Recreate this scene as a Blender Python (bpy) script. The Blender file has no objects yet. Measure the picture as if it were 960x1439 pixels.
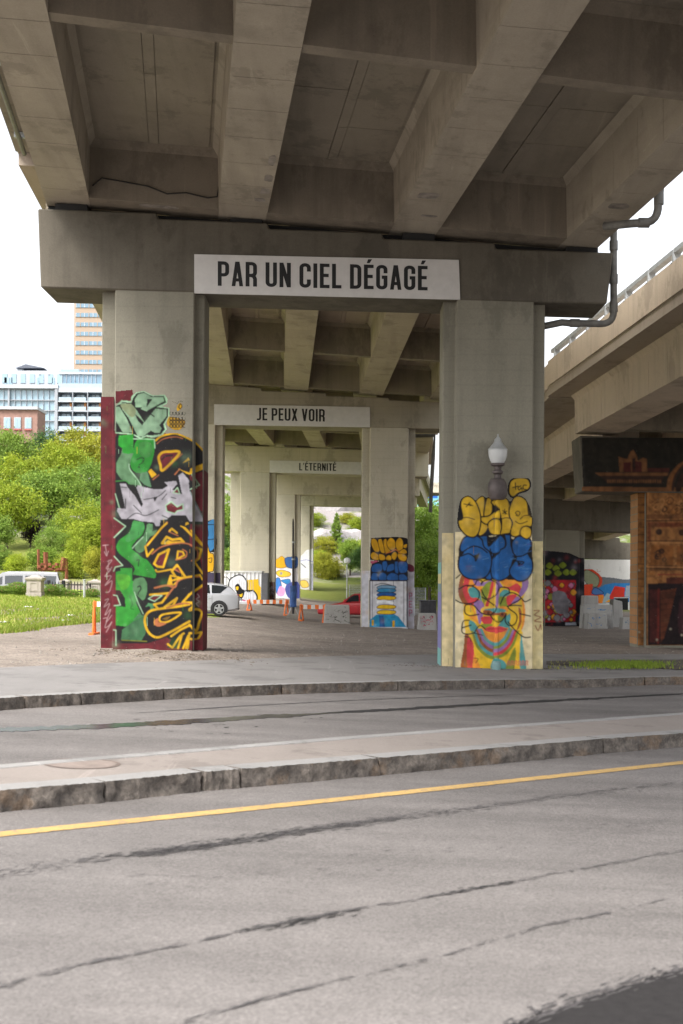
import bpy, bmesh, math, random
import numpy as np
from mathutils import Vector, Matrix, noise as mnoise

# ------------------------------------------------------------------ camera, sky, sun, exposure
SC = bpy.context.scene
COL = SC.collection
R = math.radians
FPX, PX0, PY0, ROLL, EYE = 1904.0, 480.0, 820.0, R(0.4), 1.7

cam = bpy.data.cameras.new('camera')
cam.sensor_fit = 'HORIZONTAL'; cam.sensor_width = 24.0
cam.lens = 24.0 * FPX / 960.0
cam.shift_y = (PY0 - 719.5) / 960.0
cam.clip_start = 0.1; cam.clip_end = 3000
cam.dof.use_dof = True; cam.dof.focus_distance = 26.0; cam.dof.aperture_fstop = 3.4
cob = bpy.data.objects.new('camera', cam); COL.objects.link(cob)
cob.location = (0, 0, EYE); cob.rotation_euler = (math.pi / 2, -ROLL, 0)
SC.camera = cob

SUN_EL, SUN_ROT = R(52), R(215)
w = bpy.data.worlds.new('World'); SC.world = w; w.use_nodes = True
nt = w.node_tree; nt.nodes.clear()
sky = nt.nodes.new('ShaderNodeTexSky'); sky.sky_type = 'NISHITA'; sky.sun_disc = False
sky.sun_elevation = SUN_EL; sky.sun_rotation = SUN_ROT
sky.air_density = 1.0; sky.dust_density = 4.0; sky.ozone_density = 1.0
hs = nt.nodes.new('ShaderNodeHueSaturation'); hs.inputs['Saturation'].default_value = 0.22
bg = nt.nodes.new('ShaderNodeBackground'); bg.inputs['Strength'].default_value = 0.15
wo = nt.nodes.new('ShaderNodeOutputWorld')
nt.links.new(sky.outputs[0], hs.inputs['Color']); nt.links.new(hs.outputs[0], bg.inputs[0]); nt.links.new(bg.outputs[0], wo.inputs[0])

sl = bpy.data.lights.new('sun', 'SUN'); sl.energy = 1.5; sl.angle = R(25); sl.color = (1, 0.96, 0.9)
so = bpy.data.objects.new('sun', sl); COL.objects.link(so)
# direction towards the sun (Nishita: rotation measured from +Y, clockwise seen from above)
sd = Vector((math.sin(SUN_ROT) * math.cos(SUN_EL), math.cos(SUN_ROT) * math.cos(SUN_EL), math.sin(SUN_EL)))
so.rotation_euler = (-sd).to_track_quat('-Z', 'Y').to_euler(); so.location = (0, 0, 40)

SC.view_settings.view_transform = 'Standard'; SC.view_settings.look = 'None'
SC.view_settings.exposure = 1.45; SC.view_settings.gamma = 1.0
SC.render.engine = 'CYCLES'
SC.cycles.use_denoising = True
SC.cycles.max_bounces = 8; SC.cycles.diffuse_bounces = 5; SC.cycles.transparent_max_bounces = 8
SC.cycles.sample_clamp_indirect = 8

# ------------------------------------------------------------------ helpers
def P(px, py, Y):
    """world point seen at photo pixel (px, py) at distance Y"""
    u, v = px - PX0, py - PY0
    c, s = math.cos(ROLL), math.sin(ROLL)
    u0, v0 = u * c + v * s, -u * s + v * c
    return Vector((u0 * Y / FPX, Y, EYE - v0 * Y / FPX))

def plane(X):
    return -0.03 * (max(-22.0, min(X, 4.0)) - 2.5)

def PG(px, py, h=0.0):
    """point of the near ground (slightly falling to the right) raised by h"""
    Y = 15.0
    for _ in range(40):
        p = P(px, py, 1.0)
        zt = plane(p.x * Y) + h
        Y = 0.5 * Y + 0.5 * (EYE - zt) / (EYE - p.z)
    p = P(px, py, Y)
    return p

def lerp(a, b, t): return a + (b - a) * t
def sstep(a, b, x):
    t = max(0.0, min(1.0, (x - a) / (b - a))); return t * t * (3 - 2 * t)

class MB:
    def __init__(s): s.v = []; s.f = []
    def add(s, vs, fs):
        o = len(s.v); s.v += [tuple(p) for p in vs]; s.f += [tuple(i + o for i in f) for f in fs]; return s
    def hexa(s, p):       # 8 points: bottom 4 (ccw from above), top 4
        return s.add(p, [(3, 2, 1, 0), (4, 5, 6, 7), (0, 1, 5, 4), (1, 2, 6, 5), (2, 3, 7, 6), (3, 0, 4, 7)])
    def box(s, x0, x1, y0, y1, z0, z1):
        return s.hexa([(x0, y0, z0), (x1, y0, z0), (x1, y1, z0), (x0, y1, z0), (x0, y0, z1), (x1, y0, z1), (x1, y1, z1), (x0, y1, z1)])
    def rbox(s, c, sx, sy, sz, rz=0.0):
        ca, sa = math.cos(rz), math.sin(rz); q = []
        for z in (0, sz):
            for x, y in ((-sx/2, -sy/2), (sx/2, -sy/2), (sx/2, sy/2), (-sx/2, sy/2)):
                q.append((c[0] + x * ca - y * sa, c[1] + x * sa + y * ca, c[2] + z))
        return s.hexa(q)
    def prism(s, front, off):   # polygon extruded by vector off
        n = len(front); off = Vector(off)
        a = [Vector(p) for p in front]; b = [p + off for p in a]
        return s.add(a + b, [tuple(range(n)), tuple(range(2 * n - 1, n - 1, -1))] + [(i, n + i, n + (i + 1) % n, (i + 1) % n) for i in range(n)])
    def loft(s, secs, cap=True, closed=True):
        n = len(secs[0]); fs = []
        for k in range(len(secs) - 1):
            for i in range(n if closed else n - 1):
                j = (i + 1) % n
                fs.append((k * n + i, k * n + j, (k + 1) * n + j, (k + 1) * n + i))
        if cap:
            fs.append(tuple(range(n - 1, -1, -1))); fs.append(tuple((len(secs) - 1) * n + i for i in range(n)))
        return s.add([p for q in secs for p in q], fs)
    def tube(s, path, r, n=8, cap=True):
        path = [Vector(p) for p in path]; secs = []
        rr = r if isinstance(r, (list, tuple)) else [r] * len(path)
        up = None
        for i, p in enumerate(path):
            d = (path[min(i + 1, len(path) - 1)] - path[max(i - 1, 0)]).normalized()
            if up is None: up = Vector((0, 0, 1)) if abs(d.z) < 0.9 else Vector((1, 0, 0))
            a = d.cross(up).normalized(); b = a.cross(d).normalized(); up = b
            secs.append([p + a * rr[i] * math.cos(t) + b * rr[i] * math.sin(t) for t in [2 * math.pi * k / n for k in range(n)]])
        return s.loft(secs, cap)
    def lathe(s, prof, c=(0, 0, 0), n=16):
        secs = [[(c[0] + r * math.cos(t), c[1] + r * math.sin(t), c[2] + z) for t in [2 * math.pi * k / n for k in range(n)]] for r, z in prof]
        return s.loft(secs)
    def build(s, name, mat, parent=None, smooth=False, bevel=0.0, fix=True):
        me = bpy.data.meshes.new(name); me.from_pydata(s.v, [], s.f); me.update()
        if fix:
            bm = bmesh.new(); bm.from_mesh(me); bmesh.ops.recalc_face_normals(bm, faces=bm.faces); bm.to_mesh(me); bm.free()
        me.materials.append(mat)
        if smooth:
            me.polygons.foreach_set('use_smooth', [True] * len(me.polygons))
            if smooth != 1:
                me.set_sharp_from_angle(angle=R(smooth))
        o = bpy.data.objects.new(name, me); COL.objects.link(o)
        if bevel:
            m = o.modifiers.new('bevel', 'BEVEL'); m.width = bevel; m.segments = 1; m.limit_method = 'ANGLE'; m.angle_limit = R(40)
        if parent: adopt(o, parent)
        return o

def wloc(o):
    l = Vector(o.location)
    if o.parent is not None:
        l = l + wloc(o.parent) + o.matrix_parent_inverse.to_translation()
    return l
def adopt(o, parent):
    """o is built in world coordinates; keep it there under an unrotated parent"""
    o.parent = parent
    o.matrix_parent_inverse = Matrix.Translation(-wloc(parent))

def tag(o, label=None, cat=None, group=None, kind=None):
    if label: o['label'] = label
    if cat: o['category'] = cat
    if group: o['group'] = group
    if kind: o['kind'] = kind
    return o
def thing(name, label, cat, loc=(0, 0, 0), group=None):
    o = bpy.data.objects.new(name, None); COL.objects.link(o); o.location = loc; o.empty_display_size = 0.2
    return tag(o, label, cat, group)
def dup(root, loc, rz=0.0, sc=None, label=None):
    """copy of a thing, its parts and their sub-parts (shared mesh data)"""
    r = root.copy(); COL.objects.link(r); r.location = loc; r.rotation_euler = (0, 0, rz)
    if sc: r.scale = sc
    if label: r['label'] = label
    for ch in list(root.children):
        c = ch.copy(); COL.objects.link(c); c.parent = r
        for g in list(ch.children):
            d = g.copy(); COL.objects.link(d); d.parent = c
    return r

# ------------------------------------------------------------------ materials
MATS = {}
def srgb(r, g, b):
    f = lambda c: (c / 255 / 12.92) if c <= 10.3 else ((c / 255 + 0.055) / 1.055) ** 2.4
    return (f(r), f(g), f(b))
class NB:
    def __init__(s, name):
        s.m = bpy.data.materials.new(name); s.m.use_nodes = True; s.t = s.m.node_tree
        s.b = s.t.nodes['Principled BSDF']; s.out = s.t.nodes['Material Output']
    def n(s, typ, **kw):
        o = s.t.nodes.new(typ)
        for k, v in kw.items(): setattr(o, k, v)
        return o
    def l(s, a, b): s.t.links.new(a, b)
    def pos(s, scale=(1, 1, 1), obj=False):
        if obj: src = s.n('ShaderNodeTexCoord').outputs['Object']
        else: src = s.n('ShaderNodeNewGeometry').outputs['Position']
        m = s.n('ShaderNodeMapping'); m.inputs['Scale'].default_value = scale; s.l(src, m.inputs['Vector']); return m.outputs[0]
    def noise(s, vec, scale, detail=4, rough=0.55):
        o = s.n('ShaderNodeTexNoise'); o.inputs['Scale'].default_value = scale; o.inputs['Detail'].default_value = detail
        o.inputs['Roughness'].default_value = rough; s.l(vec, o.inputs['Vector']); return o.outputs['Fac']
    def ramp(s, fac, p0, p1, c0=(0, 0, 0), c1=(1, 1, 1)):
        o = s.n('ShaderNodeValToRGB'); e = o.color_ramp.elements
        e[0].position = p0; e[1].position = p1; e[0].color = (*c0, 1); e[1].color = (*c1, 1); s.l(fac, o.inputs[0]); return o.outputs[0]
    def mix(s, fac, a, b, mode='MIX'):
        o = s.n('ShaderNodeMix', data_type='RGBA', blend_type=mode)
        for v, k in ((fac, 0), (a, 6), (b, 7)):
            if isinstance(v, (int, float)): o.inputs[k].default_value = v
            elif isinstance(v, tuple): o.inputs[k].default_value = (*v, 1)
            else: s.l(v, o.inputs[k])
        return o.outputs[2]
    def bump(s, h, strength, dist=0.02):
        o = s.n('ShaderNodeBump'); o.inputs['Strength'].default_value = strength; o.inputs['Distance'].default_value = dist
        s.l(h, o.inputs['Height']); s.l(o.outputs[0], s.b.inputs['Normal'])
    def fin(s, col, rough=0.8, spec=0.3):
        if isinstance(col, tuple): s.b.inputs['Base Color'].default_value = (*col, 1)
        else: s.l(col, s.b.inputs['Base Color'])
        s.b.inputs['Roughness'].default_value = rough; s.b.inputs['Specular IOR Level'].default_value = spec
        return s.m

def concrete(name, c, dark=0.6, light=1.25, boards=0.0, streak=0.5, axis='z'):
    if name in MATS: return MATS[name]
    k = NB(name); p = k.pos()
    big = k.noise(p, 0.55, 5, 0.6); mid = k.noise(p, 2.6, 6, 0.65); fine = k.noise(p, 38, 4, 0.7)
    st = k.noise(k.pos((2.2, 2.2, 0.16) if axis == 'z' else (1.6, 0.14, 1.6)), 1.6, 5, 0.6)
    cd = tuple(v * dark for v in c); cl = tuple(min(0.8, v * light) for v in c)
    col = k.mix(k.ramp(big, 0.3, 0.72), cd, cl)
    col = k.mix(k.ramp(mid, 0.35, 0.7), col, c)
    col = k.mix(k.mix(k.ramp(st, 0.5, 0.72), (0, 0, 0), (streak,) * 3), col, tuple(v * 0.5 for v in c))
    col = k.mix(0.35, col, k.ramp(fine, 0.3, 0.7, (0.7,) * 3, (1.15,) * 3), 'MULTIPLY')
    if boards:
        wv = k.n('ShaderNodeTexWave', wave_type='BANDS', bands_direction='Z'); wv.inputs['Scale'].default_value = boards
        wv.inputs['Distortion'].default_value = 0.25; wv.inputs['Detail'].default_value = 2; wv.inputs['Detail Scale'].default_value = 3
        k.l(p, wv.inputs['Vector'])
        ln = k.ramp(wv.outputs['Fac'], 0.0, 0.05, (0.84,) * 3, (1, 1, 1)); col = k.mix(0.35, col, ln, 'MULTIPLY')
    # damp patches with a soft rim, and thin pale lime runs
    w1 = k.noise(k.pos((1, 1, .55)), 0.9, 7, 0.72); col = k.mix(k.mix(k.ramp(w1, 0.54, 0.60), (0, 0, 0), (.42,) * 3), col, tuple(v * .48 for v in c))
    w2 = k.noise(k.pos((7, 7, .25) if axis == 'z' else (6, .3, 6)), 1.1, 4, .6); col = k.mix(k.mix(k.ramp(w2, 0.66, 0.72), (0, 0, 0), (.22,) * 3), col, tuple(min(.8, v * 1.7) for v in c))
    # small pits and form-tie holes
    vo = k.n('ShaderNodeTexVoronoi'); vo.inputs['Scale'].default_value = 7.0; k.l(p, vo.inputs['Vector'])
    pit = k.ramp(vo.outputs['Distance'], 0.03, 0.06, (0.45,) * 3, (1, 1, 1)); col = k.mix(0.6, col, pit, 'MULTIPLY')
    k.bump(k.mix(0.5, mid, fine), 0.35, 0.02)
    MATS[name] = k.fin(col, 0.88, 0.25); return MATS[name]

def plain(name, c, rough=0.6, metal=0.0, var=0.18, scale=6.0, spec=0.4, obj=True, coat=0.0, bump=0.0):
    if name in MATS: return MATS[name]
    k = NB(name); p = k.pos(obj=obj)
    n = k.noise(p, scale, 5, 0.6)
    col = k.mix(k.ramp(n, 0.3, 0.72), tuple(v * (1 - var) for v in c), tuple(min(1, v * (1 + var)) for v in c))
    k.b.inputs['Metallic'].default_value = metal
    k.b.inputs['Coat Weight'].default_value = coat
    if bump: k.bump(k.noise(p, scale * 5, 4), bump, 0.01)
    MATS[name] = k.fin(col, rough, spec); return MATS[name]

def glass(name, c, rough=0.08):
    if name in MATS: return MATS[name]
    k = NB(name); p = k.pos(obj=True); n = k.noise(p, 1.2, 3)
    col = k.mix(n, tuple(v * 0.7 for v in c), c)
    MATS[name] = k.fin(col, rough, 0.8); return MATS[name]

def paint_mat(name, attr='paint'):
    if name in MATS: return MATS[name]
    k = NB(name); a = k.n('ShaderNodeVertexColor', layer_name=attr); p = k.pos()
    n = k.noise(p, 5, 6, 0.7); f = k.noise(p, 60, 3, 0.6); st = k.noise(k.pos((5, 5, 0.3)), 1.5, 4)
    col = k.mix(0.5, a.outputs[0], k.ramp(n, 0.3, 0.7, (0.66,) * 3, (1.16,) * 3), 'MULTIPLY')
    col = k.mix(0.4, col, k.ramp(st, 0.4, 0.7, (0.75,) * 3, (1.05,) * 3), 'MULTIPLY')
    # paint worn through to the concrete here and there
    col = k.mix(k.mix(k.ramp(k.noise(p, 9, 8, 0.8), 0.60, 0.70), (0, 0, 0), (0.45,) * 3), col, (0.22, 0.2, 0.17))
    k.bump(f, 0.2, 0.01)
    MATS[name] = k.fin(col, 0.72, 0.3); return MATS[name]
# ------------------------------------------------------------------ the setting: ground, road, kerbs
rnd = random.Random(7)
def granite():
    k = NB('granite_kerb'); p = k.pos(); n1 = k.noise(p, 5, 6, .7); n2 = k.noise(p, 24, 5, .75); n3 = k.noise(p, 2.2, 5, .7)
    col = k.mix(k.ramp(n1, .34, .66), (.075, .066, .060), (.20, .172, .148)); col = k.mix(k.mix(k.ramp(n3, .54, .64), (0, 0, 0), (.6,) * 3), col, (.17, .115, .075))
    col = k.mix(.8, col, k.ramp(n2, .3, .7, (.5,) * 3, (1.45,) * 3), 'MULTIPLY'); k.bump(k.mix(.5, n1, n2), .9, .03); return k.fin(col, .9, .2)
M_CURB = granite()
M_CURBTOP = concrete('kerb_top', (0.29, 0.28, 0.27), 0.8, 1.15, streak=0.1)

def asphalt():
    k = NB('asphalt'); p = k.pos()
    big = k.noise(p, 0.35, 4, 0.6); fine = k.noise(p, 55, 3, 0.75); grit = k.n('ShaderNodeTexVoronoi'); grit.inputs['Scale'].default_value = 85; k.l(p, grit.inputs['Vector'])
    mid = k.noise(p, 5, 5, 0.65)
    # tyre-polished bands run along the carriageway (about 39 degrees from X)
    m = k.n('ShaderNodeMapping'); m.inputs['Rotation'].default_value = (0, 0, -0.70); m.inputs['Scale'].default_value = (0.12, 1.1, 1)
    k.l(k.n('ShaderNodeNewGeometry').outputs['Position'], m.inputs['Vector'])
    band = k.noise(m.outputs[0], 1.3, 5, 0.6)
    col = k.mix(k.ramp(big, 0.3, 0.7), (0.152, 0.139, 0.132), (0.208, 0.191, 0.181))
    col = k.mix(0.8, col, k.ramp(band, 0.33, 0.68, (0.72,) * 3, (1.12,) * 3), 'MULTIPLY')
    col = k.mix(0.5, col, k.ramp(mid, 0.3, 0.7, (0.82,) * 3, (1.1,) * 3), 'MULTIPLY')
    col = k.mix(0.6, col, k.ramp(fine, 0.3, 0.7, (0.6,) * 3, (1.35,) * 3), 'MULTIPLY')
    col = k.mix(0.7, col, k.ramp(grit.outputs['Color'], 0.1, 0.9, (0.72,) * 3, (1.25,) * 3), 'MULTIPLY')
    sp = k.n('ShaderNodeTexVoronoi'); sp.inputs['Scale'].default_value = 9; k.l(p, sp.inputs['Vector']); col = k.mix(k.ramp(sp.outputs['Distance'], .03, .05, (.5,) * 3, (0, 0, 0)), col, (.42, .39, .37))
    k.bump(k.mix(0.5, fine, grit.outputs['Distance']), 0.35, 0.012)
    return k.fin(col, 0.85, 0.3)
M_ASPH = asphalt()
M_WALK = concrete('sidewalk_concrete', (0.235, 0.222, 0.214), 0.78, 1.12, streak=0.15, axis='y')
M_ISLE = concrete('island_concrete', (0.27, 0.235, 0.212), 0.82, 1.1, streak=0.12, axis='y')
M_DARK = plain('dark_tar', (0.032, 0.03, 0.03), 0.8, obj=False, spec=.2)
M_TARSOFT = plain('worn_tar', (0.085, 0.078, 0.078), 0.8, obj=False)
M_WET = plain('wet_asphalt', (0.05, 0.05, 0.055), 0.22, obj=False, spec=0.5)
def worn_yellow():
    k = NB('yellow_road_paint'); p = k.pos(); n = k.noise(p, 22, 6, .8); n2 = k.noise(p, 1.3, 4)
    col = k.mix(k.ramp(n2, .3, .7), (.42, .27, .10), (.55, .36, .13)); col = k.mix(k.ramp(n, .50, .62, (0, 0, 0), (.7,) * 3), col, (.2, .175, .155)); k.bump(n, .3, .01); return k.fin(col, .8, .25)
M_YELLOW = worn_yellow()

def ground_mat():
    k = NB('gravel_ground'); p = k.pos()
    big = k.noise(p, 0.25, 5, 0.6); mid = k.noise(p, 2.2, 6, 0.7); fine = k.noise(p, 30, 5, 0.8)
    st = k.noise(k.pos((0.25, 1.6, 1)), 1.2, 5, 0.6)
    v = k.n('ShaderNodeTexVoronoi'); v.inputs['Scale'].default_value = 28; k.l(p, v.inputs['Vector'])
    col = k.mix(k.ramp(big, 0.3, 0.7), (0.215, 0.180, 0.152), (0.30, 0.256, 0.22))
    col = k.mix(0.6, col, k.ramp(st, 0.35, 0.7, (0.75,) * 3, (1.15,) * 3), 'MULTIPLY')
    col = k.mix(0.7, col, k.ramp(mid, 0.3, 0.7, (0.7,) * 3, (1.2,) * 3), 'MULTIPLY')
    col = k.mix(0.6, col, k.ramp(v.outputs['Color'], 0.1, 0.9, (0.6,) * 3, (1.35,) * 3), 'MULTIPLY')
    col = k.mix(0.5, col, k.ramp(fine, 0.3, 0.7, (0.6,) * 3, (1.35,) * 3), 'MULTIPLY')
    # vegetated hill beyond the arches and on the left
    g = k.n('ShaderNodeNewGeometry'); sx = k.n('ShaderNodeSeparateXYZ'); k.l(g.outputs['Position'], sx.inputs[0])
    gn = k.mix(k.ramp(mid, 0.3, 0.7), (0.06, 0.085, 0.02), (0.14, 0.17, 0.04))
    rk = k.mix(k.ramp(fine, 0.3, 0.7), (0.16, 0.14, 0.135), (0.36, 0.33, 0.32))
    hillc = k.mix(k.ramp(k.noise(p, 0.16, 5, 0.65), 0.44, 0.53), rk, gn)
    lawn = k.mix(k.ramp(mid, 0.3, 0.7), (0.13, 0.17, 0.03), (0.23, 0.24, 0.06))
    f1 = k.n('ShaderNodeMapRange'); f1.inputs[1].default_value = 93; f1.inputs[2].default_value = 99; k.l(sx.outputs[1], f1.inputs[0])
    f2 = k.n('ShaderNodeMapRange'); f2.inputs[1].default_value = 122; f2.inputs[2].default_value = 128; k.l(sx.outputs[1], f2.inputs[0])
    col = k.mix(f1.outputs[0], col, lawn); col = k.mix(f2.outputs[0], col, hillc)
    k.bump(k.mix(0.5, fine, v.outputs['Distance']), 0.6, 0.03)
    return k.fin(col, 0.95, 0.15)
M_GROUND = ground_mat()

KA = [(-260, 1166), (0, 1142), (150, 1128), (290, 1112), (480, 1096), (535, 1090), (850, 1059), (960, 1048), (1240, 1023)]
KAB = [(-260, 1098), (0, 1074), (480, 1035), (960, 1001), (1240, 983)]
KB = [(-200, 1017), (0, 998), (240, 983), (480, 972.5), (720, 967.5), (960, 962), (1300, 957)]
SB = [(-260, 950), (0, 938), (140, 932), (283, 928), (480, 921.5), (610, 919.5), (765, 919), (960, 919.5), (1300, 920)]
def line_at(L, px, h=0.0):
    return PG(px, float(np.interp(px, [a for a, b in L], [b for a, b in L])), h)
def world_line(L, h=0.0, step=40):
    pts = [line_at(L, px, h) for px in np.arange(L[0][0], L[-1][0] + 1, step)]
    a, b = pts[0], pts[-1]
    d0 = (pts[0] - pts[4]).normalized(); d1 = (pts[-1] - pts[-5]).normalized()
    pts = [a + d0 * t for t in (60, 30, 12, 4)] + pts + [b + d1 * t for t in (4, 12, 30, 60)]
    return pts
def yof(pts, X):
    return float(np.interp(X, [p.x for p in pts], [p.y for p in pts]))
WKB = world_line(KB); WSB = world_line(SB, 0.14); WKA = world_line(KA); WKAB = world_line(KAB, 0.15)

def gridmesh(xs, rows, fn, name, mat):
    vs = [fn(x, r) for r in rows for x in xs]; n = len(xs); fs = []
    for j in range(len(rows) - 1):
        for i in range(n - 1):
            fs.append((j * n + i, j * n + i + 1, (j + 1) * n + i + 1, (j + 1) * n + i))
    m = MB(); m.add(vs, fs); return m.build(name, mat, smooth=1)

XS = [-60, -40, -30, -22, -17, -13] + [v * 0.5 - 10 for v in range(0, 42)] + [12, 15, 20, 30, 45, 60]
road = gridmesh(XS, [0, .15, .3, .45, .6, .7, .8, .9, 1], lambda x, t: (x, lerp(-18, yof(WKB, x) + 0.15, t), plane(x)), 'road', M_ASPH)
tag(road, kind='structure')

def hill(X, Y):
    left = sstep(-6, -16, X)
    h1 = 22.5 * sstep(84, 225, Y) * left
    h2 = (1.2 * sstep(95, 124, Y) + 10.5 * sstep(122, 172, Y)) * (1 - left) + 12 * sstep(190, 320, Y) * (1 - left)
    return max(h1, 0) + h2
def zg(X, Y):
    z = plane(X) + 0.14
    z += 0.0035 * max(0, min(Y - 45, 60)) * sstep(6, 2, X) + 0.25 * sstep(-.8, -4.2, X) * sstep(31, 43, Y)
    z += -0.0105 * max(0, min(Y - 36, 25)) * sstep(3, 7, X)
    z += 0.14 * math.exp(-((X + 3.4) / 2.2) ** 2 - ((Y - 26) / 2.0) ** 2)
    return z + hill(X, Y)
GX = [-400, -250, -160, -120, -90, -70, -55, -45, -38, -32, -28] + [v - 25 for v in range(0, 17)] + [v * 0.4 - 8 for v in range(0, 46)] + [v + 11 for v in range(0, 15)] + [30, 36, 45, 60, 80, 110, 160, 250, 400]
GT = [-60, -30, -15, -6, -2, -0.8, -0.35, -0.04, 0.3] + [v * 0.6 + 0.9 for v in range(0, 40)] + [v * 3 + 27 for v in range(0, 30)] + [v * 6 + 118 for v in range(0, 22)] + [270, 320, 400, 550, 800, 1200]
grr = random.Random(3)
def gpt(x, t):
    Y = yof(WSB, max(-60, min(60, x))) + t
    if t < -0.5: return (x, Y, plane(x) - 0.14)
    if t < 0: return (x, Y, plane(x) + (0.05 if t < -0.1 else 0.125))
    return (x, Y, zg(x, Y) + (grr.uniform(-.018, .018) if t > 0.5 else -0.006))
ground = tag(gridmesh(GX, GT, gpt, 'ground', M_GROUND), kind='structure')

# pavement under the viaduct edge
sidewalk = gridmesh(XS, [0, .02, .2, .4, .6, .8, 1], lambda x, t: (x, lerp(yof(WKB, x) + 0.2, yof(WSB, x), t), plane(x) + 0.14), 'sidewalk', M_WALK)
tag(sidewalk, kind='structure')

def kerb_stone(p0, p1, h, topw, parent, seed, hb=-0.12, mat=None, rough=0.018, nx=14, nz=4):
    """one split-faced granite stone from p0 to p1 (bottom front edge), leaning back slightly"""
    r = random.Random(seed); d = (p1 - p0); L = d.length; d.normalize(); nrm = Vector((-d.y, d.x, 0)).normalized()
    if nrm.y < 0: nrm = -nrm
    m = MB(); vs = []
    for j in range(nz + 1):
        for i in range(nx + 1):
            t = i / nx; q = p0 + d * (0.011 + (L - 0.022) * t)
            zt = plane(q.x) + lerp(hb, h, j / nz)
            nv = Vector((t * L * 6 + seed * 3.1, j / nz * 2.2, seed)); e = rough * (1.1 * mnoise.noise(nv) + .6 * mnoise.noise(nv * 2.7) + .4 * mnoise.noise(nv * 6)) * (1 if 0 < j < nz else .35)
            if i in (0, nx): e += 0.008
            q2 = q + nrm * (0.012 * j / nz + e)
            vs.append((q2.x, q2.y, zt + (r.uniform(-.004, .003) if j == nz else 0)))
    n = nx + 1
    top = [(Vector(v) + nrm * topw) for v in vs[nz * n:(nz + 1) * n]]
    top = [(p.x, p.y, plane(p.x) + h) for p in top]
    fs = [(j * n + i, j * n + i + 1, (j + 1) * n + i + 1, (j + 1) * n + i) for j in range(nz) for i in range(nx)]
    o = len(vs); vs += top
    fs += [(nz * n + i, nz * n + i + 1, o + i + 1, o + i) for i in range(nx)]
    fs += [tuple([j * n for j in range(nz + 1)] + [o]), tuple([j * n + nx for j in range(nz + 1)] + [o + nx])]
    m.add(vs, fs); ob = m.build('kerb_stone', mat or M_CURB, parent, smooth=50)
    ob.data.materials.append(M_CURBTOP); k0 = nx * nz
    for f_ in range(k0, k0 + nx): ob.data.polygons[f_].material_index = 1
    return ob

island = MB()
iv, n = [], 0
pxs = list(np.arange(-260, 1241, 60))
fr = [line_at(KA, px, 0) for px in pxs]; bk = [line_at(KAB, px, 0.15) for px in pxs]
d0 = (fr[0] - fr[3]).normalized(); d1 = (fr[-1] - fr[-4]).normalized()
fr = [fr[0] + d0 * 25] + fr + [fr[-1] + d1 * 25]; bk = [bk[0] + d0 * 25] + bk + [bk[-1] + d1 * 25]
for a, b in zip(fr, bk):
    dd = (b - a); dd.z = 0; W = dd.length; dd.normalize(); a2 = a + dd * 0.24; b2 = b - dd * 0.14
    iv += [(a2.x, a2.y, plane(a2.x) + 0.142), (b2.x, b2.y, plane(b2.x) + 0.142)]
fs = [(2 * i, 2 * i + 2, 2 * i + 3, 2 * i + 1) for i in range(len(fr) - 1)]
island.add(iv, fs)
island = tag(island.build('traffic_island', M_ISLE), kind='structure')
for k, (a, b) in enumerate(zip([-260, -60, 150, 287, 340, 535, 850, 1060], [-60, 150, 287, 340, 535, 850, 1060, 1240])):
    kerb_stone(line_at(KA, a), line_at(KA, b), 0.15, 0.23, island, 100 + k, nx=46, nz=8, rough=0.03)
for k in range(len(pxs) - 1):       # thin kerb at the back edge of the island
    a, b = line_at(KAB, pxs[k], 0.15), line_at(KAB, pxs[k + 1], 0.15)
    d = (b - a).normalized(); nr = Vector((-d.y, d.x, 0)) * 0.15
    a2, b2 = a + d * 0.004, b - d * 0.004
    q = [a2 - nr, b2 - nr, b2, a2]
    MB().hexa([(p.x, p.y, plane(p.x) - 0.05) for p in q] + [(p.x, p.y, plane(p.x) + 0.15) for p in q]).build('back_kerb_stone', M_CURBTOP, island, bevel=.006)
for k, (a, b) in enumerate(zip([-200, -60, 36, 115, 232, 312, 397, 560, 710, 907, 1080], [-60, 36, 115, 232, 312, 397, 560, 710, 907, 1080, 1300])):
    kerb_stone(line_at(KB, a), line_at(KB, b), 0.145, 0.2, sidewalk, 200 + k, nx=34, nz=6, rough=0.024)

def ribbon(pts, width, name, mat, parent, lift=0.004, n=60, wob=0.0, seed=1, taper=False):
    r = random.Random(seed); m = MB(); vs = []
    xs = np.linspace(pts[0][0], pts[-1][0], n); ys = np.interp(xs, [p[0] for p in pts], [p[1] for p in pts])
    W = [PG(x, y, 0) for x, y in zip(xs, ys)]
    for i, p in enumerate(W):
        d = (W[min(i + 1, n - 1)] - W[max(i - 1, 0)]); nr = Vector((-d.y, d.x, 0)).normalized()
        ww = width * (1 + r.uniform(-wob, wob)) * 0.5
        if taper: ww *= min(1, 8 * i / n, 8 * (n - 1 - i) / n) + 0.02
        for s in (-1, 1):
            q = p + nr * (s * ww + r.uniform(-wob, wob) * width * .2); vs.append((q.x, q.y, plane(q.x) + lift))
    m.add(vs, [(2 * i, 2 * i + 2, 2 * i + 3, 2 * i + 1) for i in range(n - 1)])
    o = m.build(name, mat, parent); return o
ribbon([(-300, 1206), (0, 1173), (480, 1123.5), (960, 1072), (1300, 1036)], 0.145, 'painted_line', M_YELLOW, road, 0.004, 140, 0.05, 4)
ribbon([(-200, 1035), (0, 1026), (120, 1022), (240, 1016), (360, 1008), (480, 1002)], 0.34, 'wet_streak', M_WET, road, 0.0045, 90, 0.3, 5, True)
ribbon([(430, 1004), (560, 997), (700, 989), (830, 982), (1000, 973)], 0.22, 'oil_streak', M_DARK, road, 0.004, 90, 0.35, 6, True)
ribbon([(180, 1003), (330, 993), (520, 983), (760, 975)], 0.05, 'oil_streak', M_TARSOFT, road, 0.005, 60, 0.6, 8, True)

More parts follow.
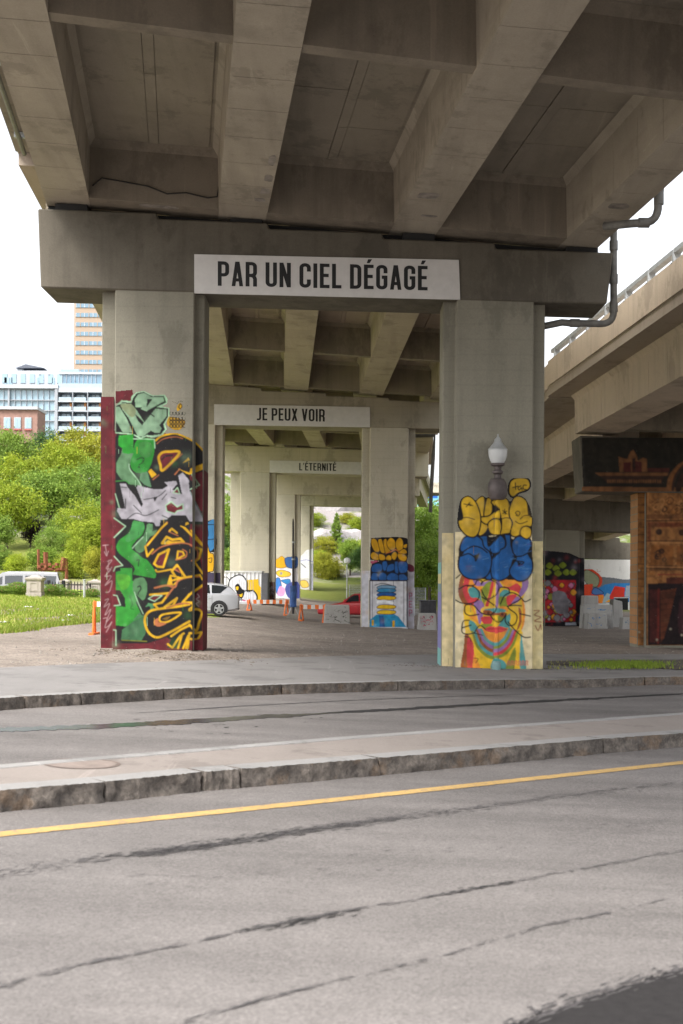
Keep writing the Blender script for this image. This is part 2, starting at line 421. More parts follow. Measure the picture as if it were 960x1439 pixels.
def wear(pts, name, mat, dens, spread, seed, lw=(0.004, 0.014), ll=(0.02, 0.13), hot=()):
    """short irregular tar marks scattered along a line of the carriageway"""
    r = random.Random(seed); m = MB()
    xa, ya = [p[0] for p in pts], [p[1] for p in pts]
    for _ in range(dens):
        px = r.uniform(xa[0], xa[-1]); keep = 0.35
        for h0, h1, kk in hot:
            if h0 < px < h1: keep = kk
        if r.random() > keep: continue
        p = PG(px, float(np.interp(px, xa, ya)), 0); q = PG(px + 6, float(np.interp(px + 6, xa, ya)), 0)
        d = (q - p).normalized(); nr = Vector((-d.y, d.x, 0)); p = p + nr * r.gauss(0, spread)
        L, W = r.uniform(*ll), r.uniform(*lw); a = r.uniform(-.12, .12); d = (d + nr * a).normalized(); nr = Vector((-d.y, d.x, 0))
        k = 7; o = []
        for i in range(k):
            t = 2 * math.pi * i / k; c = p + d * (L * .5 * math.cos(t) * r.uniform(.6, 1)) + nr * (W * .5 * math.sin(t) * r.uniform(.5, 1.2))
            o.append((c.x, c.y, plane(c.x) + 0.004 + 0.0001 * (_ % 17)))
        m.add(o, [tuple(range(k))])
    return tag(m.build(name, mat, road), kind='stuff')
wear([(-40, 1233), (0, 1228), (120, 1210), (250, 1195), (400, 1172), (520, 1155), (640, 1140), (800, 1118), (960, 1100)], 'tar_mark', M_TARSOFT, 1900, 0.05, 11, hot=((190, 560, 1.0), (560, 1000, .55)))
wear([(150, 1205), (250, 1195), (400, 1172), (560, 1150)], 'tar_mark', M_DARK, 650, 0.045, 12, hot=((200, 500, .9),))
wear([(-10, 1390), (120, 1355), (250, 1330), (370, 1303), (420, 1293), (520, 1275), (640, 1255), (720, 1240), (800, 1225), (960, 1195)], 'tar_mark', M_TARSOFT, 800, 0.014, 13, hot=((-10, 340, .45), (360, 480, .8), (600, 680, 1.0), (680, 960, .45)), lw=(.003, .010))
wear([(350, 1310), (420, 1295), (500, 1280)], 'tar_mark', M_DARK, 140, 0.03, 14, hot=((300, 600, .6),))
wear([(620, 1259), (720, 1240)], 'tar_mark', M_DARK, 60, 0.015, 15, hot=((600, 800, .8),))
wear([(200, 1455), (370, 1405), (450, 1385), (600, 1350), (760, 1303), (850, 1285), (1000, 1248)], 'tar_mark', M_TARSOFT, 480, 0.011, 16, hot=((300, 450, .8), (740, 860, .8)), lw=(.003, .008))
wear([(200, 1245), (400, 1225), (700, 1185), (960, 1150)], 'tar_mark', M_TARSOFT, 160, 0.12, 17, lw=(.004, .012))
wear([(150, 1020), (330, 1024), (420, 1005)], 'tar_mark', M_DARK, 50, 0.35, 18, lw=(.02, .05))
er = random.Random(4); ed = [(x, float(np.interp(x, [600, 640, 760, 850, 905, 960, 1100], [1492, 1470, 1425, 1396, 1378, 1361, 1322])) + er.gauss(0, 1.6)) for x in np.arange(600, 1101, 4)]
wear([(600, 1492), (760, 1424), (850, 1395), (960, 1360)], 'tar_mark', M_TARSOFT, 260, .03, 19, hot=((600, 1000, .9),))
pt = [PG(*p) for p in ed + [(1250, 1500), (900, 1600)]]
MB().add([(p.x, p.y, plane(p.x) + .004) for p in pt], [tuple(range(len(pt)))]).build('asphalt_patch', plain('fresh_asphalt', (0.030, 0.028, 0.028), 0.9, scale=20, obj=False, spec=.12, bump=.5), road)
# round cover set in the island
c = PG(115, 1073.5, 0.142)
for q0, q1, mt in ((.30, .275, plain('cover_rim', (.17, .13, .11), .8)), (.268, 0.0, plain('rusty_cover', (0.235, 0.19, 0.165), 0.8, bump=.6))):
    m = MB(); vs = []
    for q in (q0, q1):
        for i in range(32): x, y = c.x + q * math.cos(6.2832 * i / 32), c.y + q * math.sin(6.2832 * i / 32); vs.append((x, y, plane(x) + .1455))
    m.add(vs, [(i, (i + 1) % 32, 32 + (i + 1) % 32, 32 + i) for i in range(32)]).build('utility_cover', mt, island)

# dirt bed with a tuft of grass beside the right column
M_DIRT = plain('bare_dirt', (0.095, 0.078, 0.062), 0.95, var=.4, scale=9, obj=False, bump=.8)
bp = [(768, 929.5), (860, 928), (960, 928), (1120, 929), (1120, 946), (960, 941.5), (880, 938), (768, 935)]
bv = [PG(*p, .14) for p in bp]; m = MB(); k = len(bv); cc = sum(bv, Vector()) / k
m.add([(p.x, p.y, p.z + .012) for p in bv] + [(lerp(cc.x, p.x, .6), lerp(cc.y, p.y, .6), p.z + .05) for p in bv], [(i, (i + 1) % k, k + (i + 1) % k, k + i) for i in range(k)] + [tuple(range(k, 2 * k))])
tag(m.build('dirt_bed', M_DIRT), kind='structure')

def grass_mat(name, c0, c1):
    k = NB(name); g = k.n('ShaderNodeNewGeometry')
    col = k.mix(g.outputs['Random Per Island'], c0, c1)
    tr = k.n('ShaderNodeBsdfTranslucent'); k.l(col, tr.inputs[0]); mx = k.n('ShaderNodeMixShader'); mx.inputs[0].default_value = 0.35
    m = k.fin(col, 0.7, 0.2); k.l(k.b.outputs[0], mx.inputs[1]); k.l(tr.outputs[0], mx.inputs[2]); k.l(mx.outputs[0], k.out.inputs[0]); return m
M_GRASS = grass_mat('grass_blades', (0.15, 0.24, 0.025), (0.27, 0.34, 0.05))
M_GRASSDRY = grass_mat('dry_grass_blades', (0.27, 0.29, 0.06), (0.40, 0.37, 0.12))
def blades(name, mat, pts, h, wd, seed):
    r = random.Random(seed); m = MB()
    for p in pts:
        a = r.uniform(0, 6.28); hh = h * r.uniform(.5, 1.2); lx, ly = r.uniform(-.5, .5) * hh, r.uniform(-.5, .5) * hh
        ww = wd * r.uniform(.7, 1.3); dx, dy = math.cos(a) * ww, math.sin(a) * ww
        m.add([(p[0] - dx, p[1] - dy, p[2] - .01), (p[0] + dx, p[1] + dy, p[2] - .01), (p[0] + lx, p[1] + ly, p[2] + hh)], [(0, 1, 2)])
    return tag(m.build(name, mat, fix=False), kind='stuff')
r = random.Random(5); pts = []
for _ in range(2600):
    px = r.gauss(880, 30); py = r.gauss(934.5, 2.2)
    if 800 < px < 950 and 929 < py < 940: p = PG(px, py, .18); pts.append(tuple(p))
blades('grass_tuft', M_GRASS, pts, 0.065, 0.011, 6)
r = random.Random(15); pts = [tuple(PG(r.uniform(770, 1000), r.uniform(929, 940), .17)) for _ in range(350)]
blades('weeds', M_GRASSDRY, pts, 0.05, 0.01, 7)

# lawn on the left: an uneven edge towards the gravel
def lawn_edge(px):   # photo y of the gravel edge
    return float(np.interp(px, [-200, 0, 60, 130, 180], [905, 891, 883, 874, 868]))
def G(px, py, extra=0.0):
    """ground point under a photo pixel (true terrain)"""
    lo, hi = 15.0, 200.0
    for _ in range(50):
        mY = (lo + hi) / 2; p = P(px, py, mY)
        if p.z > zg(p.x, p.y) + extra: lo = mY
        else: hi = mY
    return P(px, py, (lo + hi) / 2)
m = MB(); vs = []; cols = list(np.arange(-420, 321, 12)); rows = 9
lr = random.Random(9)
for px in cols:
    e = lawn_edge(px) + lr.uniform(-1.5, 1.5)
    a = G(px, e); 
    for j in range(rows):
        Y = lerp(a.y, 88, j / (rows - 1)); X = a.x * Y / a.y
        vs.append((X, Y, zg(X, Y) + (.012 if j else 0.0)))
fs = [(i * rows + j, (i + 1) * rows + j, (i + 1) * rows + j + 1, i * rows + j + 1) for i in range(len(cols) - 1) for j in range(rows - 1)]
def lawn_mat():
    k = NB('lawn'); p = k.pos(); n1 = k.noise(p, .35, 5); n2 = k.noise(p, 9, 5, .75)
    col = k.mix(k.ramp(n1, .38, .62), (0.17, 0.25, 0.03), (0.34, 0.33, 0.09)); col = k.mix(.7, col, k.ramp(n2, .3, .7, (.65,) * 3, (1.25,) * 3), 'MULTIPLY')
    k.bump(n2, .8, .05); return k.fin(col, .95, .1)
M_LAWN = lawn_mat()
lawn = tag(m.add(vs, fs).build('lawn', M_LAWN), kind='structure')
r = random.Random(21); pts, pts2 = [], []
for _ in range(24000):
    px = r.uniform(-20, 150); Y = 27 + 45 * r.random() ** 1.3; X = (px - 480) * Y / FPX
    q = lawn_edge(px); e = G(px, q + r.gauss(0, 2.0)) if _ % 4 == 0 else None
    if e is not None: X, Y = e.x, e.y + abs(r.gauss(0, .8))
    if (EYE - zg(X, Y)) * FPX / Y + 820 > q + 3: continue
    (pts if r.random() < .7 else pts2).append((X, Y, zg(X, Y)))
blades('lawn_grass', M_GRASS, pts, 0.11, 0.018, 8); blades('dry_lawn_grass', M_GRASSDRY, pts2, 0.10, 0.018, 9)
# loose stones on the gravel
r = random.Random(31); m = MB()
for _ in range(2600):
    px = r.uniform(0, 960); Y = 22 + 26 * r.random() ** 1.6; X = (px - 480) * Y / FPX
    if Y < yof(WSB, X) + .15 or (768 < px and Y < 30): continue
    s = r.uniform(.01, .035); z = zg(X, Y)
    m.add([(X + s * r.uniform(.6, 1.2) * math.cos(t), Y + s * math.sin(t), z - .01) for t in (0, 1.6, 3.1, 4.7)] + [(X + r.uniform(-.3, .3) * s, Y, z + s * .7)], [(0, 1, 4), (1, 2, 4), (2, 3, 4), (3, 0, 4)])
md = MB()
for _ in range(1500):      # dirt and dead leaves gathered along the column feet
    px, py = (r.gauss(690, 60), 937.5 + (r.gauss(0, 1.4))) if _ % 2 else (r.gauss(212, 60), 912 + abs(r.gauss(0, 2.2)))
    p = PG(px, py + (.02 * (px - 690) if _ % 2 else .05 * (px - 212)), .14 if _ % 2 else .28); s = r.uniform(.006, .028); z = (plane(p.x) + .14 if _ % 2 else zg(p.x, p.y))
    md.add([(p.x + s * r.uniform(.6, 1.4) * math.cos(t), p.y + s * math.sin(t), z - .004) for t in (0, 1.6, 3.1, 4.7)] + [(p.x, p.y, z + s * .35)], [(0, 1, 4), (1, 2, 4), (2, 3, 4), (3, 0, 4)])
tag(md.build('dead_leaves', plain('dead_leaf_dirt', (0.10, 0.078, 0.055), .9, var=.5, scale=3, obj=False), fix=False), kind='stuff')
tag(m.build('gravel', plain('loose_stone', (0.24, 0.215, 0.19), .9, var=.4, scale=3, obj=False), fix=False), kind='stuff')
# ------------------------------------------------------------------ the viaducts
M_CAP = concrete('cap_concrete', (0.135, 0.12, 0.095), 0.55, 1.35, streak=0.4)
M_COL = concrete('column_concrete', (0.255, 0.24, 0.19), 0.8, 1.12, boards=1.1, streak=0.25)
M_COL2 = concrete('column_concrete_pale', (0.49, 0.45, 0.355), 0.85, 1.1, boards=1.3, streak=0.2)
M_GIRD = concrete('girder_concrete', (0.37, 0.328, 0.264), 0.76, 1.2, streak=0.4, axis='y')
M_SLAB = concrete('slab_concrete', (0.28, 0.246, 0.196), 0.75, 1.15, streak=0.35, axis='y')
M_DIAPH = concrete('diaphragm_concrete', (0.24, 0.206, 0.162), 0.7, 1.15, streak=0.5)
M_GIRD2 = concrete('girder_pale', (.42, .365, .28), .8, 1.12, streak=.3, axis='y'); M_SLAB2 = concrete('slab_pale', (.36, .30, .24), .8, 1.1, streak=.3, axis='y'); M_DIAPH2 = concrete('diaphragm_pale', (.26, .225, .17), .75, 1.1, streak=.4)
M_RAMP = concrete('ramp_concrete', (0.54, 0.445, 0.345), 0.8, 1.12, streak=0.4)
M_STEEL = plain('galvanised_steel', (0.42, 0.44, 0.45), 0.5, 0.5)
M_PIPE = plain('grey_pipe', (0.17, 0.165, 0.15), 0.6, 0.1, var=.25)
M_RUBBER_SHADE = plain('rubber_and_gap_shade', (0.02, 0.02, 0.02), 0.8)

def shift_poly(poly, Yf): return [P(x, y, Yf) for x, y in poly]
COLS = {}
def pier(name, label, Yf, cap, cols, thick=1.4, rec=0.22, capmat=None, colmat=None, group='viaduct piers', base=None):
    c0 = P(cols[0][0], 860, Yf); root = thing(name, label, 'bridge pier', (c0.x, Yf, zg(c0.x, Yf)), group)
    m = MB(); m.prism(shift_poly(cap, Yf), (0, thick, 0)); m.build('cap', capmat or M_CAP, root, bevel=.025)
    out = []
    for x0, xa, xb, x1 in cols:
        f = Yf + 0.03; b = Yf + thick - 0.04
        X0, XA, XB, X1 = P(x0, 820, f + rec).x, P(xa, 820, f).x, P(xb, 820, f).x, P(x1, 820, f + rec).x
        sec = [(X0, f + rec), (XA, f + rec), (XA, f), (XB, f), (XB, f + rec), (X1, f + rec), (X1, b - rec), (XB, b - rec), (XB, b), (XA, b), (XA, b - rec), (X0, b - rec)]
        lowy = [q for q in shift_poly(cap, Yf)]
        zs = min(q.z for q in lowy); zt = zs + 0.25
        # cap underside height above this column
        xm = (X0 + X1) / 2; n = len(lowy); L, Rr = lowy[-1], lowy[-2]
        zt = lerp(L.z, Rr.z, (xm - L.x) / (Rr.x - L.x)) + 0.12
        zb = min(zg(xm, f), zg(X0, f), zg(X1, f)) - 0.4
        col = MB().loft([[(x, y, zb) for x, y in sec], [(x, y, zt) for x, y in sec]]).build('column', colmat or M_COL, root, bevel=.02)
        out.append((col, dict(f=f, rec=rec, xa=xa, xb=xb, X0=X0, XA=XA, XB=XB, X1=X1, b=b, zt=zt)))
    COLS[label] = out
    return root, out

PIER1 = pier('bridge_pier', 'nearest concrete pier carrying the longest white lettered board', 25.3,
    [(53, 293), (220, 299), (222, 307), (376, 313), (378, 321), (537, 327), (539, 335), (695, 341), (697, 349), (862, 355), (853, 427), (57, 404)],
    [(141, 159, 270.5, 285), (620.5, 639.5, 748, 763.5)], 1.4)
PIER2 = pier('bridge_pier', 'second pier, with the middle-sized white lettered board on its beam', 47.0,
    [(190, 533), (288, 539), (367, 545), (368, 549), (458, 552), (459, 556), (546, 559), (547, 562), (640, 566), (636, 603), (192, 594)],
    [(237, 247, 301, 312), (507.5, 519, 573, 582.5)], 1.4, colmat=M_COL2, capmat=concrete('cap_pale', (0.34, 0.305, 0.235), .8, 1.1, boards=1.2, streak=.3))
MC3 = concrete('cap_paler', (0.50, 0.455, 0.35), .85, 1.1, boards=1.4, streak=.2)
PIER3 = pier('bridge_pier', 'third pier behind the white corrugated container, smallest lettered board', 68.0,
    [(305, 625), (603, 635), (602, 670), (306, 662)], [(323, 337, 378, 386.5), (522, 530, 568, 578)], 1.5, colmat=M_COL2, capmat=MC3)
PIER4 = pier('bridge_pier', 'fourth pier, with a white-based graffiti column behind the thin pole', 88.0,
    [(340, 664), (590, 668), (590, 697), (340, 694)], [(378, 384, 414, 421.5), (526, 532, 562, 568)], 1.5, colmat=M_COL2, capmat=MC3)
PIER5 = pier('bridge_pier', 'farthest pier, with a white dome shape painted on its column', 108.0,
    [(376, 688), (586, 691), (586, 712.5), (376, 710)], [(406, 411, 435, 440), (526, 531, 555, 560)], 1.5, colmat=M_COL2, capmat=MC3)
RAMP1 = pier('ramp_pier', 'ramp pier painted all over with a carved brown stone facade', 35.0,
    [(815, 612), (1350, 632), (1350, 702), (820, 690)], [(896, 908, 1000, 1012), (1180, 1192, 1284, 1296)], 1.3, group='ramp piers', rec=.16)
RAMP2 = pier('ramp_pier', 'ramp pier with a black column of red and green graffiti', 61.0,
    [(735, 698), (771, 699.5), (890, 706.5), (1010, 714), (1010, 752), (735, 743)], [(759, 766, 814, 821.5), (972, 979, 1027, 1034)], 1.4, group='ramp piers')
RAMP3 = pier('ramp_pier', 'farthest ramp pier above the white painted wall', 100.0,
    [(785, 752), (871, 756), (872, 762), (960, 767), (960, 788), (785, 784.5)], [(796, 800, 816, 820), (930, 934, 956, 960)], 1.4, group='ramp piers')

# ---- deck spans
def span(name, label, Y0, Y1, gx, gw, dirx, zf, slab, dia, over, parap=True, fan=0.0, seg=1.15, panels=(), mats=(M_GIRD, M_SLAB, M_DIAPH), group='viaduct deck spans', gap=0.02, diaw=0.22, pmat=None):
    """gx: girder centre X at far end Y1; zf(X, Y): soffit height; slab: girder depth; dia: [(Y, width, lift)]"""
    root = thing(name, label, 'bridge deck', (gx[0], Y1, zf(gx[0], Y1)), group)
    X = lambda x, Y: x + dirx * (Y - Y1) + fan * (x + 1.64) * (Y - Y1)
    def V(x, Y, dz): xx = X(x, Y); return (xx, Y, zf(xx, Y) + dz)
    for gi, g in enumerate(gx):
        wd = gw[gi] if isinstance(gw, (list, tuple)) else gw
        h = 0.12; full = [(-wd/2, 0), (wd/2, 0), (wd/2 + .02, slab - h), (wd/2 + h, slab - .002), (-wd/2 - h, slab - .002), (-wd/2 - .02, slab - h)]
        e = 0.025; ins = [(-wd/2 + e, e), (wd/2 - e, e), (wd/2 + .02, slab - h), (wd/2 + h, slab - .002), (-wd/2 - h, slab - .002), (-wd/2 - .02, slab - h)]
        secs = []; y = Y1; k = 0
        rr = random.Random(gi * 7 + int(Y1))
        while y > Y0 + 0.3:
            y2 = max(Y0, y - seg * rr.uniform(.95, 1.05))
            secs.append([V(g + a, y, b) for a, b in full])
            if y2 > Y0:
                secs.append([V(g + a, y2 + gap, b) for a, b in full]); secs.append([V(g + a, y2 + gap - .002, b) for a, b in ins]); secs.append([V(g + a, y2 + .002, b) for a, b in ins])
            else: secs.append([V(g + a, Y0, b) for a, b in full])
            y = y2
        MB().loft(secs).build('girder', mats[0], root)
    le, re = gx[0] - (gw[0] if isinstance(gw, (list, tuple)) else gw) / 2 - over[0], gx[-1] + (gw[-1] if isinstance(gw, (list, tuple)) else gw) / 2 + over[1]
    q = lambda a, b, y0, y1, z0, z1: MB().hexa([V(a, y0, z0), V(b, y0, z0), V(b, y1, z0), V(a, y1, z0), V(a, y0, z1), V(b, y0, z1), V(b, y1, z1), V(a, y1, z1)])
    q(le, re, Y0, Y1 + 0.235, slab, slab + .25).build('slab', mats[1], root)
    if parap:
        for a, s in ((le, 1), (re, -1)):
            q(a - .03 * s, a + .22 * s, Y0, Y1 + .12, slab + .25, slab + 0.95) if s > 0 else None
            lo, hi = (a - .03, a + .22) if s > 0 else (a - .22, a + .03)
            q(lo, hi, Y0, Y1 + .12, slab + .18 if False else slab + .252, slab + 0.9).build('parapet', pmat or mats[0], root)
    for a, b, wa, wb in [(gx[i], gx[i + 1], (gw[i] if isinstance(gw, (list, tuple)) else gw), (gw[i + 1] if isinstance(gw, (list, tuple)) else gw)) for i in range(len(gx) - 1)]:
        xl, xr = a + wa / 2 - .01, b - wb / 2 + .01
        for dd in dia:
            dw, lift = dd[1:3]; sk = dd[3] if len(dd) > 3 else 0
            yA, yB = dd[0] + sk * (xl - gx[0]), dd[0] + sk * (xr - gx[0])
            # diaphragm with a small haunch under the slab
            s0 = [V(xl, yA, lift), V(xl, yA + dw, lift), V(xl, yA + dw, slab - .14), V(xl, yA + dw + .14, slab - .004), V(xl, yA - .14, slab - .004), V(xl, yA, slab - .14)]
            s1 = [V(xr, yB, lift), V(xr, yB + dw, lift), V(xr, yB + dw, slab - .14), V(xr, yB + dw + .14, slab - .004), V(xr, yB - .14, slab - .004), V(xr, yB, slab - .14)]
            MB().loft([s0, s1]).build('diaphragm', mats[2], root)
        for (ya, yb, nrow) in panels:      # formwork panels of the slab soffit, recessed joints
            L, Rr = xl + .19, xr - .19; cuts = [L, L + (Rr - L) * .455, L + (Rr - L) * .545, Rr]; jr = random.Random(int(ya * 10 + a * 100))
            for c_ in range(3):
                ys = np.linspace(ya, yb, nrow + 1)
                for j in range(nrow):
                    t = .03 + jr.uniform(-.006, .008) + (.012 if c_ == 1 else 0)
                    q(cuts[c_] + .005, cuts[c_ + 1] - .005, ys[j] + .006, ys[j + 1] - .006, slab - t, slab - .001).build('soffit_panel', mats[1], root)
    return root, V, le, re

z1 = lambda X, Y: 8.85 - .078 * (X + 5.67) - .037 * (Y - 24.75)
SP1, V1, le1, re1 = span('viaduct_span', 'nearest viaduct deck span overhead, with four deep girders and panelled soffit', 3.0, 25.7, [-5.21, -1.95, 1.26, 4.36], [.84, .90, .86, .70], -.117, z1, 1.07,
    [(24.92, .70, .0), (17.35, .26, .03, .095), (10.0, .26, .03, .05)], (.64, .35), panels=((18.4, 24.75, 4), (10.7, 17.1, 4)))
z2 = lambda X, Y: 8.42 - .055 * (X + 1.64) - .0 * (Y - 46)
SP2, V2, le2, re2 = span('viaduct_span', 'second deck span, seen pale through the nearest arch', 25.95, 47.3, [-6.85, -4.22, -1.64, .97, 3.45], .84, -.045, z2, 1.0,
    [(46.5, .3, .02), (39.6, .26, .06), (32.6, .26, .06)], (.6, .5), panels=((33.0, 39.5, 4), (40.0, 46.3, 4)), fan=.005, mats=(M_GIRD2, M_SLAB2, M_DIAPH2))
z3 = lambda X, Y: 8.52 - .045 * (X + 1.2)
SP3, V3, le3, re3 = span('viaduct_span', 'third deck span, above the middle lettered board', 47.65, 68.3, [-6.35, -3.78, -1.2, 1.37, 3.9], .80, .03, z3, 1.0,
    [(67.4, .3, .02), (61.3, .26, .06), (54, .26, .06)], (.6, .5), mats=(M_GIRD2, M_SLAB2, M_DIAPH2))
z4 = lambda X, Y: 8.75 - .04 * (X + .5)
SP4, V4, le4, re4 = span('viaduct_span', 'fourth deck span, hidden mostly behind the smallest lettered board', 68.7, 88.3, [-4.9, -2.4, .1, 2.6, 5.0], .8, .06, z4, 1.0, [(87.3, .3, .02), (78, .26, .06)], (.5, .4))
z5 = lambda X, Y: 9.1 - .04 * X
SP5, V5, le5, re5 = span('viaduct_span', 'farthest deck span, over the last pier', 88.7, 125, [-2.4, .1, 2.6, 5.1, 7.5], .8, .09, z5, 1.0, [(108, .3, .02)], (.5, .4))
# patched spots under the nearest girders
M_PATCH = plain('repair_mortar', (0.24, 0.215, 0.19), .85, var=.4, obj=False, bump=.4)
for (x, Y, a, b) in ((-1.50, 22.1, .12, .5), (-1.50, 23.0, .14, .34), (-1.52, 23.7, .18, .3), (-1.58, 24.2, .22, .22), (1.25, 23.2, .40, .35), (1.45, 24.3, .3, .14), (4.42, 22.9, .36, .3), (4.55, 23.8, .24, .3), (-3.4, 25.1, .8, .2)):
    s = MB(); k = 9; rr = random.Random(int(Y * 10)); pts = []
    for i in range(k):
        t = 6.283 * i / k; xx = x + a * .5 * math.copysign(abs(math.cos(t)) ** .5, math.cos(t)) * rr.uniform(.8, 1.1); yy = Y + b * .5 * math.copysign(abs(math.sin(t)) ** .5, math.sin(t)) * rr.uniform(.8, 1.1)
        xw = xx - .10 - .117 * (yy - 25.7); pts.append((xw, yy, z1(xw, yy) - .004))
    s.prism(pts, (0, 0, .02)); s.build('repair_patch', M_PATCH, SP1)
# two conduits under the left overhang
for dx in (-.62, -.95):
    MB().tube([V1(-5.11 + dx, y, .93 - .0) for y in (25.6, 20, 14, 8, 4)], .045, 8).build('conduit', M_PIPE, SP1, smooth=1)
for y in (24.8, 21.5, 18.2):
    MB().hexa([V1(-5.11 - 1.05, y, .96), V1(-5.55, y, .96), V1(-5.55, y + .08, .96), V1(-5.11 - 1.05, y + .08, .96), V1(-5.11 - 1.05, y, 1.06), V1(-5.55, y, 1.06), V1(-5.55, y + .08, 1.06), V1(-5.11 - 1.05, y + .08, 1.06)]).build('conduit_bracket', M_STEEL, SP1)
# loose black cable sagging along the end diaphragm of the left bay
cb = [(-4.62, .20), (-4.45, .36), (-4.1, .33), (-3.6, .28), (-3.25, .17), (-2.9, .22), (-2.5, .16), (-2.33, .2), (-2.28, .5), (-2.28, 1.0)]
MB().tube([(x, 24.86, z1(x, 24.86) + d) for x, d in cb], .014, 5).build('cable', plain('black_cable', (.015, .015, .015), .6), SP1, smooth=1)
js = MB()  # dark strip added above the cap so the gap reads as black shade
for k in range(24):
    a, b = lerp(-5.6, 4.75, k / 24), lerp(-5.6, 4.75, (k + 1) / 24); js.hexa([(a, 25.63, z1(a, 25.63) - .34), (b, 25.63, z1(b, 25.63) - .34), (b, 25.67, z1(b, 25.67) - .34), (a, 25.67, z1(a, 25.67) - .34), (a, 25.63, z1(a, 25.63) - .004), (b, 25.63, z1(b, 25.63) - .004), (b, 25.67, z1(b, 25.67) - .004), (a, 25.67, z1(a, 25.67) - .004)])
js.build('gap_shade_strip', M_RUBBER_SHADE, SP1)
# bearing pads on the nearest pier, under the girders
for g in (-5.11, -1.83, 1.40, 4.46):
    zt = z1(g, 25.5); MB().box(g - .3, g + .3, 25.36, 25.66, zt - .14, zt - .003).build('bearing_pad', M_RUBBER_SHADE, PIER1[0])

# ---- the ramp on the right
zr1 = lambda X, Y: 5.70 - .03 * (X - 6.2) - .0446 * (Y - 34.5)
SR1, VR1, ler1, rer1 = span('ramp_span', 'nearest span of the side ramp, rising past the right edge', 17.0, 35.5, [6.62, 9.9, 13.2], 1.05, -.1045, zr1, 1.0, [(34.6, .3, .03), (28, .26, .06), (22, .26, .06)], (.67, .6), mats=(M_RAMP, M_SLAB2, M_DIAPH2), group='ramp deck spans')
zr2 = lambda X, Y: 5.6 - .03 * (X - 6.9)
SR2, VR2, ler2, rer2 = span('ramp_span', 'second span of the side ramp, behind the brown painted pier', 35.75, 61.4, [7.35, 10.4, 13.5], .95, 0.0, zr2, 1.0, [(60.4, .3, .03), (54, .26, .06), (48, .26, .06), (42, .26, .06)], (1.43, .6), mats=(M_RAMP, M_SLAB2, M_DIAPH2), group='ramp deck spans')
zr3 = lambda X, Y: 5.35 - .02 * (X - 8) - .003 * (Y - 62)
SR3, VR3, ler3, rer3 = span('ramp_span', 'far span of the side ramp, low over the white painted wall', 61.8, 101, [9.4, 12.6, 15.8, 19.0], .95, .06, zr3, 1.0, [(99, .3, .03), (85, .26, .06), (72, .26, .06)], (.67, .6), mats=(M_RAMP, M_SLAB2, M_DIAPH2), group='ramp deck spans')
# a drip groove line between slab edge and parapet on the near ramp span
gr = thing('guardrail', 'galvanised steel guardrail on top of the ramp parapet', 'guardrail', VR1(ler1, 30, 1.9))
ztop = 1.0 + .9
for k in range(12):
    y = 19.0 + 1.47 * k
    MB().rbox(VR1(ler1 + .09, y, ztop - .01), .16, .10, .30).rbox(VR1(ler1 + .09, y, ztop - .01), .24, .2, .03).build('post', M_STEEL, gr, bevel=.01)
MB().loft([[VR1(ler1 + .09 + a, y, ztop + b) for a, b in ((-.07, .2), (.07, .2), (.07, .29), (-.07, .29))] for y in (18, 27, 35.5)]).build('rail', M_STEEL, gr)

# ---- drain pipes
def pipe_thing(label, pts, r, collars=(), group=None):
    t = thing('drain_pipe', label, 'pipe', pts[0], group)
    MB().tube(pts, r, 10).build('pipe', M_PIPE, t, smooth=40)
    for a, d in collars:
        a = Vector(a); d = Vector(d).normalized() * .09
        MB().tube([a - d, a + d], r * 1.22, 10).build('collar', M_PIPE, t, smooth=40)
    return t
def arc(a, b, c, n=6):  # quadratic bend
    a, b, c = Vector(a), Vector(b), Vector(c)
    return [(a * (1 - t) ** 2 + b * (2 * t * (1 - t)) + c * t * t) for t in [i / n for i in range(n + 1)]]
Yp = 25.75
pts = [P(862.5, 300, Yp), P(862.5, 436, Yp)] + arc(P(862.5, 438, Yp), P(862, 455, Yp), P(845, 455, Yp)) + [P(800, 454, Yp), P(790, 453, Yp), P(766, 458, Yp + .1), P(757, 459, Yp + .1)]
pipe_thing('grey drain pipe bending down round the end of the nearest beam', pts, .066,
    [(P(862.5, 392, Yp), (0, 0, 1)), (P(862.5, 432, Yp), (0, 0, 1)), (P(808, 454, Yp), (1, 0, 0)), (P(862.5, 345, Yp), (0, 0, 1))])
Yq = 22.6
pts = [P(928, 262, Yq), P(926, 284, Yq)] + arc(P(925, 286, Yq), P(926, 312, Yq), P(905, 313, Yq)) + [P(888, 314, Yq), P(850, 318, Yq + .4)]
pipe_thing('short curved drain elbow under the deck edge against the sky', pts, .068, [(P(926, 280, Yq), (0, 0, 1)), (P(905, 313, Yq), (1, 0, 0))])
Y3 = 66.6
pipe_thing('slim pale drain pipe beside the far end of the third beam', [P(560, 613, Y3 - 18), P(611, 612, Y3 - 18), P(609, 640, Y3 - 18), P(606, 690, Y3 - 18), P(605, 720, Y3 - 18)], .07)

# ---- lettered boards
M_BOARD = plain('white_board', (0.60, 0.585, 0.565), .6, var=.06, obj=False)
M_INK = plain('black_lettering', (0.012, 0.012, 0.013), .6, obj=False)
def arcp(cx, cy, r, a0, a1, n=5):
    return [(cx + r * math.cos(R(a0 + (a1 - a0) * i / n)), cy + r * math.sin(R(a0 + (a1 - a0) * i / n))) for i in range(n + 1)]
r_ = .12
TOPR = arcp(.21, .81, r_, 90, 0); BOTR = arcp(.21, .19, r_, 0, -90); BOTL = arcp(.19, .19, r_, -90, -180); TOPL = arcp(.19, .81, r_, 180, 90)
Pb = [(.07, .93)] + TOPR + arcp(.21, .57, r_, 0, -90) + [(.07, .45)]
Cc = [(.33, .66)] + arcp(.21, .81, r_, 0, 90) + TOPL[::-1] + BOTL[::-1] + BOTR[::-1] + [(.33, .34)]
ST = [(.07, 0), (.07, 1)]
